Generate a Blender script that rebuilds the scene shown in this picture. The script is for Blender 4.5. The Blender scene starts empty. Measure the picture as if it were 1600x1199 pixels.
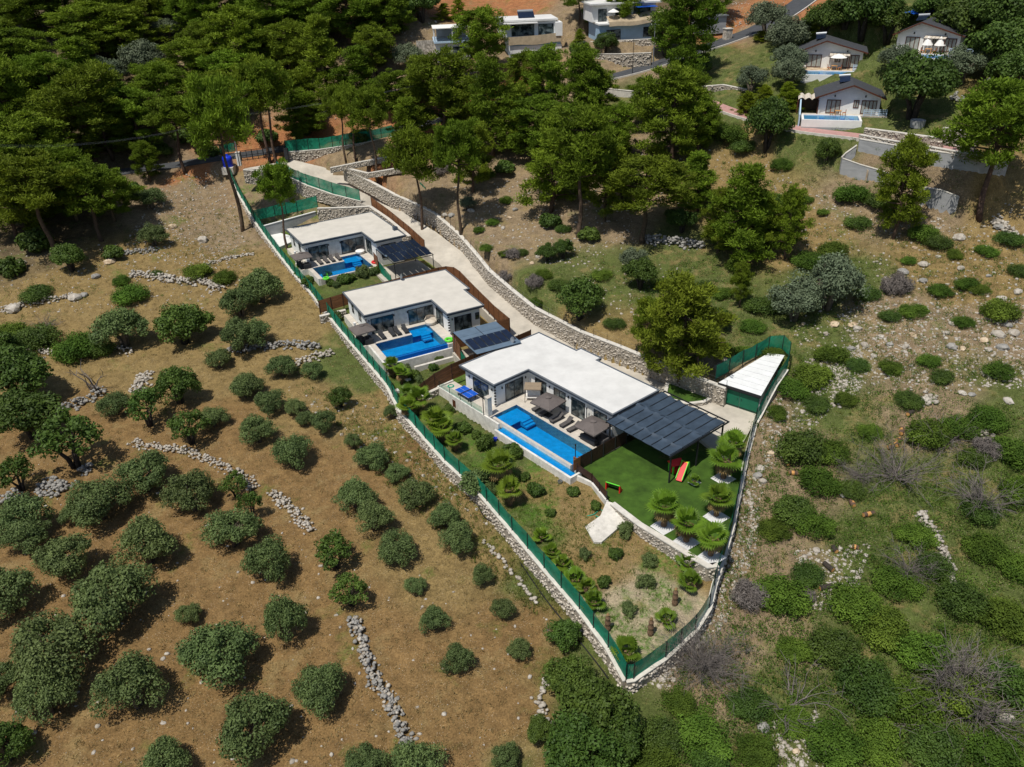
import bpy, math, random
import numpy as np
from mathutils import Vector, Matrix
random.seed(7)
RNG = np.random.default_rng(11)
SC = bpy.context.scene
COL = SC.collection
R = math.radians

# ------------------------------------------------------------------ camera
F_PX, PITCH, ROLL, CAM_Z = 1250.0, R(30.0), R(-2.0), 50.0
CAM = np.array([0.0, 0.0, CAM_Z])
_fw = np.array([0, math.cos(PITCH), -math.sin(PITCH)])
_up0 = np.array([0, math.sin(PITCH), math.cos(PITCH)])
_rt0 = np.array([1.0, 0, 0])
_rt = _rt0 * math.cos(ROLL) + _up0 * math.sin(ROLL)
_up = -_rt0 * math.sin(ROLL) + _up0 * math.cos(ROLL)
cd = bpy.data.cameras.new('camera')
cd.sensor_width = 36.0
cd.lens = F_PX / 1600 * 36.0
cd.clip_end = 2000
cam = bpy.data.objects.new('camera', cd)
COL.objects.link(cam)
M4 = Matrix(((_rt[0], _up[0], -_fw[0], 0), (_rt[1], _up[1], -_fw[1], 0), (_rt[2], _up[2], -_fw[2], CAM_Z), (0, 0, 0, 1)))
cam.matrix_world = M4
SC.camera = cam

# ------------------------------------------------------------------ sky, sun, exposure
SHADOW = Vector((0.30, 0.36, -1.0)).normalized()          # the way sunlight travels
SUN_EL = math.asin(-SHADOW.z)
SUN_AZ = math.atan2(-SHADOW.x, -SHADOW.y)                 # compass bearing of the sun, from +Y towards +X
w = bpy.data.worlds.new('World')
SC.world = w
w.use_nodes = True
nt = w.node_tree
sky = nt.nodes.new('ShaderNodeTexSky')
sky.sky_type = 'NISHITA'
sky.sun_disc = False
sky.sun_elevation = SUN_EL
sky.sun_rotation = SUN_AZ
nt.links.new(sky.outputs[0], nt.nodes['Background'].inputs[0])
nt.nodes['Background'].inputs[1].default_value = 0.085
sl = bpy.data.lights.new('sun', 'SUN')
sl.energy = 4.3
sl.angle = R(0.55)
sl.color = (1.0, 0.95, 0.86)
so = bpy.data.objects.new('sun', sl)
so.rotation_euler = SHADOW.to_track_quat('-Z', 'Y').to_euler()
so.location = (-40, -40, 120)
COL.objects.link(so)
SC.view_settings.view_transform = 'Standard'
SC.view_settings.look = 'None'
SC.view_settings.exposure = 0.0
SC.view_settings.gamma = 1.0
SC.view_settings.use_curve_mapping = False
SC.cycles.max_bounces = 6
SC.cycles.transparent_max_bounces = 10
SC.cycles.use_denoising = True

# ------------------------------------------------------------------ pixels to directions
def ray(px, py):
    x, y = px - 800.0, 599.5 - py
    r = _rt * x + _up * y + _fw * F_PX
    return r / np.linalg.norm(r)
def on_z(px, py, z):
    r = ray(px, py)
    t = (z - CAM_Z) / r[2]
    return CAM + r * t
def proj(p):
    d = np.asarray(p, float) - CAM
    z = d @ _fw
    return 800 + F_PX * (d @ _rt) / z, 599.5 - F_PX * (d @ _up) / z

# ------------------------------------------------------------------ value noise (numpy)
_PERM = RNG.random((256, 256))
def vnoise(x, y, s):
    x = np.asarray(x, float) / s + 1000.3
    y = np.asarray(y, float) / s + 1000.7
    xi, yi = np.floor(x).astype(int), np.floor(y).astype(int)
    fx, fy = x - xi, y - yi
    fx, fy = fx * fx * (3 - 2 * fx), fy * fy * (3 - 2 * fy)
    g = lambda a, b: _PERM[a & 255, b & 255]
    return (g(xi, yi) * (1 - fx) + g(xi + 1, yi) * fx) * (1 - fy) + (g(xi, yi + 1) * (1 - fx) + g(xi + 1, yi + 1) * fx) * fy - 0.5
def fbm(x, y, s):
    return vnoise(x, y, s) + 0.5 * vnoise(x + 31, y, s / 2.1) + 0.25 * vnoise(x, y + 77, s / 4.3)

# ------------------------------------------------------------------ terrain heights: thin plate spline through read-off points
# (pixel x, pixel y, height m, soil): b brown orchard soil, s straw, g green scrub, r red cutting, k stony, d dark forest litter
TER = [
 (50,1150,-5.0,'b'),(400,1150,-5.0,'b'),(760,1150,-4.6,'b'),(880,1130,-4.4,'g'),(50,900,-4.2,'b'),(400,900,-4.1,'b'),(600,1000,-4.2,'b'),(700,900,-3.5,'s'),
 (250,1000,-4.4,'b'),(800,1010,-3.9,'b'),(50,700,-3.0,'b'),(300,720,-3.0,'b'),(500,740,-3.0,'b'),(500,640,-2.3,'s'),(50,580,-1.9,'s'),(250,560,-1.5,'s'),(430,555,-1.2,'s'),
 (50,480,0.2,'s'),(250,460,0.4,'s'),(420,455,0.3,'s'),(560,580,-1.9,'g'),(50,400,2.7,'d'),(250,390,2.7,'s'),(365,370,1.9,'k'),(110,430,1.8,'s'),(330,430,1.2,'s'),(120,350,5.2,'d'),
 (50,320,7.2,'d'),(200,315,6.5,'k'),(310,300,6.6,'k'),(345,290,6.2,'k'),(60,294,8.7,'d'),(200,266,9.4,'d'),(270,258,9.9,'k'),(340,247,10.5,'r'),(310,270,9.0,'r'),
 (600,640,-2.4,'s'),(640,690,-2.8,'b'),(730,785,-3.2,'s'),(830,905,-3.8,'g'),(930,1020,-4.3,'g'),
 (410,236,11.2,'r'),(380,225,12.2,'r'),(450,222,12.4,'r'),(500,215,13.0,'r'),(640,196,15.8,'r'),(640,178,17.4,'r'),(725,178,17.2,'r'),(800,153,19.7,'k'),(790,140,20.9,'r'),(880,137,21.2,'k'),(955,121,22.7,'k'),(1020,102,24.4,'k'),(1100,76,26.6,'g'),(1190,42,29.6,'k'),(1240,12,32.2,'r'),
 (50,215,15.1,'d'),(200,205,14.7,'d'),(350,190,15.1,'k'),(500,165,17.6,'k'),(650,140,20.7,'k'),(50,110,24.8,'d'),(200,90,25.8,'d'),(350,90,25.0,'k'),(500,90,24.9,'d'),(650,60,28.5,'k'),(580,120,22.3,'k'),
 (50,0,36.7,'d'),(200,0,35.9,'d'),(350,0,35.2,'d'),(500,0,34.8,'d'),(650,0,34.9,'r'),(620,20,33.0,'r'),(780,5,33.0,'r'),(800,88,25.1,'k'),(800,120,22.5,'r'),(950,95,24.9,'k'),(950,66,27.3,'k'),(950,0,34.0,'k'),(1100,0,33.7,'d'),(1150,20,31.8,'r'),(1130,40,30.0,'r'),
 (650,290,9.9,'k'),(760,400,5.6,'k'),(690,340,7.2,'k'),(830,455,3.9,'g'),(940,450,4.7,'g'),(900,498,3.2,'s'),(1000,540,2.9,'s'),(1075,568,2.9,'k'),(580,262,11.6,'r'),(600,240,13.0,'k'),(540,245,12.4,'k'),
 (800,340,7.6,'k'),(950,350,8.4,'k'),(1050,410,6.4,'g'),(1100,480,4.7,'g'),(1150,525,3.7,'g'),(1260,560,3.2,'g'),(1300,450,6.6,'g'),(1250,360,10.1,'s'),(1130,285,12.7,'s'),(950,250,13.4,'k'),
 (760,230,14.1,'k'),(800,230,14.0,'k'),(870,185,17.6,'k'),(950,190,17.5,'k'),(1200,240,16.0,'s'),(1140,176,20.2,'g'),(1250,206,19.4,'g'),(1330,222,18.6,'g'),(1450,240,18.6,'g'),(1000,150,20.6,'g'),(1090,140,21.8,'g'),
 (1310,188,20.4,'g'),(1290,118,25.0,'g'),(1430,98,27.5,'g'),(1440,170,22.2,'g'),(1560,60,30.6,'g'),(1560,160,23.3,'s'),(1400,20,33.4,'g'),(1560,262,17.8,'s'),(1560,345,12.4,'s'),(1460,325,12.6,'k'),(1350,290,14.0,'k'),(1500,420,8.8,'s'),(1580,520,6.1,'k'),(1400,520,5.1,'k'),(1250,60,29.2,'g'),
 (1300,640,1.2,'g'),(1450,640,2.5,'k'),(1580,640,3.3,'g'),(1240,740,-1.2,'k'),(1400,780,-0.9,'g'),(1580,780,0.0,'g'),(1180,860,-2.6,'k'),(1400,950,-3.3,'g'),(1580,950,-2.3,'g'),(1130,970,-3.6,'k'),
 (1300,1100,-4.6,'g'),(1550,1150,-4.6,'g'),(1000,1130,-4.4,'g'),(1220,620,0.9,'k'),(1205,690,-0.4,'k'),(1245,545,3.2,'g'),(1040,1050,-4.0,'k'),(1190,520,3.9,'g'),
]
TW = np.array([np.append(on_z(a, b, c)[:2], c) for a, b, c, _ in TER])
def tps_fit(P, lam):
    n = len(P)
    d2 = ((P[:, None, :2] - P[None, :, :2]) ** 2).sum(-1)
    K = 0.5 * d2 * np.log(d2 + 1e-9) + np.eye(n) * lam
    Q = np.c_[np.ones(n), P[:, :2]]
    A = np.block([[K, Q], [Q.T, np.zeros((3, 3))]])
    return np.linalg.solve(A, np.r_[P[:, 2], 0, 0, 0])
def tps_eval(P, co, x, y):
    x, y = np.asarray(x, float), np.asarray(y, float)
    out = co[-3] + co[-2] * x + co[-1] * y
    for (px, py), c in zip(P[:, :2], co[:-3]):
        d2 = (x - px) ** 2 + (y - py) ** 2
        out = out + c * 0.5 * d2 * np.log(d2 + 1e-9)
    return out
TCO = tps_fit(TW, 25.0)

# the fenced compound: outline read off the photograph (pixel x, y, height of the fence foot)
LEFT = [(342,236,10.6),(353,258,9.4),(370,298,6.6),(384,322,5.2),(398,345,4.2),(418,373,3.4),(440,402,2.6),(462,430,1.9),(487,458,1.1),(515,494,0.6),(545,531,0.1),(575,566,-.25),(605,602,-.6),(624,640,-.8),(650,669,-1.0),(695,720,-1.2),(742,762,-1.4),(800,829,-1.7),(850,888,-2.0),(905,952,-2.3),(950,1012,-2.6),(978,1063,-2.8)]
RIGHT = [(978,1063,-2.8),(990,1061,-2.8),(1040,1027,-2.6),(1086,985,-2.4),(1108,950,-2.2),(1116,915,-2.0),(1131,868,-1.6),(1144,822,-1.2),(1154,772,-.8),(1166,715,-.4),(1180,662,0.1)]
WALLTOP = [(537,262,11.2),(575,281,10.0),(620,305,8.5),(655,320,7.6),(680,333,7.0),(717,365,5.7),(745,397,4.9),(765,422,4.2),(800,452,3.5),(835,480,3.1),(880,503,2.8),(907,517,2.7),(970,541,2.6),(1047,573,2.5),(1135,606,2.4)]
W3 = lambda L: [on_z(*q) for q in L]
LEFT_W, RIGHT_W, WALL_W = W3(LEFT), W3(RIGHT), W3(WALLTOP)
COMP = np.array([p[:2] for p in LEFT_W + RIGHT_W[1:]] + [on_z(1140, 640, 0)[:2]] + [p[:2] for p in WALL_W[::-1]] + [on_z(505, 252, 11.4)[:2], on_z(452, 246, 11.3)[:2], on_z(395, 245, 11.0)[:2]])
def inside(poly, x, y):
    x, y = np.asarray(x, float), np.asarray(y, float)
    c = np.zeros(x.shape, bool)
    n = len(poly)
    for i in range(n):
        x1, y1 = poly[i]
        x2, y2 = poly[(i + 1) % n]
        if y1 == y2: continue
        k = ((y1 > y) != (y2 > y)) & (x < (x2 - x1) * (y - y1) / (y2 - y1) + x1)
        c ^= k
    return c
# levels inside the compound (garden soil)
INN = [(360,262,9.0,'k'),(420,285,7.8,'k'),(400,320,5.0,'k'),(470,300,7.2,'k'),(540,315,6.2,'s'),(450,330,4.6,'k'),(440,385,2.4,'g'),(490,440,2.0,'g'),(560,440,2.0,'g'),(540,500,-.1,'g'),(600,570,-.8,'g'),(660,590,-.9,'g'),
 (640,640,-1.2,'g'),(700,690,-1.5,'g'),(770,740,-1.6,'g'),(850,770,-1.45,'s'),(820,820,-1.9,'g'),(930,790,-1.25,'s'),(900,900,-2.2,'s'),(1000,850,-1.9,'s'),(980,960,-2.6,'p'),(1080,900,-2.2,'s'),(985,1040,-3.0,'p'),(1050,950,-2.5,'p'),
 (1050,750,-.75,'g'),(1140,700,-.6,'g'),(1130,800,-1.2,'g'),(900,640,-.6,'g'),(800,560,-.5,'s'),(700,470,-.2,'s'),(560,380,2.0,'s'),(600,330,4.6,'s'),(980,580,-.5,'s'),(1100,640,-.5,'s'),(850,500,-.3,'s'),(760,440,.6,'s'),(680,380,2.2,'s'),(420,250,10.2,'s'),(520,285,7.6,'s')]
IW = np.array([np.append(on_z(a, b, c)[:2], c) for a, b, c, _ in INN])
ICO = tps_fit(IW, 8.0)
class Frame:
    def __init__(s, A, B, C, roofz, floor):
        A, B, C = [on_z(*q, roofz) for q in (A, B, C)]
        a1 = math.atan2(B[1] - A[1], B[0] - A[0]); a2 = math.atan2(C[1] - B[1], C[0] - B[0]) + math.pi / 2
        L1, L2 = np.linalg.norm(B - A), np.linalg.norm(C - B)
        s.a = (a1 * L1 + a2 * L2) / (L1 + L2)
        s.v = np.array([math.cos(s.a), math.sin(s.a)]); s.u = np.array([math.sin(s.a), -math.cos(s.a)])
        s.o = A[:2]; s.z = floor; s.rz = s.a - math.pi / 2
    def w(s, u, v, z=0.0):
        p = s.o + s.u * u + s.v * v
        return (float(p[0]), float(p[1]), s.z + z)
    def thing(s, name, label, cat, u=0, v=0, z=0, rz=0, group=None):
        return thing(name, label, cat, s.w(u, v, z), s.rz + rz, group)
V1 = Frame((445.4, 357.25), (580.1, 331.9), (635.25, 366.9), 6.3, 3.0)
V2 = Frame((535, 456.6), (688, 423), (755, 476), 4.3, 1.0)
V3 = Frame((717.5, 570.8), (841.3, 516.5), (1030.6, 610.6), 3.3, 0.0)
def sink(x, y, z):
    # excavations for the villa terraces and pools
    for fr, (u0, u1, v0, v1) in ((V1, (.5, 16.4, .1, 10.0)), (V2, (.5, 17.0, .1, 10.0)), (V3, (.2, 21.4, -2.2, 12.5))):
        dx, dy = x - fr.o[0], y - fr.o[1]
        u, v = dx * fr.u[0] + dy * fr.u[1], dx * fr.v[0] + dy * fr.v[1]
        z = np.where((u > u0) & (u < u1) & (v > v0) & (v < v1), np.minimum(z, fr.z - 2.3), z)
    return z
CUTS = []                                   # (quad, level): ground kept below slabs laid on it
def cut(x, y, z):
    for q, lev in CUTS:
        z = np.where(inside(q, x, y), np.minimum(z, lev), z)
    return z
def h_in(x, y):
    return cut(x, y, sink(x, y, tps_eval(IW, ICO, x, y) + 0.12 * fbm(x, y, 3.0)))
RIBBONS = []                                # (centre line points, half width): roads and lanes bedded into the slope
def along(x, y, pts):
    best = np.full(np.shape(x), 1e9); zz = np.zeros(np.shape(x))
    for a, b in zip(pts[:-1], pts[1:]):
        d = b[:2] - a[:2]
        t = np.clip(((x - a[0]) * d[0] + (y - a[1]) * d[1]) / (d @ d), 0, 1)
        e = np.hypot(x - a[0] - t * d[0], y - a[1] - t * d[1])
        k = e < best
        best = np.where(k, e, best); zz = np.where(k, a[2] + t * (b[2] - a[2]), zz)
    return best, zz
PADS = []                                   # (polygon, level): places cut or filled level for houses and lanes outside the compound
def H(x, y):
    x, y = np.asarray(x, float), np.asarray(y, float)
    z = tps_eval(TW, TCO, x, y)
    far = np.clip((y - 95) / 60, 0, 1)
    z = z + (0.35 + 0.9 * far) * fbm(x, y, 9.0) + 0.25 * fbm(x + 50, y, 2.2)
    ins = inside(COMP, x, y)
    z = np.where(ins, sink(x, y, np.minimum(z, tps_eval(IW, ICO, x, y) - 0.55)) - 0.1, z)
    for pts, hw in RIBBONS:
        dist, zr = along(x, y, pts)
        f = np.clip((dist - hw - 0.5) / 2.6, 0, 1)
        z = np.where(dist < hw + 3.1, (zr - 0.14) * (1 - f) + z * f, z)
    for poly, lev, lo in PADS:
        k = inside(poly, x, y)
        z = np.where(k, lev if not lo else np.minimum(z, lev), z)
    return cut(x, y, z)
_T = np.arange(35.0, 330.0, 0.35)
def on_ground(px, py, fn=None):
    r = ray(px, py)
    P = CAM[None] + r[None] * _T[:, None]
    dz = P[:, 2] - (fn or H)(P[:, 0], P[:, 1])
    k = np.argmax(dz < 0)
    if dz[k] >= 0: k = len(_T) - 1
    a = dz[k - 1] / max(1e-6, dz[k - 1] - dz[k])
    p = P[k - 1] + (P[k] - P[k - 1]) * a
    return p
def in_garden(px, py):
    return on_ground(px, py, h_in)
# ------------------------------------------------------------------ materials
MATS = {}
def mat(name, col, rough=0.8, var=0.0, scale=1.0, bump=0.0, bscale=8.0, col2=None, detail=4, metal=0.0, coords='pos', rand=0.0, transl=0.0, spec=0.3, stretch=None, alpha=1.0):
    m = bpy.data.materials.new(name)
    m.use_nodes = True
    t = m.node_tree
    N, L = t.nodes, t.links
    bs = N['Principled BSDF']
    out = N['Material Output']
    bs.inputs['Roughness'].default_value = rough
    bs.inputs['Metallic'].default_value = metal
    bs.inputs['Specular IOR Level'].default_value = spec
    if coords == 'pos':
        src = N.new('ShaderNodeNewGeometry').outputs['Position']
    else:
        src = N.new('ShaderNodeTexCoord').outputs['Object']
    if stretch:
        mp = N.new('ShaderNodeMapping')
        mp.inputs['Scale'].default_value = stretch
        L.new(src, mp.inputs['Vector'])
        src = mp.outputs[0]
    cur = None
    if var or col2:
        nz = N.new('ShaderNodeTexNoise')
        nz.inputs['Scale'].default_value = scale
        nz.inputs['Detail'].default_value = detail
        nz.inputs['Roughness'].default_value = 0.65
        L.new(src, nz.inputs['Vector'])
        rp = N.new('ShaderNodeValToRGB')
        rp.color_ramp.elements[0].position = 0.32
        rp.color_ramp.elements[1].position = 0.68
        a = [c * (1 - var) for c in col]
        b = [min(1, c * (1 + var)) for c in (col2 or col)]
        rp.color_ramp.elements[0].color = (*a, 1)
        rp.color_ramp.elements[1].color = (*b, 1)
        L.new(nz.outputs['Fac'], rp.inputs['Fac'])
        cur = rp.outputs[0]
    if rand:
        oi = N.new('ShaderNodeObjectInfo')
        hs = N.new('ShaderNodeHueSaturation')
        mr = N.new('ShaderNodeMapRange')
        mr.inputs['To Min'].default_value = 1 - rand
        mr.inputs['To Max'].default_value = 1 + rand
        L.new(oi.outputs['Random'], mr.inputs['Value'])
        L.new(mr.outputs[0], hs.inputs['Value'])
        ml = N.new('ShaderNodeMath'); ml.operation = 'MULTIPLY'; ml.inputs[1].default_value = 7.13
        fr = N.new('ShaderNodeMath'); fr.operation = 'FRACT'
        L.new(oi.outputs['Random'], ml.inputs[0]); L.new(ml.outputs[0], fr.inputs[0])
        m2 = N.new('ShaderNodeMapRange')
        m2.inputs['To Min'].default_value = 0.5 - rand * 0.07
        m2.inputs['To Max'].default_value = 0.5 + rand * 0.07
        L.new(fr.outputs[0], m2.inputs['Value'])
        L.new(m2.outputs[0], hs.inputs['Hue'])
        if cur: L.new(cur, hs.inputs['Color'])
        else: hs.inputs['Color'].default_value = (*col, 1)
        cur = hs.outputs[0]
    if cur: L.new(cur, bs.inputs['Base Color'])
    else: bs.inputs['Base Color'].default_value = (*col, 1)
    if bump:
        n2 = N.new('ShaderNodeTexNoise')
        n2.inputs['Scale'].default_value = bscale
        n2.inputs['Detail'].default_value = 5
        L.new(src, n2.inputs['Vector'])
        bp = N.new('ShaderNodeBump')
        bp.inputs['Strength'].default_value = bump
        bp.inputs['Distance'].default_value = 0.08
        L.new(n2.outputs['Fac'], bp.inputs['Height'])
        L.new(bp.outputs[0], bs.inputs['Normal'])
    if transl:
        tr = N.new('ShaderNodeBsdfTranslucent')
        if cur: L.new(cur, tr.inputs['Color'])
        else: tr.inputs['Color'].default_value = (*col, 1)
        mx = N.new('ShaderNodeMixShader')
        mx.inputs[0].default_value = transl
        L.new(bs.outputs[0], mx.inputs[1]); L.new(tr.outputs[0], mx.inputs[2])
        L.new(mx.outputs[0], out.inputs['Surface'])
    if alpha < 1: bs.inputs['Alpha'].default_value = alpha
    MATS[name] = m
    return m
def water_mat():
    m = bpy.data.materials.new('pool_water')
    m.use_nodes = True
    t = m.node_tree; N, L = t.nodes, t.links
    N.remove(N['Principled BSDF'])
    tr = N.new('ShaderNodeBsdfTransparent'); tr.inputs['Color'].default_value = (0.42, 0.78, 0.93, 1)
    gl = N.new('ShaderNodeBsdfGlossy'); gl.inputs['Roughness'].default_value = 0.06
    fr = N.new('ShaderNodeFresnel'); fr.inputs['IOR'].default_value = 1.33
    nz = N.new('ShaderNodeTexNoise'); nz.inputs['Scale'].default_value = 2.6; nz.inputs['Detail'].default_value = 3
    ge = N.new('ShaderNodeNewGeometry'); L.new(ge.outputs['Position'], nz.inputs['Vector'])
    bp = N.new('ShaderNodeBump'); bp.inputs['Strength'].default_value = 0.25; bp.inputs['Distance'].default_value = 0.05
    L.new(nz.outputs['Fac'], bp.inputs['Height'])
    L.new(bp.outputs[0], gl.inputs['Normal']); L.new(bp.outputs[0], fr.inputs['Normal'])
    mx = N.new('ShaderNodeMixShader')
    L.new(fr.outputs[0], mx.inputs[0]); L.new(tr.outputs[0], mx.inputs[1]); L.new(gl.outputs[0], mx.inputs[2])
    L.new(mx.outputs[0], N['Material Output'].inputs['Surface'])
    MATS['water'] = m
water_mat()
def glass_mat():
    m = bpy.data.materials.new('window_glass')
    m.use_nodes = True
    b = m.node_tree.nodes['Principled BSDF']
    N, L = m.node_tree.nodes, m.node_tree.links
    nz = N.new('ShaderNodeTexNoise'); nz.inputs['Scale'].default_value = 1.1; nz.inputs['Detail'].default_value = 3
    ge = N.new('ShaderNodeNewGeometry'); L.new(ge.outputs['Position'], nz.inputs['Vector'])
    rp = N.new('ShaderNodeValToRGB')
    rp.color_ramp.elements[0].position = 0.42; rp.color_ramp.elements[0].color = (0.012, 0.02, 0.025, 1)
    rp.color_ramp.elements[1].position = 0.62; rp.color_ramp.elements[1].color = (0.16, 0.19, 0.19, 1)
    L.new(nz.outputs['Fac'], rp.inputs[0]); L.new(rp.outputs[0], b.inputs['Base Color'])
    b.inputs['Roughness'].default_value = 0.05
    b.inputs['Specular IOR Level'].default_value = 0.6
    MATS['glass'] = m
glass_mat()
def clear_glass():
    m = bpy.data.materials.new('clear_glass'); m.use_nodes = True
    N, L = m.node_tree.nodes, m.node_tree.links
    N.remove(N['Principled BSDF'])
    tr = N.new('ShaderNodeBsdfTransparent'); tr.inputs['Color'].default_value = (0.84, 0.92, 0.90, 1)
    gl = N.new('ShaderNodeBsdfGlossy'); gl.inputs['Roughness'].default_value = 0.04
    mx = N.new('ShaderNodeMixShader'); mx.inputs[0].default_value = 0.1
    L.new(tr.outputs[0], mx.inputs[1]); L.new(gl.outputs[0], mx.inputs[2])
    L.new(mx.outputs[0], N['Material Output'].inputs['Surface'])
    MATS['light_glass'] = m
clear_glass()
def net_mat():
    # knitted shade net: woven threads with gaps
    m = mat('green_net', (0.008, 0.215, 0.125), 0.75, var=0.25, scale=0.8, detail=5, transl=0.22)
    t = m.node_tree; N, L = t.nodes, t.links
    out = N['Material Output']
    sh = out.inputs['Surface'].links[0].from_socket
    tr = N.new('ShaderNodeBsdfTransparent')
    mx = N.new('ShaderNodeMixShader')
    nz = N.new('ShaderNodeTexNoise'); nz.inputs['Scale'].default_value = 0.6
    ge = N.new('ShaderNodeNewGeometry'); L.new(ge.outputs['Position'], nz.inputs['Vector'])
    mr = N.new('ShaderNodeMapRange')
    mr.inputs['From Min'].default_value = 0.35; mr.inputs['From Max'].default_value = 0.7
    mr.inputs['To Min'].default_value = 0.05; mr.inputs['To Max'].default_value = 0.24
    L.new(nz.outputs['Fac'], mr.inputs['Value']); L.new(mr.outputs[0], mx.inputs[0])
    L.new(sh, mx.inputs[1]); L.new(tr.outputs[0], mx.inputs[2])
    L.new(mx.outputs[0], out.inputs['Surface'])
net_mat()
mat('white_wall', (0.72, 0.72, 0.70), 0.85, var=0.06, scale=0.9)
mat('dirty_white', (0.62, 0.60, 0.55), 0.9, var=0.22, scale=1.4, detail=7)
mat('roof_white', (0.61, 0.605, 0.585), 0.85, var=0.10, scale=0.45, detail=8, bump=0.15, bscale=3)
mat('roof_cream', (0.55, 0.52, 0.465), 0.9, var=0.09, scale=0.5, detail=8, bump=0.15, bscale=3)
mat('fascia', (0.055, 0.075, 0.105), 0.5, var=0.1, scale=2)
mat('soffit', (0.35, 0.36, 0.37), 0.8)
mat('frame_dark', (0.022, 0.026, 0.030), 0.45)
mat('travertine', (0.52, 0.475, 0.41), 0.75, var=0.13, scale=1.1, detail=7, bump=0.1)
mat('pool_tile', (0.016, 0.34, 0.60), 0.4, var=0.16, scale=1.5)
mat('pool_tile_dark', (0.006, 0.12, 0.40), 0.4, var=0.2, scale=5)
mat('concrete', (0.47, 0.43, 0.365), 0.9, var=0.2, scale=0.35, detail=9, bump=0.3, bscale=5)
mat('concrete_cap', (0.56, 0.53, 0.475), 0.9, var=0.18, scale=1.5, detail=7)
mat('concrete_grey', (0.34, 0.345, 0.35), 0.9, var=0.16, scale=0.5, detail=7, stretch=(1, 1, 4))
mat('mortar', (0.33, 0.29, 0.235), 0.95, var=0.3, scale=2.5, detail=6, bump=0.5, bscale=6)
mat('stone', (0.38, 0.335, 0.27), 0.9, var=0.5, scale=2.4, detail=3, col2=(0.44, 0.40, 0.345), bump=0.5, bscale=9)
mat('limestone', (0.36, 0.31, 0.245), 0.9, var=0.3, scale=1.2, detail=6, col2=(0.40, 0.37, 0.325), bump=0.6, bscale=6)
mat('limestone_grey', (0.26, 0.25, 0.23), 0.95, var=0.35, scale=1.6, detail=6, bump=0.6, bscale=6)
mat('stone_warm', (0.44, 0.30, 0.17), 0.95, var=0.35, scale=1.3, col2=(0.5, 0.41, 0.3), detail=6, bump=0.5, bscale=6)
mat('wood_fence', (0.185, 0.080, 0.034), 0.7, var=0.35, scale=1.3, detail=6, stretch=(1, 1, 9))
mat('wood_dark', (0.045, 0.022, 0.015), 0.6, var=0.3, scale=3)
mat('wood_door', (0.085, 0.028, 0.014), 0.6, var=0.2, scale=3)
mat('metal_dark', (0.025, 0.027, 0.030), 0.5, metal=0.3)
mat('metal_grey', (0.30, 0.32, 0.34), 0.45, metal=0.6)
mat('asphalt', (0.058, 0.062, 0.068), 0.9, var=0.18, scale=0.5, detail=9, bump=0.2, bscale=20)
mat('pink_paver', (0.42, 0.24, 0.215), 0.9, var=0.14, scale=1.5, detail=6)
mat('solar', (0.010, 0.016, 0.035), 0.18, var=0.2, scale=2, spec=0.6)
mat('solar_frame', (0.05, 0.055, 0.06), 0.4, metal=0.4)
mat('poly_sheet', (0.115, 0.165, 0.225), 0.35, var=0.12, scale=0.8, spec=0.5)
mat('shade_cloth', (0.045, 0.068, 0.100), 0.62, var=0.22, scale=0.9, detail=5, stretch=(1, 1, 3), transl=0.15)
mat('parasol_cloth', (0.155, 0.132, 0.122), 0.85, var=0.1, scale=2, transl=0.2)
mat('parasol_beige', (0.30, 0.235, 0.165), 0.85, var=0.1, scale=2, transl=0.2)
mat('grey_fabric', (0.085, 0.078, 0.075), 0.85, var=0.2, scale=5)
mat('charcoal', (0.030, 0.031, 0.034), 0.7, var=0.2, scale=4)
mat('white_cloth', (0.78, 0.76, 0.72), 0.8, var=0.05, scale=3)
mat('beige_cloth', (0.42, 0.335, 0.225), 0.85, var=0.2, scale=1.1, detail=5, transl=0.15)
mat('cream_cushion', (0.55, 0.49, 0.41), 0.9, var=0.1, scale=3)
mat('blue_plastic', (0.012, 0.045, 0.62), 0.35, var=0.1, scale=1.0)
mat('table_blue', (0.008, 0.085, 0.46), 0.45, var=0.08, scale=2)
mat('toy_green', (0.12, 0.62, 0.04), 0.4)
mat('toy_red', (0.66, 0.020, 0.020), 0.4)
mat('toy_yellow', (0.75, 0.60, 0.03), 0.4)
mat('hose_green', (0.02, 0.32, 0.20), 0.5)
mat('black_pipe', (0.012, 0.012, 0.013), 0.5)
mat('gate_green', (0.008, 0.125, 0.068), 0.6, var=0.12, scale=1.0)
mat('sheet_white', (0.70, 0.71, 0.71), 0.5, var=0.08, scale=0.8, detail=6)
mat('light_blue', (0.30, 0.44, 0.58), 0.6, var=0.1, scale=1)
mat('rail_blue', (0.42, 0.55, 0.68), 0.5)
mat('roof_slate', (0.050, 0.053, 0.060), 0.8, var=0.25, scale=2.5, detail=6, bump=0.3, bscale=7)
mat('gravel_white', (0.62, 0.62, 0.61), 0.9, var=0.12, scale=8, bump=0.6, bscale=14)
mat('terracotta', (0.35, 0.12, 0.05), 0.8, var=0.15, scale=3)
mat('wood_cut', (0.52, 0.27, 0.09), 0.8, var=0.25, scale=6)
mat('bark_dark', (0.045, 0.037, 0.030), 0.95, var=0.4, scale=5, bump=0.6, bscale=10, coords='obj')
mat('bark_pine', (0.105, 0.070, 0.048), 0.95, var=0.4, scale=4, bump=0.7, bscale=9, coords='obj', rand=0.25)
mat('bark_olive', (0.12, 0.10, 0.078), 0.95, var=0.4, scale=4, bump=0.6, bscale=9, coords='obj')
mat('dead_wood', (0.27, 0.245, 0.225), 0.95, var=0.35, scale=3, coords='obj')
mat('dead_twig', (0.155, 0.135, 0.122), 0.95, var=0.35, scale=2)
mat('palm_trunk', (0.16, 0.10, 0.06), 0.95, var=0.45, scale=6, bump=0.8, bscale=12, coords='obj')
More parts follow.
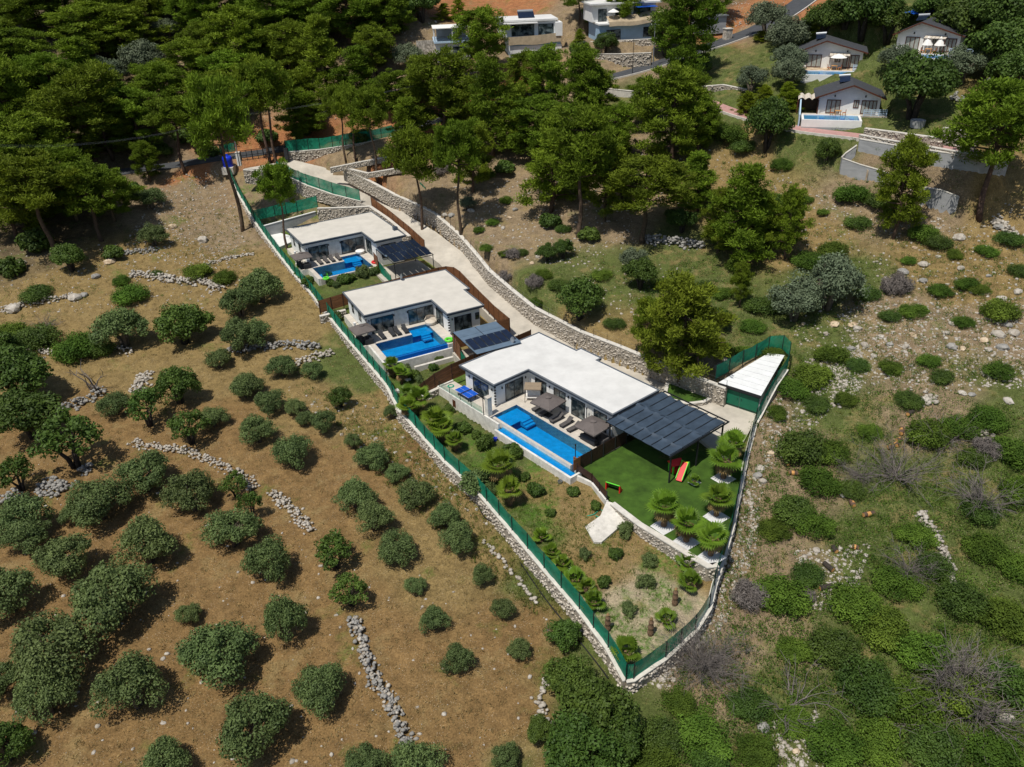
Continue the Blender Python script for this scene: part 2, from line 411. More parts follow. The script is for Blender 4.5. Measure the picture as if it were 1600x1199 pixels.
mat('leaf_pine', (0.100, 0.162, 0.013), 0.7, var=0.32, scale=0.55, col2=(0.146, 0.208, 0.015), coords='obj', rand=0.20, transl=0.3, spec=0.15)
mat('leaf_pine_light', (0.125, 0.170, 0.014), 0.7, var=0.28, scale=0.55, col2=(0.135, 0.175, 0.014), coords='obj', rand=0.14, transl=0.25, spec=0.15)
mat('leaf_olive', (0.080, 0.124, 0.038), 0.65, var=0.3, scale=1.0, col2=(0.118, 0.160, 0.050), coords='obj', rand=0.17, transl=0.18, spec=0.25)
mat('leaf_olive_grey', (0.092, 0.122, 0.068), 0.65, var=0.25, scale=1.0, col2=(0.125, 0.155, 0.088), coords='obj', rand=0.14, transl=0.15, spec=0.25)
mat('leaf_broad', (0.052, 0.100, 0.018), 0.6, var=0.3, scale=0.9, col2=(0.080, 0.130, 0.020), coords='obj', rand=0.18, transl=0.25, spec=0.25)
mat('leaf_scrub', (0.060, 0.116, 0.014), 0.7, var=0.35, scale=0.8, col2=(0.100, 0.160, 0.020), coords='obj', rand=0.25, transl=0.22, spec=0.15)
mat('leaf_yellow', (0.17, 0.22, 0.010), 0.6, var=0.25, scale=1.2, coords='obj', rand=0.15, transl=0.3, spec=0.2)
mat('leaf_palm', (0.125, 0.205, 0.016), 0.5, var=0.3, scale=2.0, coords='obj', rand=0.2, transl=0.3, spec=0.4)
mat('leaf_dry', (0.26, 0.18, 0.08), 0.9, var=0.3, scale=2.0, coords='obj', rand=0.2, transl=0.2, spec=0.1)
mat('lawn', (0.036, 0.080, 0.007), 0.9, var=0.3, scale=0.7, detail=9, col2=(0.046, 0.098, 0.010), bump=0.5, bscale=30)

# ------------------------------------------------------------------ mesh helpers
class MB:
    def __init__(s): s.v, s.f = [], []
    def add(s, vs, fs):
        n = len(s.v)
        s.v += [tuple(map(float, p)) for p in vs]
        s.f += [tuple(i + n for i in q) for q in fs]
        return s
    def box(s, x0, x1, y0, y1, z0, z1):
        return s.add([(x0, y0, z0), (x1, y0, z0), (x1, y1, z0), (x0, y1, z0), (x0, y0, z1), (x1, y0, z1), (x1, y1, z1), (x0, y1, z1)],
                     [(3, 2, 1, 0), (4, 5, 6, 7), (0, 1, 5, 4), (1, 2, 6, 5), (2, 3, 7, 6), (3, 0, 4, 7)])
    def bar(s, a, b, wd, hg, up=(0, 0, 1)):
        a, b = Vector(a), Vector(b)
        d = (b - a).normalized()
        upv = Vector(up)
        if abs(d.dot(upv)) > 0.99: upv = Vector((1, 0, 0))
        x = d.cross(upv).normalized() * wd / 2
        z = x.cross(d).normalized() * hg / 2
        vs = [a - x - z, a + x - z, a + x + z, a - x + z, b - x - z, b + x - z, b + x + z, b - x + z]
        return s.add(vs, [(0, 1, 2, 3), (7, 6, 5, 4), (0, 4, 5, 1), (1, 5, 6, 2), (2, 6, 7, 3), (3, 7, 4, 0)])
    def prism(s, poly, z0, z1):
        n = len(poly)
        zz0 = z0 if hasattr(z0, '__len__') else [z0] * n
        zz1 = z1 if hasattr(z1, '__len__') else [z1] * n
        a = sum(poly[i][0] * poly[(i + 1) % n][1] - poly[(i + 1) % n][0] * poly[i][1] for i in range(n))
        if a < 0:
            poly, zz0, zz1 = list(poly)[::-1], list(zz0)[::-1], list(zz1)[::-1]
        vs = [(p[0], p[1], z) for p, z in zip(poly, zz0)] + [(p[0], p[1], z) for p, z in zip(poly, zz1)]
        fs = [tuple(range(n - 1, -1, -1)), tuple(range(n, 2 * n))] + [(i, (i + 1) % n, n + (i + 1) % n, n + i) for i in range(n)]
        return s.add(vs, fs)
    def tube(s, pts, rad, n=6, cap=True):
        pts = [Vector(p) for p in pts]
        if not hasattr(rad, '__len__'): rad = [rad] * len(pts)
        base = len(s.v)
        prev = None
        for i, p in enumerate(pts):
            d = (pts[min(i + 1, len(pts) - 1)] - pts[max(i - 1, 0)]).normalized()
            x = d.orthogonal().normalized() if prev is None else (prev - d * prev.dot(d)).normalized()
            prev = x
            y = d.cross(x)
            for k in range(n):
                a = 2 * math.pi * k / n
                s.v.append(tuple(p + (x * math.cos(a) + y * math.sin(a)) * rad[i]))
        for i in range(len(pts) - 1):
            for k in range(n):
                a, b = base + i * n + k, base + i * n + (k + 1) % n
                s.f.append((a, b, b + n, a + n))
        if cap:
            s.f.append(tuple(base + k for k in range(n - 1, -1, -1)))
            s.f.append(tuple(base + (len(pts) - 1) * n + k for k in range(n)))
        return s
    def lathe(s, prof, n=12, c=(0, 0)):
        base = len(s.v)
        for r, z in prof:
            for k in range(n):
                a = 2 * math.pi * k / n
                s.v.append((c[0] + r * math.cos(a), c[1] + r * math.sin(a), z))
        for i in range(len(prof) - 1):
            for k in range(n):
                a, b = base + i * n + k, base + i * n + (k + 1) % n
                s.f.append((a, b, b + n, a + n))
        s.f.append(tuple(base + k for k in range(n - 1, -1, -1)))
        s.f.append(tuple(base + (len(prof) - 1) * n + k for k in range(n)))
        return s
    def mesh(s, name, m, smooth=False):
        me = bpy.data.meshes.new(name)
        me.from_pydata(s.v, [], s.f)
        if m: me.materials.append(MATS[m] if isinstance(m, str) else m)
        if smooth: me.shade_smooth()
        me.update()
        return me
    def build(s, name, m, parent=None, smooth=False):
        return obj(name, s.mesh(name, m, smooth), parent)
def obj(name, me, parent=None, loc=None, rz=0, scale=None):
    o = bpy.data.objects.new(name, me)
    COL.objects.link(o)
    if parent: o.parent = parent
    if loc is not None: o.location = tuple(map(float, loc))
    if rz: o.rotation_euler = (0, 0, rz)
    if scale is not None: o.scale = scale
    return o
def tag(o, label, cat, group=None, kind=None):
    o['label'] = label
    o['category'] = cat
    if group: o['group'] = group
    if kind: o['kind'] = kind
    return o
def struct(o, label=None):
    o['kind'] = 'structure'
    if label: o['label'] = label
    return o
def thing(name, label, cat, loc=(0, 0, 0), rz=0, group=None, scale=None):
    o = obj(name, None, None, loc, rz, scale)
    o.empty_display_size = 0.3
    return tag(o, label, cat, group)
def dup(root, loc, rz, label, group=None, scale=None):
    r = root.copy(); COL.objects.link(r)
    r.location = tuple(map(float, loc)); r.rotation_euler = (0, 0, rz); r['label'] = label
    if group: r['group'] = group
    if scale is not None: r.scale = scale
    for ch in list(root.children):
        c = ch.copy(); COL.objects.link(c); c.parent = r
        for g in list(ch.children):
            d = g.copy(); COL.objects.link(d); d.parent = c
    return r
def big_mesh(name, V, Fc, m):
    me = bpy.data.meshes.new(name)
    V = np.asarray(V, np.float32); Fc = np.asarray(Fc, np.int32)
    k = Fc.shape[1]
    me.vertices.add(len(V)); me.vertices.foreach_set('co', V.ravel())
    me.loops.add(Fc.size); me.loops.foreach_set('vertex_index', Fc.ravel())
    me.polygons.add(len(Fc)); me.polygons.foreach_set('loop_start', np.arange(len(Fc), dtype=np.int32) * k)
    me.update(calc_edges=True)
    if m: me.materials.append(MATS[m] if isinstance(m, str) else m)
    return me
ORD = ['first', 'second', 'third', 'fourth', 'fifth', 'sixth', 'seventh', 'eighth', 'ninth', 'tenth', 'eleventh', 'twelfth', 'thirteenth', 'fourteenth', 'fifteenth', 'sixteenth', 'seventeenth', 'eighteenth', 'nineteenth', 'twentieth'] + ['twenty-' + q for q in ('first', 'second', 'third', 'fourth', 'fifth', 'sixth', 'seventh', 'eighth', 'ninth')] + ['thirtieth'] + ['thirty-' + q for q in ('first', 'second', 'third', 'fourth', 'fifth', 'sixth', 'seventh', 'eighth', 'ninth')]

# unit stones (20 faces each)
_g = (1 + 5 ** 0.5) / 2
ICO_V = np.array([(-1, _g, 0), (1, _g, 0), (-1, -_g, 0), (1, -_g, 0), (0, -1, _g), (0, 1, _g), (0, -1, -_g), (0, 1, -_g), (_g, 0, -1), (_g, 0, 1), (-_g, 0, -1), (-_g, 0, 1)]) / math.sqrt(1 + _g * _g)
ICO_F = np.array([(0, 11, 5), (0, 5, 1), (0, 1, 7), (0, 7, 10), (0, 10, 11), (1, 5, 9), (5, 11, 4), (11, 10, 2), (10, 7, 6), (7, 1, 8), (3, 9, 4), (3, 4, 2), (3, 2, 6), (3, 6, 8), (3, 8, 9), (4, 9, 5), (2, 4, 11), (6, 2, 10), (8, 6, 7), (9, 8, 1)])
def rot_rand(n):
    q = RNG.normal(size=(n, 4)); q /= np.linalg.norm(q, axis=1)[:, None]
    a, b, c, d = q.T
    return np.stack([np.stack([1 - 2 * (c * c + d * d), 2 * (b * c - a * d), 2 * (b * d + a * c)], -1), np.stack([2 * (b * c + a * d), 1 - 2 * (b * b + d * d), 2 * (c * d - a * b)], -1), np.stack([2 * (b * d - a * c), 2 * (c * d + a * b), 1 - 2 * (b * b + c * c)], -1)], 1)
def stones_mesh(name, P, S, m):
    """P n x 3 centres, S n x 3 half sizes (before a random turn about each axis)"""
    P, S = np.asarray(P, float), np.asarray(S, float)
    n = len(P)
    V = ICO_V[None] * (1 + RNG.uniform(-.22, .22, (n, 12, 1)))
    V = np.einsum('nij,nvj->nvi', rot_rand(n), V) * S[:, None, :] + P[:, None, :]
    Fc = (ICO_F[None] + (np.arange(n) * 12)[:, None, None]).reshape(-1, 3)
    return big_mesh(name, V.reshape(-1, 3), Fc, m)

def resample(pts, step):
    out = []
    for a, b in zip(pts[:-1], pts[1:]):
        a, b = np.asarray(a, float), np.asarray(b, float)
        n = max(1, int(round(np.linalg.norm((b - a)[:2]) / step)))
        out += [a + (b - a) * k / n for k in range(n)]
    return out + [np.asarray(pts[-1], float)]
def ribbon(mb, pts, wd, dz0, dz1):
    """a strip of rectangular section along pts (centre line at height z), from z+dz0 to z+dz1"""
    n = len(pts); base = len(mb.v)
    for i, p in enumerate(pts):
        d = np.asarray(pts[min(i + 1, n - 1)])[:2] - np.asarray(pts[max(i - 1, 0)])[:2]
        d = d / (np.linalg.norm(d) + 1e-9); q = np.array([-d[1], d[0]]) * wd / 2
        lo = dz0[i] if hasattr(dz0, '__len__') else dz0
        for sx, dz in ((1, lo), (-1, lo), (-1, dz1), (1, dz1)):
            mb.v.append((p[0] + sx * q[0], p[1] + sx * q[1], p[2] + dz))
    for i in range(n - 1):
        for k in range(4):
            a, b = base + i * 4 + k, base + i * 4 + (k + 1) % 4
            mb.f.append((a, b, b + 4, a + 4))
    mb.f.append((base, base + 1, base + 2, base + 3)); e = base + (n - 1) * 4
    mb.f.append((e + 3, e + 2, e + 1, e))
    return mb
def stone_wall(name, label, top, hgt, thick=0.45, size=0.30, cap=0.10, sides=(1, -1), capmat='concrete_cap', stone='stone', step=1.0):
    """masonry wall under the line `top`; hgt one number or one per point; rough stones bedded in mortar, concrete cap"""
    hs = hgt if hasattr(hgt, '__len__') else [hgt] * len(top)
    P4 = resample([np.append(np.asarray(p, float), h) for p, h in zip(top, hs)], step)
    pts = [p[:3] for p in P4]; hh = [-p[3] for p in P4]
    t = thing(name, label, 'wall', (0, 0, 0))
    ribbon(MB(), pts, thick, hh, -cap).build('mortar_core', 'mortar', t)
    if cap: ribbon(MB(), pts, thick + 0.12, -cap, 0).build('coping', capmat, t)
    Ps, Ss = [], []
    for (a, b, ha, hb) in zip(pts[:-1], pts[1:], hh[:-1], hh[1:]):
        d = (b - a)[:2]; L = np.linalg.norm(d); d = d / L; q = np.array([-d[1], d[0]])
        h = -(ha + hb) / 2
        n = max(1, int(L * h / (size * size * 1.15)))
        for s in sides:
            for _ in range(n):
                k = random.random(); zz = random.uniform(0.05, 1) * (h - cap)
                c = a + (b - a) * k
                r = size * random.uniform(0.55, 1.0) * 0.62
                Ps.append((c[0] + q[0] * s * thick * .5, c[1] + q[1] * s * thick * .5, c[2] - cap - zz + .02))
                Ss.append((r, r, r * 0.72))
    if Ps:
        o = obj('stone_facing', stones_mesh('stone_facing', Ps, Ss, stone), t)
        o['kind'] = 'stuff'
    return t
def net_fence(name, label, base, hgt=1.8, every=2.6, lean=0.0, mname='green_net', wav=0.12):
    """shade-net fence: a post and a net bay for every stretch"""
    P = resample(base, every)
    t = thing(name, label, 'fence', (0, 0, 0))
    tops = [hgt + random.uniform(-wav, wav) for _ in P]
    for i, p in enumerate(P):
        MB().tube([(p[0], p[1], p[2] - .3), (p[0], p[1], p[2] + tops[i] + .06)], 0.045, 6).build('post', 'metal_dark', t)
    for i in range(len(P) - 1):
        a, b = P[i], P[i + 1]
        d = (b - a)[:2]; d = d / np.linalg.norm(d); q = np.array([-d[1], d[0]])
        nx, nz = 7, 5
        V, Fc = [], []
        sg = random.uniform(-.5, 1.0)
        for j in range(nx + 1):
            k = j / nx
            for m in range(nz + 1):
                f = m / nz
                hh = tops[i] * (1 - k) + tops[i + 1] * k - wav * 1.1 * math.sin(math.pi * k) * max(0, sg)
                off = .10 * math.sin(math.pi * k) * math.sin(math.pi * f * .9 + .4) * sg + random.uniform(-.022, .022) + 0.05
                c = a + (b - a) * k
                V.append((c[0] + q[0] * off, c[1] + q[1] * off, c[2] + f * hh + .02))
        for j in range(nx):
            for m in range(nz):
                e = j * (nz + 1) + m
                Fc.append((e, e + nz + 1, e + nz + 2, e + 1))
        MB().add(V, Fc).build('net_panel', mname, t)
    return t

def place(bx, by, ty, wpx):
    p = on_ground(bx, by)
    rng_ = np.hypot(p[0], p[1])
    r = ray(bx, ty); t = rng_ / np.hypot(r[0], r[1])
    h = CAM_Z + r[2] * t - p[2]
    dist = np.linalg.norm(p - CAM)
    return p, max(.5, h), wpx * dist / F_PX
# ------------------------------------------------------------------ roads and level pads bedded into the slope
def smooth_line(pix, step=2.0):
    P = [on_z(*q) for q in pix]
    P = [np.asarray(p) for p in P]
    out = []
    for i in range(len(P) - 1):
        p0, p1, p2, p3 = P[max(i - 1, 0)], P[i], P[i + 1], P[min(i + 2, len(P) - 1)]
        n = max(2, int(np.linalg.norm((p2 - p1)[:2]) / step))
        for k in range(n):
            t = k / n
            out.append(0.5 * (2 * p1 + (p2 - p0) * t + (2 * p0 - 5 * p1 + 4 * p2 - p3) * t * t + (3 * p1 - p0 - 3 * p2 + p3) * t ** 3))
    return out + [P[-1]]
ROAD = smooth_line([(-60,318,8.3),(60,294,8.8),(180,270,9.3),(270,258,9.9),(345,246,10.6),(420,236,11.2),(520,217,12.9),(625,200,15.2),(685,187,16.4),(745,171,17.9),(815,150,19.9),(885,136,21.2),(955,120,22.8),(1015,104,24.2),(1085,80,26.4),(1150,58,28.2),(1195,40,29.8),(1238,14,32.0),(1275,-14,34.5)])
LANE = smooth_line([(1085,150,21.6),(1120,166,20.8),(1160,180,20.2),(1210,194,19.7),(1260,204,19.5),(1320,211,19.5),(1390,220,19.7),(1460,231,19.9),(1530,242,20.1)])
DRV = [((385,263),(452,251),11.0),((438,266),(500,262),10.0),((498,291),(537,276),8.6),((561,315),(580,299),7.1),((600,331),(630,335),5.6),((640,361),(674,362),4.2),((664,392),(720,397),3.1),((690,412),(748,418),2.4),((733,455),(786,454),1.5),((770,494),(832,491),0.75),((812,527),(884,530),0.15),((832,528),(905,548),0.02),((945,575),(968,574),0.0),((1024,612),(1052,607),-0.02),((1060,655),(1110,622),-0.05),((1120,702),(1138,634),-0.1),((1150,712),(1184,650),-0.12)]
for (l0, r0, z0), (l1, r1, z1) in zip(DRV[:-1], DRV[1:]):
    _q = [on_z(*l0, z0)[:2], on_z(*r0, z0)[:2], on_z(*r1, z1)[:2], on_z(*l1, z1)[:2]]
    _c = sum(_q) / 4
    CUTS.append(([_c + (p - _c) * 1.18 for p in _q], min(z0, z1) - .25))

RIBBONS += [(ROAD, 2.5), (LANE, 1.7)]

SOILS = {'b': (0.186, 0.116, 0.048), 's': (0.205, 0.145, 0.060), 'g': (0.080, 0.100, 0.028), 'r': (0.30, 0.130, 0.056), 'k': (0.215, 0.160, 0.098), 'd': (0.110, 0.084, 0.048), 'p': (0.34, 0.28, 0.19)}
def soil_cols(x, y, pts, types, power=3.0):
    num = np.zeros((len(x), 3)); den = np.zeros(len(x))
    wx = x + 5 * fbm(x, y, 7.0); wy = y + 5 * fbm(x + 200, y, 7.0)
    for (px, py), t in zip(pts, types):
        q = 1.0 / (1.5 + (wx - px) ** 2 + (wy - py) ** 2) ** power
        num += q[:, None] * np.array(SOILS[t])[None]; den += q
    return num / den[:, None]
def ground_mat(name, speck=0.8, sp_col=(0.40, 0.33, 0.23), grass=(0.085, 0.125, 0.022), thr=0.58, straw=(0.245, 0.18, 0.08)):
    m = bpy.data.materials.new(name); m.use_nodes = True
    t = m.node_tree; N, L = t.nodes, t.links
    b = N['Principled BSDF']; b.inputs['Roughness'].default_value = 0.95; b.inputs['Specular IOR Level'].default_value = 0.1
    at = N.new('ShaderNodeAttribute'); at.attribute_name = 'soil'
    ge = N.new('ShaderNodeNewGeometry')
    def noise(scale, detail=6, rough=0.6):
        n = N.new('ShaderNodeTexNoise'); n.inputs['Scale'].default_value = scale; n.inputs['Detail'].default_value = detail; n.inputs['Roughness'].default_value = rough
        L.new(ge.outputs['Position'], n.inputs['Vector']); return n.outputs['Fac']
    def ramp(src, p0, p1):
        r = N.new('ShaderNodeMapRange'); r.inputs['From Min'].default_value = p0; r.inputs['From Max'].default_value = p1
        L.new(src, r.inputs['Value']); return r.outputs[0]
    def mix(f, a, c, blend='MIX'):
        n = N.new('ShaderNodeMix'); n.data_type = 'RGBA'; n.blend_type = blend
        if hasattr(f, 'links'): L.new(f, n.inputs[0])
        else: n.inputs[0].default_value = f
        for s_, i in ((a, 6), (c, 7)):
            if hasattr(s_, 'links'): L.new(s_, n.inputs[i])
            else: n.inputs[i].default_value = (*s_, 1)
        return n.outputs[2]
    c = at.outputs['Color']
    v = N.new('ShaderNodeMapRange'); v.inputs['To Min'].default_value = 0.62; v.inputs['To Max'].default_value = 1.38
    v.inputs['From Min'].default_value = 0.3; v.inputs['From Max'].default_value = 0.7
    L.new(noise(0.9, 9, 0.72), v.inputs['Value'])
    cb = N.new('ShaderNodeCombineColor'); [L.new(v.outputs[0], cb.inputs[k]) for k in range(3)]
    c = mix(1.0, c, cb.outputs[0], 'MULTIPLY')
    pt = N.new('ShaderNodeMath'); pt.operation = 'MULTIPLY'
    L.new(ramp(noise(0.22, 5), thr, thr + 0.13), pt.inputs[0]); L.new(ramp(noise(2.2, 6, .7), 0.36, 0.62), pt.inputs[1])
    c = mix(pt.outputs[0], c, grass)
    p2 = N.new('ShaderNodeMath'); p2.operation = 'MULTIPLY'; p2.inputs[1].default_value = 0.7
    L.new(ramp(noise(0.35, 7, .7), 0.53, 0.68), p2.inputs[0])
    c = mix(p2.outputs[0], c, straw)
    vo = N.new('ShaderNodeTexVoronoi'); vo.inputs['Scale'].default_value = 5.5
    L.new(ge.outputs['Position'], vo.inputs['Vector'])
    sp = N.new('ShaderNodeMath'); sp.operation = 'MULTIPLY'
    L.new(ramp(vo.outputs['Distance'], 0.24, 0.12), sp.inputs[0]); L.new(ramp(noise(0.8, 4), 0.40, 0.58), sp.inputs[1])
    s2 = N.new('ShaderNodeMath'); s2.operation = 'MULTIPLY'; s2.inputs[1].default_value = speck; L.new(sp.outputs[0], s2.inputs[0])
    c = mix(s2.outputs[0], c, sp_col)
    fv = N.new('ShaderNodeMapRange'); fv.inputs['To Min'].default_value = 0.66; fv.inputs['To Max'].default_value = 1.42
    fv.inputs['From Min'].default_value = 0.34; fv.inputs['From Max'].default_value = 0.66
    L.new(noise(7.0, 4, 0.75), fv.inputs['Value'])
    fc = N.new('ShaderNodeCombineColor'); [L.new(fv.outputs[0], fc.inputs[k]) for k in range(3)]
    c = mix(1.0, c, fc.outputs[0], 'MULTIPLY')
    L.new(c, b.inputs['Base Color'])
    bp = N.new('ShaderNodeBump'); bp.inputs['Strength'].default_value = 0.9; bp.inputs['Distance'].default_value = 0.18
    L.new(noise(3.5, 8, 0.7), bp.inputs['Height']); L.new(bp.outputs[0], b.inputs['Normal'])
    MATS[name] = m
ground_mat('soil')
ground_mat('garden_soil', 0.3, (0.5, 0.45, 0.36), (0.065, 0.14, 0.016), 0.46)

def grid_mesh(name, xs, ys, zf, keep, pts, types, m):
    X, Y = np.meshgrid(xs, ys)
    Z = zf(X.ravel(), Y.ravel())
    V = np.c_[X.ravel(), Y.ravel(), Z]
    nx, ny = len(xs), len(ys)
    i = (np.arange(ny - 1)[:, None] * nx + np.arange(nx - 1)[None]).ravel()
    Fc = np.c_[i, i + 1, i + nx + 1, i + nx]
    if keep is not None:
        c = (V[Fc[:, 0]] + V[Fc[:, 2]]) / 2
        Fc = Fc[keep(c[:, 0], c[:, 1])]
        use = np.unique(Fc); mp = np.full(len(V), -1); mp[use] = np.arange(len(use))
        V, Fc = V[use], mp[Fc]
    me = big_mesh(name, V, Fc, m)
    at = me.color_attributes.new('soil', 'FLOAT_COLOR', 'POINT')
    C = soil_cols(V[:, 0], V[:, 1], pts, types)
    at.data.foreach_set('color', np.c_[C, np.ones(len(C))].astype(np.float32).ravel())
    me.shade_smooth()
    return me
class Lot:
    """axes of a distant house: origin at the left foot of its front, x along the front, y to the back"""
    def __init__(s, l, r, z):
        a, b = on_z(*l, z), on_z(*r, z)
        s.o = a; s.W = float(np.linalg.norm((b - a)[:2])); s.x = (b - a)[:2] / s.W; s.y = np.array([-s.x[1], s.x[0]]); s.z = z
        s.rz = math.atan2(s.x[1], s.x[0])
    def w(s, x, y, z=0):
        p = s.o[:2] + s.x * x + s.y * y
        return (float(p[0]), float(p[1]), s.z + z)
    def uv(s, px, py, z=0):
        p = on_z(px, py, s.z + z)[:2] - s.o[:2]
        return float(p @ s.x), float(p @ s.y)
    def pad(s, x0, x1, y0, y1, dz=-.12):
        PADS.append(([s.w(a, b)[:2] for a, b in ((x0, y0), (x1, y0), (x1, y1), (x0, y1))], s.z + dz, False))
G1 = Lot((1277, 177), (1372, 179.5), 20.9); G1.pad(-4, G1.W + 2, -3.0, 8)
G2 = Lot((1247, 105), (1345, 107), 25.2); G2.pad(-3, G2.W + 5, -5.0, 10)
G3 = Lot((1400, 78), (1496, 83), 28.6); G3.pad(-3, G3.W + 3, -6.0, 10)
CH = Lot((797, 88), (876, 84), 25.2); CH.pad(-18, CH.W + 2, .3, 12)
HH = Lot((925, 66), (1035, 60), 27.6); HH.pad(-4, HH.W + 6, -3.5, 12)
print('far lots', [(round(g.W, 1), [round(q, 1) for q in g.o]) for g in (G1, G2, G3, CH, HH)])
print('G1 pool', [G1.uv(*q) for q in ((1254, 180), (1337, 189), (1250, 200))], 'G2 pool', [G2.uv(*q) for q in ((1262, 118), (1325, 118), (1265, 131))], 'G3', [G3.uv(*q) for q in ((1450, 94), (1472, 95), (1447, 108))])

_ga, _gb, _gc, _gd = on_z(1122, 597, 2.75)[:2], on_z(1189, 618, 2.75)[:2], on_z(1226, 555, 3.5)[:2], on_z(1202, 551, 3.5)[:2]
_gu = (_gb - _ga) / np.linalg.norm(_gb - _ga); _gn = np.array([_gu[1], -_gu[0]])
PADS.append(([_ga + _gn * 2.5 + _gu * .2, _gb + _gn * 2.5 - _gu * .3, _gc + _gn * .6 - _gu * .5, _gd + _gn * .6 + _gu * .5], -.5, True))

for _l, (a, b, c, d) in ((G1, (-2.1, 6.1, -4.9, -1.2)), (G2, (1.3, 9.5, -7.7, -3.5)), (G3, (5.1, 9.3, -7.5, -3.1))):
    CUTS.append(([_l.w(*q)[:2] for q in ((a - .3, c - .3), (b + .3, c - .3), (b + .3, d + .3), (a - .3, d + .3))], _l.z - 1.5))
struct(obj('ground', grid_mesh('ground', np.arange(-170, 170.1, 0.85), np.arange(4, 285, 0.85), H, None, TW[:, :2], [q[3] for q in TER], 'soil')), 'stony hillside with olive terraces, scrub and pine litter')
struct(obj('garden_ground', grid_mesh('garden_ground', np.arange(-62, 30, 0.45), np.arange(42, 172, 0.45), h_in, lambda x, y: inside(COMP, x, y), IW[:, :2], [q[3] for q in INN], 'garden_soil')), 'planted garden soil inside the green fence')
struct(ribbon(MB(), ROAD, 5.0, -0.3, 0.0).build('road', 'asphalt'), 'dark asphalt road climbing along the hillside')
struct(ribbon(MB(), LANE, 3.4, -0.4, 0.1).build('lane', 'pink_paver'), 'pink paved lane below the gabled houses')
kb = thing('kerb', 'pale concrete kerb along the lower edge of the upper asphalt road', 'kerb')
def offset(pts, d):
    out = []
    for i, p in enumerate(pts):
        t = pts[min(i + 1, len(pts) - 1)][:2] - pts[max(i - 1, 0)][:2]; t = t / np.linalg.norm(t)
        out.append(np.array([p[0] - t[1] * d, p[1] + t[0] * d, p[2]]))
    return out
ribbon(MB(), offset(ROAD, -2.6)[52:], 0.22, -0.3, 0.13).build('kerb_stone', 'concrete_cap', kb)
kb['kind'] = 'structure'
kb2 = thing('kerb', 'pale concrete kerb along the lower edge of the pink lane', 'kerb')
ribbon(MB(), offset(LANE, -1.8), 0.2, -0.4, 0.22).build('kerb_stone', 'concrete_cap', kb2)
kb2['kind'] = 'structure'

# concrete driveway from the gate down to the garage yard: left edge, right edge, level
mb = MB()
Lp = [on_z(*l, z) for l, r, z in DRV]; Rp = [on_z(*r, z) for l, r, z in DRV]
n = len(DRV)
for a, b in zip(Lp, Rp):
    d = (b - a)[:2]; d = d / np.linalg.norm(d)
    b = b + np.append(d * 0.75, 0); a = a - np.append(d * 0.5, 0)
    mb.v += [(a[0], a[1], a[2]), (b[0], b[1], b[2]), (a[0], a[1], a[2] - 1.6), (b[0], b[1], b[2] - 1.6)]
for i in range(n - 1):
    e = i * 4
    mb.f += [(e, e + 1, e + 5, e + 4), (e + 2, e, e + 4, e + 6), (e + 1, e + 3, e + 7, e + 5)]
mb.f += [(0, 2, 3, 1), (4 * n - 4, 4 * n - 3, 4 * n - 1, 4 * n - 2)]
struct(mb.build('driveway', 'concrete'), 'pale concrete driveway from the gate down past three villas')

# lawn slab and path
def slab(name, pix, z, low, m, label=None):
    poly = [on_z(a, b, z)[:2] for a, b in pix]
    return struct(MB().prism(poly, low, z).build(name, m), label)
LAWN_Z = -0.55
slab('lawn', [(905,732),(985,690),(1068,662),(1122,702),(1150,705),(1166,708),(1154,768),(1146,812),(1133,856),(1122,880),(1106,882),(1050,848),(1000,818),(958,786)], LAWN_Z, -2.6, 'lawn', 'bright mown lawn beside the nearest villa')
_rp = [(948,783,-.6),(958,786,-.6),(984,808,-1.0),(974,818,-1.35),(940,847,-1.62),(928,847,-1.66),(914,823,-1.62),(938,806,-1.2)]
_rw = [on_z(*q) for q in _rp]
struct(MB().prism([p[:2] for p in _rw], -2.6, [p[2] for p in _rw]).build('path', 'concrete_cap'), 'pale concrete ramp at the corner of the lawn')
# ------------------------------------------------------------------ the three flat-roofed villas
def inset(poly, d):
    n = len(poly); out = []
    for i in range(n):
        p0, p1, p2 = [np.array(poly[(i + k) % n], float) for k in (-1, 0, 1)]
        e1 = (p1 - p0) / np.linalg.norm(p1 - p0); e2 = (p2 - p1) / np.linalg.norm(p2 - p1)
        n1, n2 = np.array([-e1[1], e1[0]]), np.array([-e2[1], e2[0]])
        out.append(tuple(p1 + d * (n1 + n2) / (1 + n1 @ n2)))
    return out
def ring(mb, outer, inner, z0, z1):
    n = len(outer)
    vs = [(*p, z0) for p in outer] + [(*p, z1) for p in outer] + [(*p, z0) for p in inner] + [(*p, z1) for p in inner]
    fs = []
    for i in range(n):
        j = (i + 1) % n
        fs += [(i, j, n + j, n + i), (2 * n + j, 2 * n + i, 3 * n + i, 3 * n + j), (n + i, n + j, 3 * n + j, 3 * n + i), (j, i, 2 * n + i, 2 * n + j)]
    return mb.add(vs, fs)
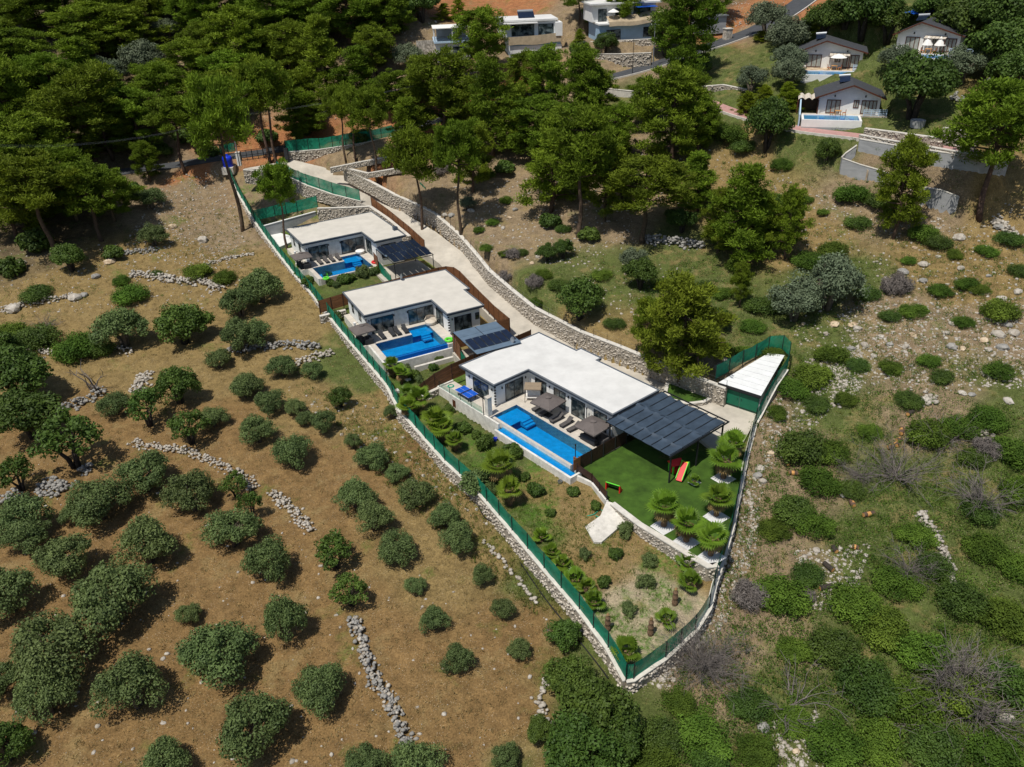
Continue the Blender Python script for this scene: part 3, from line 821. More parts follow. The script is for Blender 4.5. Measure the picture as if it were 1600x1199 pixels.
def glazing(t, p0, p1, z0, z1, panes, out=0.02, fr=0.07, name='sliding_door', fmat='frame_dark', gmat='glass'):
    """a framed window in the wall running from p0 to p1 (local), outward on the right of p0->p1"""
    a, b = Vector((*p0, 0)), Vector((*p1, 0))
    d = (b - a); L = d.length; d.normalize()
    nrm = Vector((d.y, -d.x, 0))
    f = MB()
    at = lambda k, z, o: a + d * k + Vector((0, 0, z)) + nrm * o
    f.bar(at(0, z0 + fr / 2, out), at(L, z0 + fr / 2, out), 0.09, fr); f.bar(at(0, z1 - fr / 2, out), at(L, z1 - fr / 2, out), 0.09, fr)
    for k in range(panes + 1):
        x = fr / 2 + (L - fr) * k / panes
        f.bar(at(x, z0 + fr, out + .003), at(x, z1 - fr, out + .003), fr, 0.085, up=nrm)
    fo = f.build(name, fmat, t)
    for k in range(panes):
        xa, xb = fr + (L - fr) * k / panes, (L - fr) * (k + 1) / panes
        g = MB().bar(at(xa, (z0 + z1) / 2, out - .012), at(xb, (z0 + z1) / 2, out - .012), 0.024, z1 - z0 - 2 * fr)
        g.build('pane', gmat, fo)
    return fo
def lamp_on(t, p, nrm, z=2.1):
    MB().box(p[0] - .06 + nrm[0] * .07, p[0] + .06 + nrm[0] * .07, p[1] - .06 + nrm[1] * .07, p[1] + .06 + nrm[1] * .07, z - .14, z + .14).build('wall_lamp', 'metal_dark', t)

def villa(fr, label, roof, roofmat, height=3.3):
    t = fr.thing('villa', label, 'villa')
    inner = inset(roof, 0.14)
    MB().prism(inner, height - 0.22, height - 0.05).build('roof', roofmat, t)
    fa = ring(MB(), roof, inner, height - 0.34, height).build('fascia', 'fascia', t)
    ring(MB(), inset(roof, -0.05), inset(roof, 0.05), height - 0.075, height + .012).build('roof_edge_trim', 'metal_grey', fa)
    MB().prism(inset(roof, .1), height - 0.36, height - 0.345).build('soffit', 'soffit', t)
    wl = inset(roof, 0.5)
    MB().prism(wl, -1.2, height - 0.352).build('wall', 'white_wall', t)
    return t, wl
def small_roof_bits(t, spots, h=3.3):
    for i, (u, v, k) in enumerate(spots):
        if k == 'dish':
            b = MB().tube([(u, v, h - .1), (u, v, h + .55)], .03, 6)
            s_ = b.build('dish_mast', 'metal_grey', t)
            m = MB(); n = 12
            vs = [(u + .1, v - .1, h + .6)]
            for k2 in range(n):
                a = 2 * math.pi * k2 / n
                vs.append((u + .0 + .40 * math.cos(a), v - .22 + .12 * math.sin(a), h + .6 + .40 * math.sin(a)))
            m.add(vs, [(0, 1 + k2, 1 + (k2 + 1) % n) for k2 in range(n)]).build('dish', 'metal_grey', s_)
        else:
            MB().box(u - .35, u + .35, v - .35, v + .35, h - .1, h + .5).build('roof_vent', 'fascia', t)

# villas one and two share a plan
ROOF_B = [(0, 0), (9.4, 0), (9.4, 9.9), (14.9, 9.9), (14.9, 15.5), (8.6, 15.5), (8.6, 16.3), (0, 16.3)]
ROOF_1 = [(0, 0), (9.2, 0), (9.2, 10.1), (14.9, 10.1), (14.9, 15.6), (0, 15.6)]
ROOF_3 = [(0, 0), (6.65, 0), (6.65, 5.4), (20.5, 5.4), (20.5, 13.1), (10.6, 13.1), (10.6, 13.9), (7.0, 13.9), (7.0, 13.1), (0, 13.1)]
def dress_type_b(t, wl, uF, vE, uD, shift):
    g = 2.32
    glazing(t, (uF, 1.0), (uF, 4.3), .02, g, 2)
    MB().box(uF - .05, uF + .04, 4.5, 6.3, 0.02, 2.75).build('wall_panel', 'dirty_white', t)
    glazing(t, (uF, 6.5), (uF, vE - .15), .02, g, 3)
    glazing(t, (uF + .9, vE), (uF + 3.3, vE), .02, g, 2)
    glazing(t, (uD, vE + .7), (uD, vE + 3.3), .02, g, 2)
    glazing(t, (uD, vE + 3.9), (uD, vE + 4.5), 1.2, 2.2, 1, name='window')
    glazing(t, (2.2, .5), (3.0, .5), .9, 2.2, 1, name='window')
    glazing(t, (5.2, .5), (6.2, .5), .9, 2.2, 1, name='window')
    for v in (.75, 4.4, 6.4): lamp_on(t, (uF, v), (1, 0))
    lamp_on(t, (uD, vE + .4), (1, 0))
v1, wl1 = villa(V1, 'far flat-roofed white villa with solar panel carport, highest of the three terraced villas', ROOF_1, 'roof_cream')
dress_type_b(v1, wl1, 8.7, 10.6, 14.4, 0)
small_roof_bits(v1, [(11.5, 15.2, 'vent')])
v2, wl2 = villa(V2, 'middle flat-roofed white villa with L-shaped roof and pale rooftop', ROOF_B, 'roof_cream')
dress_type_b(v2, wl2, 8.9, 10.4, 14.4, 0)
small_roof_bits(v2, [(0.4, 9.2, 'dish')])
v3, wl3 = villa(V3, 'nearest and largest flat-roofed white villa with bright white L-shaped roof', ROOF_3, 'roof_white')
glazing(v3, (2.0, .5), (5.0, .5), .02, 2.35, 2)
glazing(v3, (6.15, 2.1), (6.15, 4.9), .02, 2.35, 2)
for a, b in ((7.3, 9.3), (10.6, 12.6), (13.6, 15.8), (17.2, 19.2)):
    glazing(v3, (a, 5.9), (b, 5.9), .02, 2.35, 2)
MB().box(16.1, 16.95, 5.84, 5.95, .02, 2.6).build('wall_panel', 'dirty_white', v3)
for p, q in (((1.3, .5), (0, -1)), ((5.7, .5), (0, -1)), ((6.15, 1.6), (1, 0)), ((6.15, 5.3), (1, 0)), ((9.9, 5.9), (0, -1)), ((13.1, 5.9), (0, -1)), ((19.7, 5.9), (0, -1))): lamp_on(v3, p, q)
small_roof_bits(v3, [(0.2, 8.6, 'dish')])
def ring_column(fr, t, u, v, z0, z1, n):
    for k in range(n):
        z = z0 + (z1 - z0) * k / (n - 1)
        MB().lathe([(.05, z - .12), (.14, z - .05), (.14, z + .05), (.05, z + .12)], 10, (u, v)).build('ornament_ring', 'metal_dark', t)
ring_column(V3, v3, 6.38, .36, .35, 2.7, 7)
ring_column(V2, v2, 14.62, 10.2, .6, 2.6, 6)

# ------------------------------------------------------------------ terraces and pools
def pool(fr, label, rects, deep, z=-0.08, steps=None):
    """basin, water and coping; rects list of (u0,u1,v0,v1,depth)"""
    t = fr.thing('swimming_pool', label, 'pool')
    for (u0, u1, v0, v1, d) in rects:
        m = MB(); a, b, c, e = u0, u1, v0, v1
        m.add([(a, c, -d), (b, c, -d), (b, e, -d), (a, e, -d)], [(0, 1, 2, 3)])
        m.build('pool_floor', 'pool_tile', t)
    return t
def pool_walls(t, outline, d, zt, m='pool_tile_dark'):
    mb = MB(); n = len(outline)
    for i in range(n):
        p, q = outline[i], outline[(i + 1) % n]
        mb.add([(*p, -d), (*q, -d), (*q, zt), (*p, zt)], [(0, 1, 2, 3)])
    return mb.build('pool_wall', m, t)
def paving(fr, name, pieces, label, z0=-1.7, z1=0.0, m='travertine', tile=None):
    """paved slab made of rectangles in the villa's own axes, with separate tiles laid on it"""
    t = struct(obj(name, None, None, fr.w(0, 0), fr.rz), label)
    mb = MB()
    for (u0, u1, v0, v1) in pieces: mb.box(u0, u1, v0, v1, z0, z1 - .03)
    mb.build('slab_base', 'dirty_white', t)
    cache = {}
    k = 0
    for (u0, u1, v0, v1) in pieces:
        nu, nv = max(1, round((u1 - u0) / 1.2)), max(1, round((v1 - v0) / 1.2))
        du, dv = (u1 - u0) / nu, (v1 - v0) / nv
        key = (round(du, 3), round(dv, 3))
        if key not in cache:
            cache[key] = MB().box(.006, du - .006, .006, dv - .006, -.03, 0).mesh('tile', m)
        for i in range(nu):
            for j in range(nv):
                obj('tile', cache[key], t, (u0 + i * du, v0 + j * dv, z1 + random.uniform(-.002, .002)))
    return t
def water(t, poly, z):
    m = MB().add([(*p, z) for p in poly], [tuple(range(len(poly)))])
    return m.build('water', 'water', t)

for fr, vt, nm, low, edge in ((V1, v1, 'far', 1.5, 16.7), (V2, v2, 'middle', 1.9, 16.7)):
    paving(fr, 'terrace', [(8.9, 9.75, -.3, 10.35), (9.75, 11.85, -.3, 5.75), (11.85, 16.9, -.35, .35), (9.75, 17.2, 8.85, 10.35), (8.2, 11.85, -1.35, -.3), (.6, 8.2, -.45, .45)], 'cream stone terrace around the %s villa pool' % nm, z0=-low)
    t = pool(fr, 'L-shaped blue swimming pool of the %s villa' % nm, [(9.75, 11.85, 5.75, 8.85, .45), (11.85, edge, .35, 8.85, 1.35)], 1.35)
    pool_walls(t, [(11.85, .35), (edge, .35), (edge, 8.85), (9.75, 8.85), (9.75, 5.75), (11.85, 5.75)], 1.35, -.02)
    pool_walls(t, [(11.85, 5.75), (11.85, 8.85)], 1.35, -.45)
    for k in range(3):
        MB().box(11.86, 12.25 + .35 * (2 - k), 7.0, 8.3, -1.0 + .2 * k, -.78 + .2 * k).build('step', 'pool_tile', t)
    water(t, [(11.85, .35), (edge, .35), (edge, 8.85), (9.75, 8.85), (9.75, 5.75), (11.85, 5.75)], -.09)
    if nm == 'middle':
        MB().box(edge, edge + .28, .35, 8.85, -1.7, -.10).build('overflow_edge', 'pool_tile_dark', t)
        MB().box(edge + .28, edge + 1.0, .0, 8.95, -1.7, -.62).build('overflow_channel', 'pool_tile_dark', t)
        MB().box(edge + 1.0, edge + 1.25, -.2, 9.1, -1.9, -.28).build('channel_wall', 'dirty_white', t)
        MB().box(11.3, edge + 1.0, -.62, -.36, -1.9, -.02).build('side_wall', 'dirty_white', t)
    else:
        MB().box(edge, edge + .3, .0, 9.0, -1.6, -.05).build('overflow_edge', 'travertine', t)

paving(V3, 'terrace', [(6.15, 21.35, 2.55, 5.9), (6.15, 7.65, .3, 2.55), (20.9, 21.35, -.75, 2.55), (7.9, 20.9, -1.35, -1.02), (-2.0, 6.15, -1.75, .5), (6.15, 7.65, -1.75, .3)], 'cream stone terrace along the nearest villa and its long pool', z0=-1.75)
t3 = pool(V3, 'long blue rectangular swimming pool of the nearest villa', [(7.65, 10.1, -1.02, 2.55, .5), (10.1, 20.9, -1.02, 2.55, 1.45)], 1.45)
pool_walls(t3, [(7.65, -1.02), (20.9, -1.02), (20.9, 2.55), (7.65, 2.55)], 1.45, -.02)
pool_walls(t3, [(10.1, -1.02), (10.1, 2.55)], 1.45, -.5)
for k in range(3):
    MB().box(10.11, 10.5 + .35 * (2 - k), 1.0, 2.4, -1.1 + .2 * k, -.88 + .2 * k).build('step', 'pool_tile', t3)
water(t3, [(7.65, -1.02), (20.9, -1.02), (20.9, 2.55), (7.65, 2.55)], -.07)
MB().box(9.7, 22.0, -2.35, -1.36, -1.75, -.62).build('overflow_channel', 'pool_tile', t3)
MB().box(9.7, 22.0, -2.62, -2.35, -2.0, -.30).build('channel_wall', 'dirty_white', t3)
MB().box(22.0, 22.25, -2.62, -1.0, -2.0, -.3).build('channel_end', 'dirty_white', t3)
water(t3, [(9.7, -2.35), (22.0, -2.35), (22.0, -1.36), (9.7, -1.36)], -.45)
# white retaining wall below the nearest terrace
t = V3.thing('retaining_wall', 'white rendered retaining wall under the nearest villa deck and pool channel', 'wall')
MB().box(-2.05, 9.7, -2.0, -1.76, -2.1, .18).build('wall_face', 'dirty_white', t)
MB().box(-2.25, -2.05, -2.0, .4, -2.1, .18).build('wall_return', 'dirty_white', t)
MB().box(.9, 1.5, -2.03, -1.99, -1.3, -.35).build('hatch', 'wood_door', t)
t = V3.thing('garden_step', 'pale concrete ledge along the foot of the nearest villa pool wall', 'ledge')
MB().box(-.5, 23.2, -3.5, -2.64, -2.6, -1.35).build('ledge_slab', 'concrete_cap', t)
t = V3.thing('pillar', 'free-standing pale stone pillar at the corner of the nearest pool', 'pillar')
MB().box(7.0, 7.55, -1.7, -1.1, 0, 2.5).build('shaft', 'dirty_white', t)
MB().box(6.96, 7.59, -1.74, -1.06, 2.5, 2.56).build('cap_stone', 'travertine', t)
t = V2.thing('garden_step', 'pale concrete edging below the middle pool overflow channel', 'ledge')
MB().box(18.6, 19.0, 3.2, 9.2, -2.4, -1.1).build('ledge_slab', 'concrete_cap', t)
# glass balustrade round the left deck
t = V3.thing('glass_balustrade', 'clear glass balustrade along the left deck of the nearest villa', 'balustrade')
for k in range(4):
    u0 = -1.9 + k * 2.15
    MB().box(u0 + .03, u0 + 2.1, -1.9, -1.88, .2, 1.05).build('glass_panel', 'light_glass', t)
    MB().box(u0 - .02, u0 + .02, -1.92, -1.86, .18, 1.1).build('post', 'metal_dark', t)

# ------------------------------------------------------------------ terrace furniture
def make_lounger(label, group, fabric):
    t = thing('sun_lounger', label, 'sun lounger', group=group)
    MB().box(-.95, .95, -.31, .31, .22, .28).build('frame', 'charcoal', t)
    MB().box(-.93, .30, -.29, .29, .281, .36).build('seat', fabric, t)
    m = MB(); m.bar((.30, 0, .33), (.88, 0, .72), .58, .08); m.build('backrest', fabric, t)
    for sx in (-.8, .8):
        for sy in (-.26, .26):
            MB().box(sx - .03, sx + .03, sy - .03, sy + .03, 0, .22).build('leg', 'charcoal', t)
    return t
lg = make_lounger('first of four dark loungers by the middle pool, nearest the sofa', 'loungers by the middle pool', 'charcoal')
names2 = ['second of four dark loungers by the middle pool, left one of the close pair', 'third of four dark loungers by the middle pool, right one of the close pair', 'last of four dark loungers by the middle pool, nearest the shallow shelf']
lg.location = V2.w(10.5, 1.9); lg.rotation_euler.z = V2.rz + math.pi
for v, nme in zip((3.4, 4.15, 5.3), names2):
    dup(lg, V2.w(10.5 + random.uniform(-.1, .1), v), V2.rz + math.pi + random.uniform(-.05, .05), nme)
lg1 = make_lounger('first of four grey loungers by the far pool, nearest the parasol', 'loungers by the far pool', 'grey_fabric')
lg1.location = V1.w(10.5, 2.1); lg1.rotation_euler.z = V1.rz + math.pi
for v, nme in zip((3.15, 4.15, 5.25), ('second of four grey loungers by the far pool', 'third of four grey loungers by the far pool', 'last of four grey loungers by the far pool, nearest the shallow shelf')):
    dup(lg1, V1.w(10.5, v), V1.rz + math.pi, nme)
names3 = ['first grey lounger by the nearest pool, half under the left parasol', 'second grey lounger by the nearest pool, under the left parasol edge', 'third grey lounger by the nearest pool, just right of the left parasol', 'fourth grey lounger by the nearest pool, midway between both parasols', 'fifth grey lounger by the nearest pool, just left of the right parasol']
for u, nme in zip((10.2, 11.5, 13.5, 14.9, 16.2), names3):
    dup(lg1, V3.w(u, 3.75 + random.uniform(-.1, .1)), V3.rz + math.pi / 2 + random.uniform(-.08, .08), nme, 'loungers by the nearest pool')
def make_parasol(label, group, cloth='parasol_cloth', half=1.55, h=2.55):
    t = thing('parasol', label, 'parasol', group=group)
    MB().tube([(0, 0, 0), (0, 0, h + .05)], .035, 8).build('pole', 'metal_dark', t)
    MB().box(-.4, .4, -.4, .4, 0, .08).build('base', 'charcoal', t)
    m = MB(); N = 8; ringp = []
    for k in range(N):
        a = math.pi / 4 * k
        r = half * (1.36 if k % 2 else 1.0) * 1.0
        ringp.append((r * math.cos(a), r * math.sin(a), h - .58 - (.06 if k % 2 else 0)))
    mid = [(x * .5, y * .5, h - .27) for x, y, z in ringp]
    vs = [(0, 0, h)] + mid + ringp + [(x, y, z - .16) for x, y, z in ringp]
    fs = []
    for k in range(N):
        j = (k + 1) % N
        fs += [(0, 1 + k, 1 + j), (1 + k, 1 + N + k, 1 + N + j, 1 + j), (1 + N + k, 1 + 2 * N + k, 1 + 2 * N + j, 1 + N + j)]
    c = m.add(vs, fs).build('canopy', cloth, t)
    m = MB(); m.add([(0, 0, h + .12)] + [(.42 * math.cos(math.pi / 4 * k), .42 * math.sin(math.pi / 4 * k), h - .02) for k in range(N)], [(0, 1 + k, 1 + (k + 1) % N) for k in range(N)])
    m.build('vent_cap', cloth, c)
    for k in range(N):
        MB().bar((0, 0, h - .05), ringp[k], .025, .03).build('rib', 'metal_dark', t)
    return t
ps = make_parasol('grey-brown square parasol shading loungers, left one by the nearest pool', 'parasols on the villa terraces')
ps.location = V3.w(12.0, 3.7); ps.rotation_euler.z = V3.rz + .12
dup(ps, V3.w(19.1, 3.85), V3.rz + .05, 'grey-brown square parasol over a sofa set, right one by the nearest pool')
dup(ps, V2.w(10.4, -.75), V2.rz + .1, 'grey-brown parasol over the sofa beside the middle pool', scale=(.95, .95, 1))
dup(ps, V1.w(10.4, -.7), V1.rz, 'grey-brown parasol beside the far pool, next to a pine trunk', scale=(.95, .95, .95))
def rug(fr, label, u0, u1, v0, v1, z=.012):
    t = fr.thing('outdoor_rug', label, 'rug')
    MB().box(u0, u1, v0, v1, .004, z).build('rug_mat', 'grey_fabric', t)
rug(V3, 'dark rug under the sofa set beside the nearest pool', 17.6, 21.0, 3.2, 5.6)
rug(V2, 'dark rug under the sofa beside the middle pool', 8.9, 11.5, -1.3, .2)
rug(V1, 'dark rug under the sofa beside the far pool', 9.0, 11.6, -1.3, 0.2)
def make_sofa(label, L, m='charcoal', cush='grey_fabric'):
    t = thing('garden_sofa', label, 'sofa', group='garden sofas on the terraces')
    MB().box(-L / 2, L / 2, -.4, .4, .05, .34).build('base', m, t)
    n = max(1, round(L / .8))
    for k in range(n):
        x0 = -L / 2 + .08 + k * (L - .16) / n
        MB().box(x0 + .01, x0 + (L - .16) / n - .01, -.36, .26, .341, .48).build('seat_cushion', cush, t)
        MB().box(x0 + .01, x0 + (L - .16) / n - .01, .2, .34, .481, .80).build('back_cushion', cush, t)
    MB().box(-L / 2, L / 2, .341, .41, .341, .72).build('backrest', m, t)
    for s in (-1, 1): MB().box(min(s * L / 2, s * (L / 2 - .075)), max(s * L / 2, s * (L / 2 - .075)), -.4, .34, .341, .6).build('armrest', m, t)
    return t
sf = make_sofa('dark three-seat sofa under the right parasol, backing on to the nearest pool', 2.2)
sf.location = V3.w(19.1, 3.35); sf.rotation_euler.z = V3.rz + math.pi
dup(sf, V3.w(20.5, 4.35), V3.rz - math.pi / 2, 'dark sofa at right angles under the right parasol, near the slatted screen', scale=(.62, 1, 1))
dup(sf, V3.w(18.0, 4.5), V3.rz + math.pi / 2, 'dark sofa end under the right parasol, on its left side', scale=(.5, 1, 1))
dup(sf, V2.w(10.0, -.95), V2.rz + math.pi, 'dark sofa under the parasol beside the middle pool')
dup(sf, V2.w(11.35, -.3), V2.rz - math.pi / 2, 'short dark sofa at the pool end of the middle seating', scale=(.55, 1, 1))
dup(sf, V1.w(10.2, -.95), V1.rz + math.pi, 'dark sofa under the parasol beside the far pool')
dup(sf, V1.w(11.4, -.3), V1.rz - math.pi / 2, 'short dark sofa at the pool end of the far seating', scale=(.55, 1, 1))
def low_table(fr, u, v, label):
    t = fr.thing('coffee_table', label, 'table', u, v, group='low tables by the sofas')
    MB().box(-.4, .4, -.3, .3, .36, .41).build('table_top', 'charcoal', t)
    for sx in (-.34, .34):
        for sy in (-.24, .24): MB().box(sx - .03, sx + .03, sy - .03, sy + .03, 0.01, .36).build('leg', 'charcoal', t)
low_table(V3, 19.1, 4.4, 'dark low table in the sofa set under the right parasol')
low_table(V2, 10.0, .1, 'dark low table in front of the sofa by the middle pool')
low_table(V1, 10.2, .1, 'dark low table in front of the sofa by the far pool')
def nest_chair(fr, u, v, label, cloth):
    t = fr.thing('nest_chair', label, 'daybed', u, v, rz=math.pi * .25)
    MB().lathe([(.5, .0), (.75, .12), (.8, .34), (.72, .36)], 18).build('base', 'cream_cushion', t)
    MB().lathe([(.74, .36), (.80, .42), (.72, .52), (.2, .55)], 18).build('cushion', cloth, t, True)
    m = MB(); n = 10; vs, fs = [], []
    for k in range(n + 1):
        a = math.pi * k / n
        for j, (r, z) in enumerate(((.82, .36), (.95, .75), (.72, 1.15))):
            vs.append((r * math.cos(a), r * math.sin(a), z * (1 - .0) - (0 if 0 < k < n else .2 * j)))
    for k in range(n):
        for j in range(2):
            e = k * 3 + j
            fs.append((e, e + 3, e + 4, e + 1))
    m.add(vs, fs).build('hood', 'cream_cushion' if cloth != 'white_cloth' else 'grey_fabric', t)
nest_chair(V2, 10.15, 8.9 + .35, 'round cream nest daybed in the inner corner of the middle villa', 'cream_cushion')
nest_chair(V1, 10.0, 9.2, 'round daybed with white cushion in the inner corner of the far villa', 'white_cloth')
# canopied swing seat by the nearest villa
t = V3.thing('swing_seat', 'brown canopied swing seat with white cushions against the nearest villa', 'swing seat', 8.15, 4.75, rz=math.pi * .25)
MB().add([(-1.0, -.75, 1.85), (1.0, -.75, 1.85), (1.0, .55, 2.1), (-1.0, .55, 2.1), (-1.0, -.75, 1.74), (1.0, -.75, 1.74), (1.0, .55, 2.0), (-1.0, .55, 2.0)], [(0, 1, 2, 3), (0, 4, 5, 1), (1, 5, 6, 2), (2, 6, 7, 3), (3, 7, 4, 0)]).build('canopy', 'parasol_beige', t)
for s in (-.95, .95):
    MB().tube([(s, -.7, 0), (s, -.1, 1.95)], .03, 6).build('leg', 'metal_dark', t); MB().tube([(s, .7, 0), (s, -.1, 1.95)], .03, 6).build('leg', 'metal_dark', t)
MB().box(-.85, .85, -.35, .25, .42, .52).build('seat', 'white_cloth', t)
MB().add([(-.85, .2, .52), (.85, .2, .52), (.85, .45, 1.05), (-.85, .45, 1.05), (-.85, .3, .52), (.85, .3, .52), (.85, .55, 1.05), (-.85, .55, 1.05)], [(0, 1, 2, 3), (5, 4, 7, 6), (3, 2, 6, 7), (0, 4, 5, 1), (1, 5, 6, 2), (4, 0, 3, 7)]).build('backrest', 'white_cloth', t)
MB().tube([(-.95, -.1, 1.95), (.95, -.1, 1.95)], .03, 6).build('top_bar', 'metal_dark', t)
# table tennis table on the left deck
t = V3.thing('table_tennis_table', 'blue table tennis table on the left deck of the nearest villa', 'table', 2.15, -.72)
for s in (-1, 1):
    MB().box(min(s * .01, s * 1.37), max(s * .01, s * 1.37), -.76, .76, .72, .76).build('table_half', 'table_blue', t)
    for y in (-.55, .55): MB().box(s * 1.0 - .03, s * 1.0 + .03, y - .03, y + .03, 0, .72).build('leg', 'metal_dark', t)
for a in ((-1.37, 1.37, -.76, -.74), (-1.37, 1.37, .74, .76), (-1.37, 1.37, -.008, .008)): MB().box(a[0], a[1], a[2], a[3], .761, .763).build('line', 'white_cloth', t)
MB().box(-.008, .008, -.9, .9, .764, .91).build('net', 'grey_fabric', t)
def coil(fr, u, v, r, label, m='hose_green', turns=4):
    t = fr.thing('garden_hose', label, 'hose', u, v)
    pts = [(r * (1 - .06 * k / 12) * math.cos(2 * math.pi * k / 14), r * (1 - .06 * k / 12) * math.sin(2 * math.pi * k / 14), .03 + .022 * k / 14) for k in range(14 * turns)]
    MB().tube(pts, .035, 5).build('coil', m, t)
coil(V3, -1.3, -.6, .42, 'coiled green hose at the far end of the left deck')
def post_lamp(p, h, label, z0=0):
    t = thing('lamp_post', label, 'lamp', p, group='slim dark posts round the pools')
    MB().tube([(0, 0, -.2), (0, 0, h)], .05, 8).build('pole', 'metal_dark', t)
    MB().box(-.08, .08, -.08, .08, h, h + .12).build('lamp_head', 'metal_dark', t)
post_lamp(V3.w(21.25, -.95), 2.6, 'slim dark post at the near corner of the nearest pool')
post_lamp(V3.w(16.6, 5.35), 2.3, 'slim dark post between the loungers and the nearest villa wall')
post_lamp(V3.w(7.0, -1.95), 2.7, 'slim dark post beside the pale pillar at the nearest pool')
post_lamp(V3.w(4.6, 15.2, -.1), 2.6, 'slim dark post on the driveway behind the nearest villa roof')
post_lamp(V2.w(9.1, .3), 2.4, 'slim dark post at the outer wall corner of the middle villa')
for k, p in enumerate(((19.6, -.9), (13.2, 3.1))): pass
# pool toys and loose things
def float_toy(fr, u, v, label, m, s=1.0):
    t = fr.thing('pool_float', label, 'pool float', u, v, rz=random.uniform(0, 3))
    n = 12; mb = MB()
    ringpts = [(.38 * s * math.cos(2 * math.pi * k / n), .38 * s * math.sin(2 * math.pi * k / n), .13 * s) for k in range(n + 1)]
    mb.tube(ringpts, .13 * s, 8, False).build('tube', m, t, True)
    MB().tube([(.38 * s, 0, .15 * s), (.5 * s, 0, .5 * s), (.36 * s, 0, .66 * s)], [.11 * s, .09 * s, .04 * s], 7).build('head', m, t, True)
float_toy(V2, 16.3, 9.35, 'bright green inflatable at the far corner of the middle pool', 'toy_green', 1.3)
float_toy(V1, 15.5, 9.6, 'red inflatable beside the far pool', 'toy_red', 1.2)
float_toy(V1, 17.6, .7, 'lime inflatable at the planted edge of the far pool', 'toy_green', 1.1)
def bucket(fr, u, v, z, label, m='blue_plastic'):
    t = fr.thing('bucket', label, 'bucket', u, v, z)
    MB().lathe([(.2, 0), (.27, .42), (.25, .42), (.19, .05)], 10).build('pail', m, t)
    MB().tube([(-.26, 0, .42), (0, 0, .62), (.26, 0, .42)], .015, 5).build('handle', 'metal_grey', t)
bucket(V3, 10.3, -3.0, -1.35, 'blue bucket on the ledge below the nearest pool')
bucket(V2, 18.2, 9.4, -.9, 'blue bucket beside the overflow end of the middle pool')
bucket(V3, 21.2, -3.1, -1.35, 'grey pail on the ledge at the end of the pool channel', 'metal_grey')
for fr, nm in ((V1, 'far'), (V2, 'middle')):
    t = fr.thing('outdoor_shower', 'white outdoor shower column by the fence of the %s villa' % nm, 'shower', 7.9, -1.0, -.3)
    MB().box(-.22, .22, -.12, .12, 0, 2.2).build('column', 'white_wall', t)
    MB().tube([(0, .1, 2.05), (0, .5, 2.1)], .03, 6).build('shower_arm', 'metal_dark', t)
    MB().box(-.5, .5, -.1, .9, .002, .06).build('tray', 'dirty_white', t)
# ------------------------------------------------------------------ carports, pergola
def carport(fr, label, u0, u1, v0, v1, zf, h, rows, sheets):
    """steel frame; rows: list of (ua, ub, count) of solar panels; sheets: (ua, ub, va, vb) of translucent roofing"""
    t = fr.thing('carport', label, 'carport')
    for u in (u0 + .1, u1 - .1):
        for v in (v0 + .1, v1 - .1): MB().box(u - .05, u + .05, v - .05, v + .05, zf, h).build('post', 'metal_dark', t)
    for u in (u0 + .1, (u0 + u1) / 2, u1 - .1): MB().box(u - .05, u + .05, v0, v1, h, h + .1).build('beam', 'metal_dark', t)
    for v in (v0 + .05, (v0 + v1) / 2, v1 - .05): MB().box(u0, u1, v - .04, v + .04, h + .101, h + .17).build('rafter', 'metal_dark', t)
    for (a, b, c, d) in sheets: MB().box(a, b, c, d, h + .175, h + .20).build('roof_sheet', 'poly_sheet', t)
    for (a, b, n) in rows:
        w = (v1 - v0 - .2) / n
        for k in range(n):
            va = v0 + .1 + k * w
            z0, z1 = h + .26, h + .52
            fo = MB().add([(a, va + .04, z1), (b, va + .04, z0), (b, va + w - .04, z0), (a, va + w - .04, z1), (a, va + .04, z1 - .05), (b, va + .04, z0 - .05), (b, va + w - .04, z0 - .05), (a, va + w - .04, z1 - .05)],
                          [(3, 2, 1, 0)[::-1], (4, 5, 6, 7)[::-1], (0, 4, 5, 1)[::-1], (1, 5, 6, 2)[::-1], (2, 6, 7, 3)[::-1], (3, 7, 4, 0)[::-1]]).build('solar_panel', 'solar_frame', t)
            MB().add([(a + .05, va + .09, z1 + .004), (b - .05, va + .09, z0 + .012), (b - .05, va + w - .09, z0 + .012), (a + .05, va + w - .09, z1 + .004)], [(0, 1, 2, 3)]).build('cells', 'solar', fo)
    return t
carport(V2, 'steel carport of the middle villa with one row of solar panels and grey roof sheets', 19.0, 25.2, 8.9, 15.2, -.6, 2.35, [(22.4, 25.1, 6)], [(19.0, 20.9, 8.9, 12.0), (19.0, 20.9, 12.1, 15.2), (20.95, 22.6, 8.9, 12.0), (20.95, 22.6, 12.1, 15.2), (22.7, 26.2, 8.9, 15.2)])
carport(V1, 'steel carport of the far villa covered by two rows of solar panels', 16.2, 23.6, 9.7, 16.4, -1.0, 2.35, [(16.4, 19.6, 6), (20.3, 23.4, 6)], [(19.5, 20.4, 9.8, 16.3), (16.2, 19.4, 9.8, 16.3)])
for fr, nm, u0, u1, z, ve in ((V1, 'far', 15.6, 25.0, -.95, 16.9), (V2, 'middle', 18.7, 26.6, -.55, 16.0)):
    o = struct(MB().box(u0, u1, 8.7, ve, z - 1.2, z).build('parking_slab', 'concrete'), 'concrete parking floor under the carport of the %s villa' % nm)
    o.location = fr.w(0, 0); o.rotation_euler.z = fr.rz

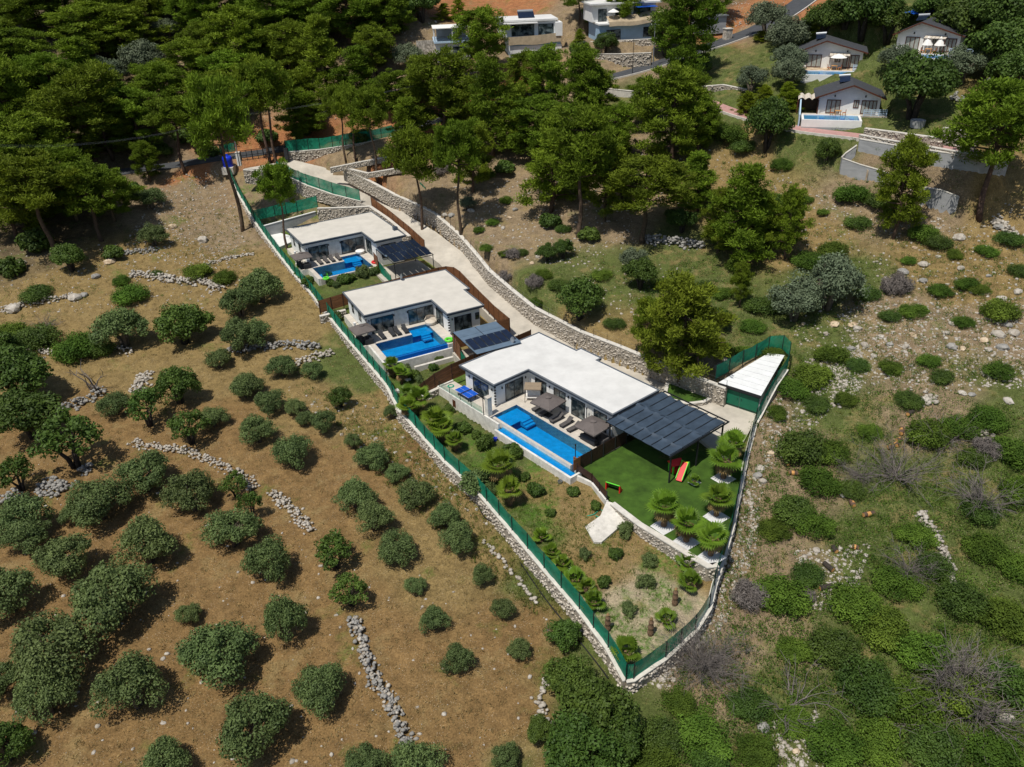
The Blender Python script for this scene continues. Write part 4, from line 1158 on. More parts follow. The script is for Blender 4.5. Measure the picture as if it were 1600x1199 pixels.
# fabric-covered pergola beside the nearest villa
t = V3.thing('pergola', 'large dark grey fabric-covered pergola beside the nearest villa lawn', 'pergola')
PU0, PU1, PV0, PV1, PH = 20.65, 29.5, 4.4, 13.2, 2.78
for u, v, z in ((29.4, 4.55, LAWN_Z), (29.4, 8.9, LAWN_Z), (29.4, 13.05, -.12), (20.9, 4.6, 0), (20.9, 13.05, 0)):
    MB().box(u - .07, u + .07, v - .07, v + .07, z - .05, PH).build('post', 'metal_dark', t)
for u in (PU0, PU1): MB().box(u - .06, u + .06, PV0 - .2, PV1 + .75, PH, PH + .14).build('edge_beam', 'metal_dark', t)
for v in (PV0, (PV0 + PV1) / 2, PV1, PV1 + .7): MB().box(PU0 + .06, PU1 - .06, v - .05, v + .05, PH + .005, PH + .13).build('beam', 'metal_dark', t)
NB = 7
for k in range(1, NB):
    u = PU0 + (PU1 - PU0) * k / NB
    MB().box(u - .035, u + .035, PV0 + .05, PV1 + .65, PH + .131, PH + .19).build('rafter', 'metal_dark', t)
for k in range(NB + 1):
    u = min(PU1 - .05, max(PU0 + .05, PU0 + (PU1 - PU0) * k / NB))
    MB().box(u - .03, u + .03, PV0 - .12, PV1 + .1, PH + .30, PH + .335).build('batten', 'metal_dark', t)
bands = [(PV0 - .15, 6.1), (6.0, 9.4), (9.3, PV1 + .05)]
for bi, (va, vb) in enumerate(bands):
    for k in range(NB):
        ua, ub = PU0 + (PU1 - PU0) * k / NB - .01, PU0 + (PU1 - PU0) * (k + 1) / NB + .01
        nx, ny = 5, 12; V, Fc = [], []
        ph = random.uniform(0, 6)
        for i in range(nx + 1):
            for j in range(ny + 1):
                a, b = i / nx, j / ny
                ruck = .16 * math.exp(-((b - (1 if bi < 2 else .02)) / .10) ** 2) * (0.6 + .8 * abs(math.sin(3.1 * a + ph)))
                sag = -.05 * math.sin(math.pi * a) + .012 * math.sin(9 * b + ph)
                V.append((ua + (ub - ua) * a, va + (vb - va) * b + (.12 * math.sin(4 * a + ph) * (1 if b > .8 else 0)), PH + .235 + sag + ruck + .008 * bi))
        for i in range(nx):
            for j in range(ny):
                e = i * (ny + 1) + j
                Fc.append((e, e + ny + 1, e + ny + 2, e + 1))
        MB().add(V, Fc).build('canopy_strip', 'shade_cloth', t, True)

# slatted screens at the end of the pool
def slat_screen(label, pts, h, n, z, m='wood_dark', posts=1.8):
    t = thing('slatted_screen', label, 'screen')
    for p, q in zip(pts[:-1], pts[1:]):
        p, q = np.array(p, float), np.array(q, float)
        L = np.linalg.norm((q - p)[:2]); k = max(1, round(L / posts))
        for i in range(k + 1):
            c = p + (q - p) * i / k
            MB().box(c[0] - .05, c[0] + .05, c[1] - .05, c[1] + .05, c[2] + z - .05, c[2] + z + h + .05).build('post', 'metal_dark', t)
        for i in range(n):
            zz = z + .12 + (h - .12) * (i + .5) / n
            MB().bar((p[0], p[1], p[2] + zz), (q[0], q[1], q[2] + zz), .03, (h - .12) / n * .86).build('slat', m, t)
    return t
slat_screen('dark brown slatted screen between the nearest pool terrace and the lawn', [V3.w(21.62, -.8), V3.w(21.62, 6.6)], 1.75, 8, -.5)
slat_screen('brown slatted railing on the low white wall beside the lawn corner', [V3.w(21.75, -1.2, -.35), on_z(925, 753, -.48), on_z(948, 781, -.55)], 1.0, 6, 0)
t = V3.thing('gate_post', 'squat brown timber panel at the corner of the pool screens', 'gate', 21.5, -1.2)
MB().box(-.25, .25, -.06, .06, -.1, 1.3).build('panel_board', 'wood_fence', t); MB().box(.2, .26, -.5, .5, -.1, 1.3).build('panel_board', 'wood_fence', t)
lw = [V3.w(21.9, -1.6, -.45), on_z(925, 754, -.52), on_z(949, 783, -.58)]
t = thing('low_wall', 'low white wall under the slatted railing beside the lawn corner', 'wall')
ribbon(MB(), [np.array(p) for p in lw], .25, -1.6, 0).build('wall_face', 'dirty_white', t)

# timber fences (posts, rails, panels of boards)
def board_fence(label, pts, hs, every=1.9, m='wood_fence'):
    t = thing('timber_fence', label, 'fence')
    P = resample([np.append(np.asarray(p, float), h) for p, h in zip(pts, hs)], every)
    for p in P: MB().box(p[0] - .05, p[0] + .05, p[1] - .05, p[1] + .05, p[2] - .4, p[2] + p[3] + .04).build('post', 'wood_dark', t)
    for a, b in zip(P[:-1], P[1:]):
        d = (b - a)[:2]; L = np.linalg.norm(d); d = d / L; q = np.array([-d[1], d[0]]) * .016
        n = 3
        for k in range(n):
            za, zb = .04 + (a[3] - .06) * k / n, .04 + (a[3] - .06) * (k + 1) / n
            zc, zd = .04 + (b[3] - .06) * k / n, .04 + (b[3] - .06) * (k + 1) / n
            V = []
            for s in (1, -1):
                V += [(a[0] + s * q[0], a[1] + s * q[1], a[2] + za + .012), (b[0] + s * q[0], b[1] + s * q[1], b[2] + zc + .012), (b[0] + s * q[0], b[1] + s * q[1], b[2] + zd - .012), (a[0] + s * q[0], a[1] + s * q[1], a[2] + zb - .012)]
            MB().add(V, [(0, 1, 2, 3), (7, 6, 5, 4), (0, 4, 5, 1), (1, 5, 6, 2), (2, 6, 7, 3), (3, 7, 4, 0)]).build('board_panel', m, t)
            MB().bar((a[0] + q[0] * 3, a[1] + q[1] * 3, a[2] + zb), (b[0] + q[0] * 3, b[1] + q[1] * 3, b[2] + zd), .03, .05).build('rail', 'wood_dark', t)
    return t
# far villa: along the driveway
board_fence('long brown timber fence between the far villa and the driveway', [on_z(581, 322, 6.6), on_z(607, 341, 5.6), on_z(640, 368, 4.6), on_z(664, 390, 3.6)], [1.6, 1.6, 1.6, 1.6])
# between far and middle villas, curving round the corner
board_fence('tall brown timber fence behind the middle villa roof, curved at the driveway corner', [V2.w(-2.0, -3.2, -.1), V2.w(-1.9, 4, .5), V2.w(-1.8, 10, .7), V2.w(-1.7, 15.8, .9), V2.w(-1.4, 17.0, .95), V2.w(-.5, 17.9, .9), V2.w(1.0, 18.2, .8), V2.w(6.0, 18.1, .5), V2.w(13.0, 17.9, .0), V2.w(18.2, 17.7, -.2)], [2.0, 2.0, 2.1, 2.2, 2.2, 2.2, 2.1, 1.9, 1.9, 2.2])
board_fence('brown timber screen between the middle villa and its carport', [V2.w(18.3, 9.2, -.4), V2.w(18.3, 17.6, -.3)], [2.5, 2.4])
board_fence('brown timber post panel at the pool corner of the middle villa carport', [V2.w(18.3, 9.1, -.6), V2.w(21.4, 8.75, -.75)], [2.6, 2.2], 1.6)
# between middle and nearest villas
board_fence('long brown timber fence behind the nearest villa roof, dropping into the lower garden', [V3.w(-2.2, 13.6, .4), V3.w(-2.1, 7, .4), V3.w(-2.3, .4, .1), V3.w(-2.4, -2.2, -.4), V3.w(-2.5, -5.2, -1.1), V3.w(-2.6, -7.6, -1.3)], [2.3, 2.3, 2.3, 2.4, 2.1, 1.1])
def net_screen(label, a, b, h0, h1):
    t = thing('net_screen', label, 'screen')
    n = 6; V, Fc = [], []
    a, b = np.array(a), np.array(b)
    for k in range(n + 1):
        c = a + (b - a) * k / n
        for z in (0, .5, 1): V.append((c[0] + random.uniform(-.03, .03), c[1] + random.uniform(-.03, .03), c[2] + z * (h0 + (h1 - h0) * k / n)))
    for k in range(n):
        for j in range(2): Fc.append((k * 3 + j, k * 3 + j + 3, k * 3 + j + 4, k * 3 + j + 1))
    MB().add(V, Fc).build('net_panel', 'green_net', t)
    for c in (a, b): MB().tube([tuple(c - np.array([0, 0, .2])), (c[0], c[1], c[2] + max(h0, h1))], .04, 6).build('post', 'metal_dark', t)
net_screen('small green net screen under the pool side of the middle carport', V2.w(21.5, 8.72, -.7), V2.w(25.5, 8.5, -.9), 1.7, 1.3)
net_screen('small green net screen under the pool side of the far carport', V1.w(17.5, 9.5, -.8), V1.w(22.8, 9.3, -1.2), 1.7, 1.5)
board_fence('brown timber screen on the pool side of the far carport', [V1.w(15.6, 9.5, -.4), V1.w(17.5, 9.4, -.6)], [2.2, 2.2])

# ------------------------------------------------------------------ boundary walls and net fences
stone_wall('boundary_wall', 'long stone boundary wall under the green fence, facing the olive grove', LEFT_W, [2.2, 2.2, 2.2, 2.3, 2.4, 2.4, 2.4, 2.3, 2.2, 2.1, 2.1, 2.2, 2.3, 2.4, 2.4, 2.4, 2.4, 2.4, 2.3, 2.3, 2.2, 2.2], sides=(-1,))
nf = net_fence('net_fence', 'long green net fence on top of the stone wall above the olive grove', [p + np.array([.0, 0, 0]) for p in LEFT_W])
stone_wall('boundary_wall', 'low pale wall under the green fence on the scrub side, up to the lawn', RIGHT_W, 1.9, thick=.4, sides=(-1,))
net_fence('net_fence', 'green net fence from the pointed plot corner up beside the lawn palms', RIGHT_W)
GF = W3([(1117,594,2.6),(1160,569,2.9),(1200,549,3.4),(1222,546,3.6),(1233,557,3.5),(1229,577,3.1),(1212,602,2.4),(1199,626,1.5),(1188,648,.8),(1180,662,.1)])
net_fence('net_fence', 'green net fence looping round the white garage roof', GF, 1.9)
stone_wall('retaining_wall', 'pale wall carrying the green fence beside the garage', GF[5:], [3.6, 3.2, 2.6, 2.2, 1.8], thick=.4, sides=(-1,))
stone_wall('retaining_wall', 'long stone retaining wall on the hill side of the driveway', WALL_W, [2.4, 2.5, 2.7, 2.8, 2.8, 2.7, 2.6, 2.6, 2.6, 2.6, 2.8, 2.9, 3.0, 3.0, 3.0], thick=.5, sides=(1, -1), size=.30)
t = thing('wire_railing', 'thin posts and wire along the top of the driveway retaining wall', 'railing')
RP = resample([p for p in WALL_W[4:]], 2.6)
for p in RP: MB().tube([(p[0], p[1], p[2] - .1), (p[0], p[1], p[2] + .95)], .028, 5).build('post', 'metal_dark', t)
for hz in (.45, .9): MB().tube([(p[0], p[1], p[2] + hz) for p in RP], .006, 4, False).build('wire', 'metal_grey', t)
# stone wall round the pine in the yard corner
bed = W3([(1043,598,.55),(1040,612,.5),(1050,624,.45),(1075,630,.4),(1100,627,.4),(1112,620,.5)])
stone_wall('planter_wall', 'curved low stone planter wall round the pine by the driveway', bed, .75, thick=.3, size=.26)
o = struct(MB().prism([p[:2] for p in bed] + [on_z(1108, 606, .4)[:2], on_z(1060, 590, .4)[:2]], -.2, .32).build('planter_bed', 'lawn'), 'grassy bed inside the curved stone planter')
# lawn retaining wall to the lower garden
lawn_edge = [on_z(a, b, LAWN_Z + .05) for a, b in ((957,786),(1000,819),(1050,849),(1106,884),(1122,882))]
stone_wall('retaining_wall', 'low pale retaining wall between the lawn and the dry lower garden', lawn_edge, 1.7, thick=.5, sides=(-1,), size=.24, cap=.12)
# stone walls of the far villa plot
stone_wall('retaining_wall', 'stone wall close behind the far villa roof', W3([(496,325,6.6),(540,324,6.9),(578,322,7.0)]), [2.9, 3.2, 3.2], size=.34)
stone_wall('retaining_wall', 'short stone wall between far villa roof and driveway fence', W3([(578,322,7.0),(606,341,6.0),(640,369,4.9)]), [2.6, 2.2, 1.6])
stone_wall('retaining_wall', 'stone wall closing the terrace behind the middle villa at the green fence', [V2.w(-1.0, -3.6, .0), V2.w(-.9, .3, .1)], 1.7)
stone_wall('retaining_wall', 'stone wall at the end of the nearest villa left deck', [V3.w(-2.3, -4.4, -.2), V3.w(-2.2, -1.9, .0)], 1.8)
stone_wall('retaining_wall', 'shaded stone wall below the paved area inside the gate', W3([(380,265,10.95),(408,267,10.6),(436,269,9.95)]), [2.6, 2.8, 2.6])
stone_wall('retaining_wall', 'shaded stone wall under the green fence beside the upper driveway', W3([(436,268,9.9),(480,289,9.0),(520,303,8.2),(565,314,7.3)]), [2.6, 2.6, 2.2, 1.6])
net_fence('net_fence', 'green net fence along the upper driveway down to the far villa fence', W3([(434,268,9.9),(480,289,9.0),(520,303,8.2),(563,314,7.3)]), 2.0)
stone_wall('retaining_wall', 'tall stone wall under green net right of the entrance gate', W3([(450,237,12.4),(500,233,12.8),(560,224,13.9),(614,213,15.0)]), [2.0, 2.6, 3.0, 3.0], sides=(-1, 1), size=.36)
net_fence('net_fence', 'green net fence on the stone wall right of the entrance gate', W3([(447,237,12.4),(500,233,12.8),(560,224,13.9),(614,213,15.0)]), 2.1)
net_fence('net_fence', 'short green net fence running downhill from the corner above the driveway garden', W3([(614,213,15.0),(620,228,14.0),(626,241,13.2)]), 1.9)
stone_wall('retaining_wall', 'low stone wall with pale cap in the terraced bed above the driveway', W3([(516,262,11.6),(566,252,12.6),(616,243,13.4)]), 1.0, size=.3)
stone_wall('retaining_wall', 'stepped stone wall round the red earth bed above the driveway', W3([(540,262,11.4),(574,270,11.2),(600,266,11.9),(628,261,12.4)]), 1.0, size=.3)
net_fence('net_fence', 'small scrap of green net fence beside a pine above the driveway wall', W3([(657,300,8.6),(666,309,8.1)]), 1.8, every=1.5)
net_fence('net_fence', 'green net fence above the walled court of the far villa', W3([(398,345,4.3),(430,338,5.0),(465,331,5.6),(497,324,6.3)]), 2.0)
# walled court left of the far villa
cw = W3([(410,354,4.7),(493,331,5.4)])
t = thing('court_wall', 'rendered wall of the court left of the far villa, its shade painted grey', 'wall')
ribbon(MB(), cw, .25, -3.2, 0).build('wall_face', 'concrete_grey', t); ribbon(MB(), cw, .35, 0.002, .1).build('coping', 'white_wall', t)  # grey face colour stands in for the shaded side of a pale wall
slab('court_floor', [(414,366),(497,343),(500,349),(470,372),(432,388)], 2.9, 1.0, 'white_wall', 'white paved court left of the far villa')
t = thing('kettle_grill', 'dark round kettle grill in the white court by the far villa', 'grill', on_z(456, 358, 2.9))
MB().lathe([(.05, .55), (.26, .65), (.30, .82), (.24, 1.0), (.05, 1.08)], 12).build('bowl', 'metal_dark', t, True)
for k in range(3):
    a = 2.1 * k; MB().tube([(.12 * math.cos(a), .12 * math.sin(a), .66), (.3 * math.cos(a), .3 * math.sin(a), 0)], .02, 5).build('leg', 'metal_dark', t)
t = thing('court_bench', 'small red-topped bench at the end of the white court', 'bench', on_z(489, 350, 2.9), .5)
MB().box(-1.2, 1.2, -.3, .3, .8, .9).build('seat', 'terracotta', t)
for s in (-1.1, 1.1): MB().box(s - .05, s + .05, -.25, .25, 0, .8).build('leg', 'metal_dark', t)

# ------------------------------------------------------------------ garage
gfl, gfr = on_z(1131, 638, -.1), on_z(1186, 652, -.1)
A_, B_ = on_z(1122, 597, 2.75), on_z(1189, 618, 2.75)
C_, D_ = on_z(1226, 555, 3.5), on_z(1202, 551, 3.5)
t = thing('garage', 'garage with green double doors and long white sheet roof', 'garage')
ux = (B_ - A_)[:2] / np.linalg.norm((B_ - A_)[:2])
nrm = np.array([ux[1], -ux[0]])
NS = 9
for k in range(NS):
    f0, f1 = k / NS, (k + 1) / NS - .004
    q = [A_ + (D_ - A_) * f0, B_ + (C_ - B_) * f0, B_ + (C_ - B_) * f1, A_ + (D_ - A_) * f1]
    dz = .012 * (NS - k)
    MB().prism([p[:2] for p in q], [p[2] - .06 - dz for p in q], [p[2] - dz for p in q]).build('roof_sheet', 'sheet_white', t)
fa = [A_[:2] - nrm * .08, B_[:2] - nrm * .08]
body = [A_[:2] - nrm * .35 + ux * .25, B_[:2] - nrm * .35 - ux * .15, C_[:2] - nrm * -.3, D_[:2] - nrm * -.3]
MB().prism([A_[:2] - nrm * .5 + ux * .25, B_[:2] - nrm * .5 - ux * .15, C_[:2] + nrm * .3 - ux * .2, D_[:2] + nrm * .3 + ux * .2], -.2, 2.55).build('wall', 'concrete_grey', t)
MB().bar((*(A_[:2] - nrm * .02), 2.5), (*(B_[:2] - nrm * .02), 2.5), .06, .34).build('fascia', 'metal_dark', t)
e0, e1 = A_[:2] - nrm * .42 + ux * .35, B_[:2] - nrm * .42 - ux * .25
for k in range(2):
    p0 = e0 + (e1 - e0) * (k / 2 + .006); p1 = e0 + (e1 - e0) * ((k + 1) / 2 - .006)
    dr = MB().bar((*p0, 1.06), (*p1, 1.06), .05, 2.2).build('door', 'gate_green', t)
    MB().bar((*(p0 + (p1 - p0) * (.9 if k == 0 else .1) + nrm * .05), .95), (*(p0 + (p1 - p0) * (.9 if k == 0 else .1) + nrm * .05), 1.25), .04, .04).build('handle', 'metal_dark', dr)
    for z in (.1, 2.05): MB().bar((*(p0 + nrm * .04), z), (*(p1 + nrm * .04), z), .03, .08).build('door_rail', 'metal_dark', dr)

# ------------------------------------------------------------------ entrance gate, tank, pole
t = thing('entrance_gate', 'black sliding metal gate at the top of the driveway', 'gate')
g0, g1 = on_z(378, 252, 11.1), on_z(447, 243, 11.2)
for k in range(9):
    c = g0 + (g1 - g0) * k / 8
    MB().box(c[0] - .06, c[0] + .06, c[1] - .06, c[1] + .06, c[2], c[2] + 2.0).build('upright', 'metal_dark', t)
for z in (.12, 1.0, 1.95): MB().bar((g0[0], g0[1], g0[2] + z), (g1[0], g1[1], g1[2] + z), .05, .09).build('rail', 'metal_dark', t)
for k in range(36):
    c = g0 + (g1 - g0) * (k + .5) / 36
    MB().box(c[0] - .018, c[0] + .018, c[1] - .018, c[1] + .018, c[2] + .16, c[2] + 1.9).build('bar', 'metal_dark', t)
t = thing('gate_pillar', 'white rendered pillar at the left end of the black gate', 'pillar', on_z(374, 254, 11.0))
MB().box(-.35, .35, -.35, .35, -.6, 1.9).build('shaft', 'white_wall', t); MB().box(-.42, .42, -.42, .42, 1.9, 2.0).build('cap_stone', 'concrete_cap', t)
t = thing('gate_pillar', 'dark metal cabinet post at the right end of the black gate', 'pillar', on_z(449, 250, 11.2))
MB().box(-.4, .4, -.3, .3, -.6, 2.2).build('cabinet', 'metal_dark', t); MB().box(-.3, .3, -.34, -.3, .2, 2.0).build('cabinet_door', 'charcoal', t)
t = thing('water_tank', 'bright blue plastic water tank beside the entrance gate', 'tank', on_z(357, 260, 9.9))
MB().lathe([(.95, 0), (.98, .15), (.95, .5), (.99, .6), (.95, 1.1), (.99, 1.2), (.96, 1.7), (.8, 1.95), (.35, 2.1), (.3, 2.2), (.1, 2.22)], 20).build('barrel', 'blue_plastic', t, True)
MB().lathe([(.3, 2.2), (.32, 2.28), (.1, 2.3)], 14).build('lid', 'blue_plastic', t)
MB().box(-1.1, 1.1, -1.1, 1.1, -1.4, -.02).build('plinth', 'concrete_cap', t)
net_fence('net_fence', 'short green net screen behind the blue tank', W3([(346,240,11.0),(368,237,11.1)]), 1.7, every=1.3)
def pole(px, py, h, label, arms=1, mname='metal_grey', r=.10, on=None):
    p = on_ground(px, py) if on is None else on_z(px, py, on)
    t = thing('utility_pole', label, 'pole', p)
    MB().tube([(0, 0, -.5), (0, 0, h)], [r * 1.3, r * .7], 8).build('shaft', mname, t)
    for k in range(arms):
        MB().box(-.8, .8, -.05, .05, h - .4 - k * .7, h - .3 - k * .7).build('cross_arm', mname, t)
        for s in (-.7, 0, .7): MB().lathe([(.05, h - .3 - k * .7), (.06, h - .15 - k * .7), (.02, h - .1 - k * .7)], 6, (s, 0)).build('insulator', 'white_wall', t)
    return p, h
PA = pole(374, 256, 9.2, 'grey steel utility pole at the left end of the entrance gate', on=11.0)
PB = pole(745, 121, 3.6, 'short white pole with bracket below the central white house', 1, 'white_wall')
PC = pole(1020, 108, 9.0, 'grey lattice utility pole beside the upper road bend', 2)
PD = pole(988, 116, 6.5, 'thin dark street lamp on the upper road', 0, 'metal_dark', .06)
ends = [on_z(-60, 225, 21.0), np.array(PA[0]) + (0, 0, 8.9), on_z(1021, 30, 33.0)]
t = thing('power_line', 'thin pale power lines strung between the utility poles across the forest', 'cable')
for k, o in enumerate((-.7, 0, .7)):
    for a, b in zip(ends[:-1], ends[1:]):
        pts = [a + (b - a) * f + np.array([0, o, -2.2 * 4 * f * (1 - f)]) for f in np.linspace(0, 1, 14)]
        MB().tube([tuple(p) for p in pts], .008, 4, False).build('wire', 'metal_grey', t)

# ------------------------------------------------------------------ lawn toys, hoses, pipes
t = thing('toy_goal', 'small red and green toy football goal on the lawn', 'toy goal', on_z(957, 768, LAWN_Z), -.55)
for s in (-.75, .75):
    MB().add([(s - .06, 0, 0), (s + .06, 0, 0), (s + .06, 0, .95), (s - .06, 0, .95), (s - .06, .75, 0), (s + .06, .75, 0)], [(0, 1, 2, 3), (4, 5, 1, 0), (2, 5, 4, 3), (0, 3, 4), (1, 5, 2)]).build('side_frame', 'toy_red', t)
MB().tube([(-.75, 0, .93), (.75, 0, .93)], .06, 8).build('crossbar', 'toy_green', t); MB().tube([(-.75, .75, .05), (.75, .75, .05)], .06, 8).build('back_bar', 'toy_green', t)
MB().add([(-.7, .02, .9), (.7, .02, .9), (.7, .73, .06), (-.7, .73, .06)], [(0, 1, 2, 3)]).build('net', 'grey_fabric', t)
t = thing('toy_slide', 'green, red and yellow plastic slide set under the pergola corner', 'slide', on_z(1076, 736, LAWN_Z), 2.6, scale=(1.25, 1.25, 1.25))
for s in (-.28, .28): MB().add([(s - .05 + .2, .0, 0), (s + .05 + .2, .0, 0), (s + .05 + .2, .35, 1.2), (s - .05 + .2, .35, 1.2), (s - .05 + .2, .55, 0), (s + .05 + .2, .55, 0), (s + .05 + .2, .55, 1.3), (s - .05 + .2, .55, 1.3)], [(0, 1, 2, 3), (5, 4, 7, 6), (3, 2, 6, 7), (0, 3, 7, 4), (1, 5, 6, 2)]).build('side_panel', 'toy_green', t)
for k in range(4): MB().box(-.02, .42, .02 + .08 * k, .22 + .08 * k, .2 + .26 * k, .28 + .26 * k).build('step', 'toy_yellow', t)
m = MB(); m.bar((.2, .5, 1.1), (.2, 1.9, .15), .5, .06); m.build('chute', 'toy_red', t)
for s in (-.07, .47): MB().bar((s, .5, 1.2), (s, 1.9, .28), .06, .16).build('chute_side', 'toy_green', t)
t = thing('toy_playhouse', 'small red and green plastic playhouse beside the toy slide', 'playhouse', on_z(1054, 737, LAWN_Z), .35)
for x in (-.45, .45):
    for y in (-.4, .4): MB().box(x - .07, x + .07, y - .07, y + .07, 0, 1.15).build('corner_post', 'toy_green', t)
MB().box(-.4, .4, -.38, .38, .02, .5).build('panel_wall', 'toy_red', t)
MB().add([(-.65, -.6, 1.15), (.65, -.6, 1.15), (.65, .6, 1.15), (-.65, .6, 1.15), (-.65, 0, 1.6), (.65, 0, 1.6)], [(0, 1, 5, 4), (2, 3, 4, 5), (0, 4, 3), (1, 2, 5), (3, 2, 1, 0)]).build('roof', 'toy_red', t)
def hose(label, pix, zf, r, m, name='garden_hose', cat='hose'):
    P = [zf(*q) for q in pix]
    t = thing(name, label, cat)
    pts = []
    for i in range(len(P) - 1):
        p0, p1, p2, p3 = P[max(i - 1, 0)], P[i], P[i + 1], P[min(i + 2, len(P) - 1)]
        for k in range(5):
            f = k / 5
            pts.append(tuple(0.5 * (2 * p1 + (p2 - p0) * f + (2 * p0 - 5 * p1 + 4 * p2 - p3) * f * f + (3 * p1 - p0 - 3 * p2 + p3) * f ** 3) + np.array([0, 0, r])))
    pts.append(tuple(P[-1] + np.array([0, 0, r])))
    MB().tube(pts, r, 5).build('tubing', m, t)
hose('green hose looped on the soil by the concrete ramp', [(917,807),(928,804),(938,797),(943,803),(938,809),(930,806)], lambda a, b: on_z(a, b, -1.35 if a > 925 else -1.5), .04, 'hose_green')
hose('black irrigation pipe hanging down the stone boundary wall', [(742,778),(750,800),(762,815),(790,822),(808,838)], lambda a, b: on_ground(a, b) + np.array([0, 0, .25]), .055, 'black_pipe', 'irrigation_pipe', 'pipe')
hose('black irrigation pipe along the foot of the boundary wall near the plot corner', [(812,880),(850,935),(890,985),(930,1035),(950,1062)], lambda a, b: on_ground(a, b) + np.array([0, 0, .1]), .06, 'black_pipe', 'irrigation_pipe', 'pipe')
# a car-port side street lamp and stacked pots in the middle garden
for px, py, lab in ((637, 594, 'upper of two white plastic crates in the middle villa garden'), (619, 614, 'lower white plastic crate by the fence in the middle villa garden')):
    t = thing('plastic_crate', lab, 'crate', in_garden(px, py), .5)
    for x in (-.35, .33): MB().box(x, x + .04, -.3, .3, .03, .38).build('side', 'white_cloth', t)
    for y in (-.3, .28): MB().box(-.31, .33, y, y + .03, .03, .38).build('end', 'white_cloth', t)
    MB().box(-.31, .33, -.27, .28, .0, .05).build('base', 'white_cloth', t)
# ------------------------------------------------------------------ houses higher on the hill
def rail(lot, parent, p, q, z0, h=1.05, n=4, m='rail_blue', every=1.3):
    a, b = Vector((*p, z0)), Vector((*q, z0))
    L = (b - a).length; k = max(1, round(L / every))
    r = MB()
    for i in range(k + 1):
        c = a + (b - a) * i / k; r.box(c.x - .05, c.x + .05, c.y - .05, c.y + .05, z0, z0 + h)
    ro = r.build('railing', m, parent)
    for j in range(n):
        z = z0 + h * (j + .7) / n
        MB().bar((*p, z), (*q, z), .05, .10).build('rail', m, ro)
def gabled(lot, label, ridge_f=.48, depth=6.5, eave=2.75, rise=1.75, blind=False):
    W = lot.W
    t = thing('gabled_house', label, 'house', lot.w(0, 0), lot.rz)
    xr = W * ridge_f
    prof = [(0, 0), (W, 0), (W, eave), (xr, eave + rise), (0, eave)]
    vs = [(x, 0, z) for x, z in prof] + [(x, depth, z) for x, z in prof]
    MB().add([(x, y, z - (.6 if z == 0 else 0)) for x, y, z in vs], [(0, 1, 2, 3, 4), (9, 8, 7, 6, 5), (0, 5, 6, 1), (1, 6, 7, 2), (2, 7, 8, 3), (3, 8, 9, 4), (4, 9, 5, 0)]).build('wall', 'white_wall', t)
    ov, th = .75, .16
    for sgn, xe in ((-1, -ov), (1, W + ov)):
        sl = rise / (xr if sgn < 0 else W - xr)
        ze = eave - ov * sl + .05; zr = eave + rise + .05
        yo = -1.1
        q = [(xe, yo, ze), (xr, yo, zr), (xr, depth + .5, zr), (xe, depth + .5, ze)]
        ro = MB().add(q + [(x, y, z + th) for x, y, z in q], [(0, 3, 2, 1), (4, 5, 6, 7), (0, 1, 5, 4), (1, 2, 6, 5), (2, 3, 7, 6), (3, 0, 4, 7)]).build('roof', 'roof_slate', t)
        MB().bar((xe, yo - .02, ze + .05), (xr, yo - .02, zr + .05), .05, .22).build('barge_board', 'wood_door', ro)
    cx = xr - 1.2
    MB().add([(cx - .7, 3.2, eave + rise - .1), (cx + .9, 3.2, eave + rise + .1), (cx + .9, 5.2, eave + rise + .7), (cx - .7, 5.2, eave + rise + .55)], [(0, 1, 2, 3)]).build('solar_panel', 'solar', t)
    MB().tube([(cx - .8, 5.4, eave + rise + .5), (cx + 1.0, 5.4, eave + rise + .65)], .28, 10).build('water_heater', 'metal_grey', t)
    g = 2.2
    for a, b, z0, z1, n in ((W * .13, W * .36, .05, g, 3), (W * .57, W * .66, .95, g, 2), (W * .70, W * .95, .05, g, 4)):
        f = glazing(t, (a, 0), (b, 0), z0, z1, n, out=.04, fr=.12, name='window' if z0 > .5 else 'french_door', fmat='wood_door', gmat='curtain_glass')
    for x in (W * .25, W * .75): MB().box(x - .1, x + .1, -.12, -.01, eave - .1, eave + .2).build('wall_lamp', 'metal_dark', t)
    MB().box(-.06, 0.25, -.25, .0, -.5, eave - .1).build('corner_pier', 'white_wall', t)
    return t
mat('curtain_glass', (0.30, 0.32, 0.30), 0.25, var=0.35, scale=2.0, stretch=(4, 4, .6), spec=0.5)
def far_pool(lot, label, x0, x1, y0, y1, drop, wall='concrete_grey'):
    t = thing('swimming_pool', label, 'pool', lot.w(0, 0), lot.rz)
    MB().box(x0 - .35, x1 + .35, y0 - .35, y1 + .2, -drop, -1.1).build('pool_base', wall, t)
    for a in ((x0 - .35, x1 + .35, y0 - .35, y0), (x0 - .35, x0, y0, y1), (x1, x1 + .35, y0, y1), (x0 - .35, x1 + .35, y1, y1 + .2)):
        MB().box(a[0], a[1], a[2], a[3], -1.1, .02).build('pool_side', 'white_wall', t)
    MB().add([(x0, y0, -.9), (x1, y0, -.9), (x1, y1, -.9), (x0, y1, -.9)], [(0, 1, 2, 3)]).build('pool_floor', 'pool_tile_dark', t)
    for k in (.3, .68, .85):
        xx = x0 + (x1 - x0) * k
        MB().box(xx, xx + .7, y1 - .9, y1 - .02, -.9, -.35).build('step', 'pool_tile', t)
    MB().add([(x0, y0, -.1), (x1, y0, -.1), (x1, y1, -.1), (x0, y1, -.1)], [(0, 1, 2, 3)]).build('water', 'water', t)
    return t
def terrace_far(lot, label, x0, x1, y0, y1, drop, m='travertine'):
    o = struct(MB().box(x0, x1, y0, y1, -drop, -.02).build('terrace', m), label)
    o.location = lot.w(0, 0); o.rotation_euler.z = lot.rz
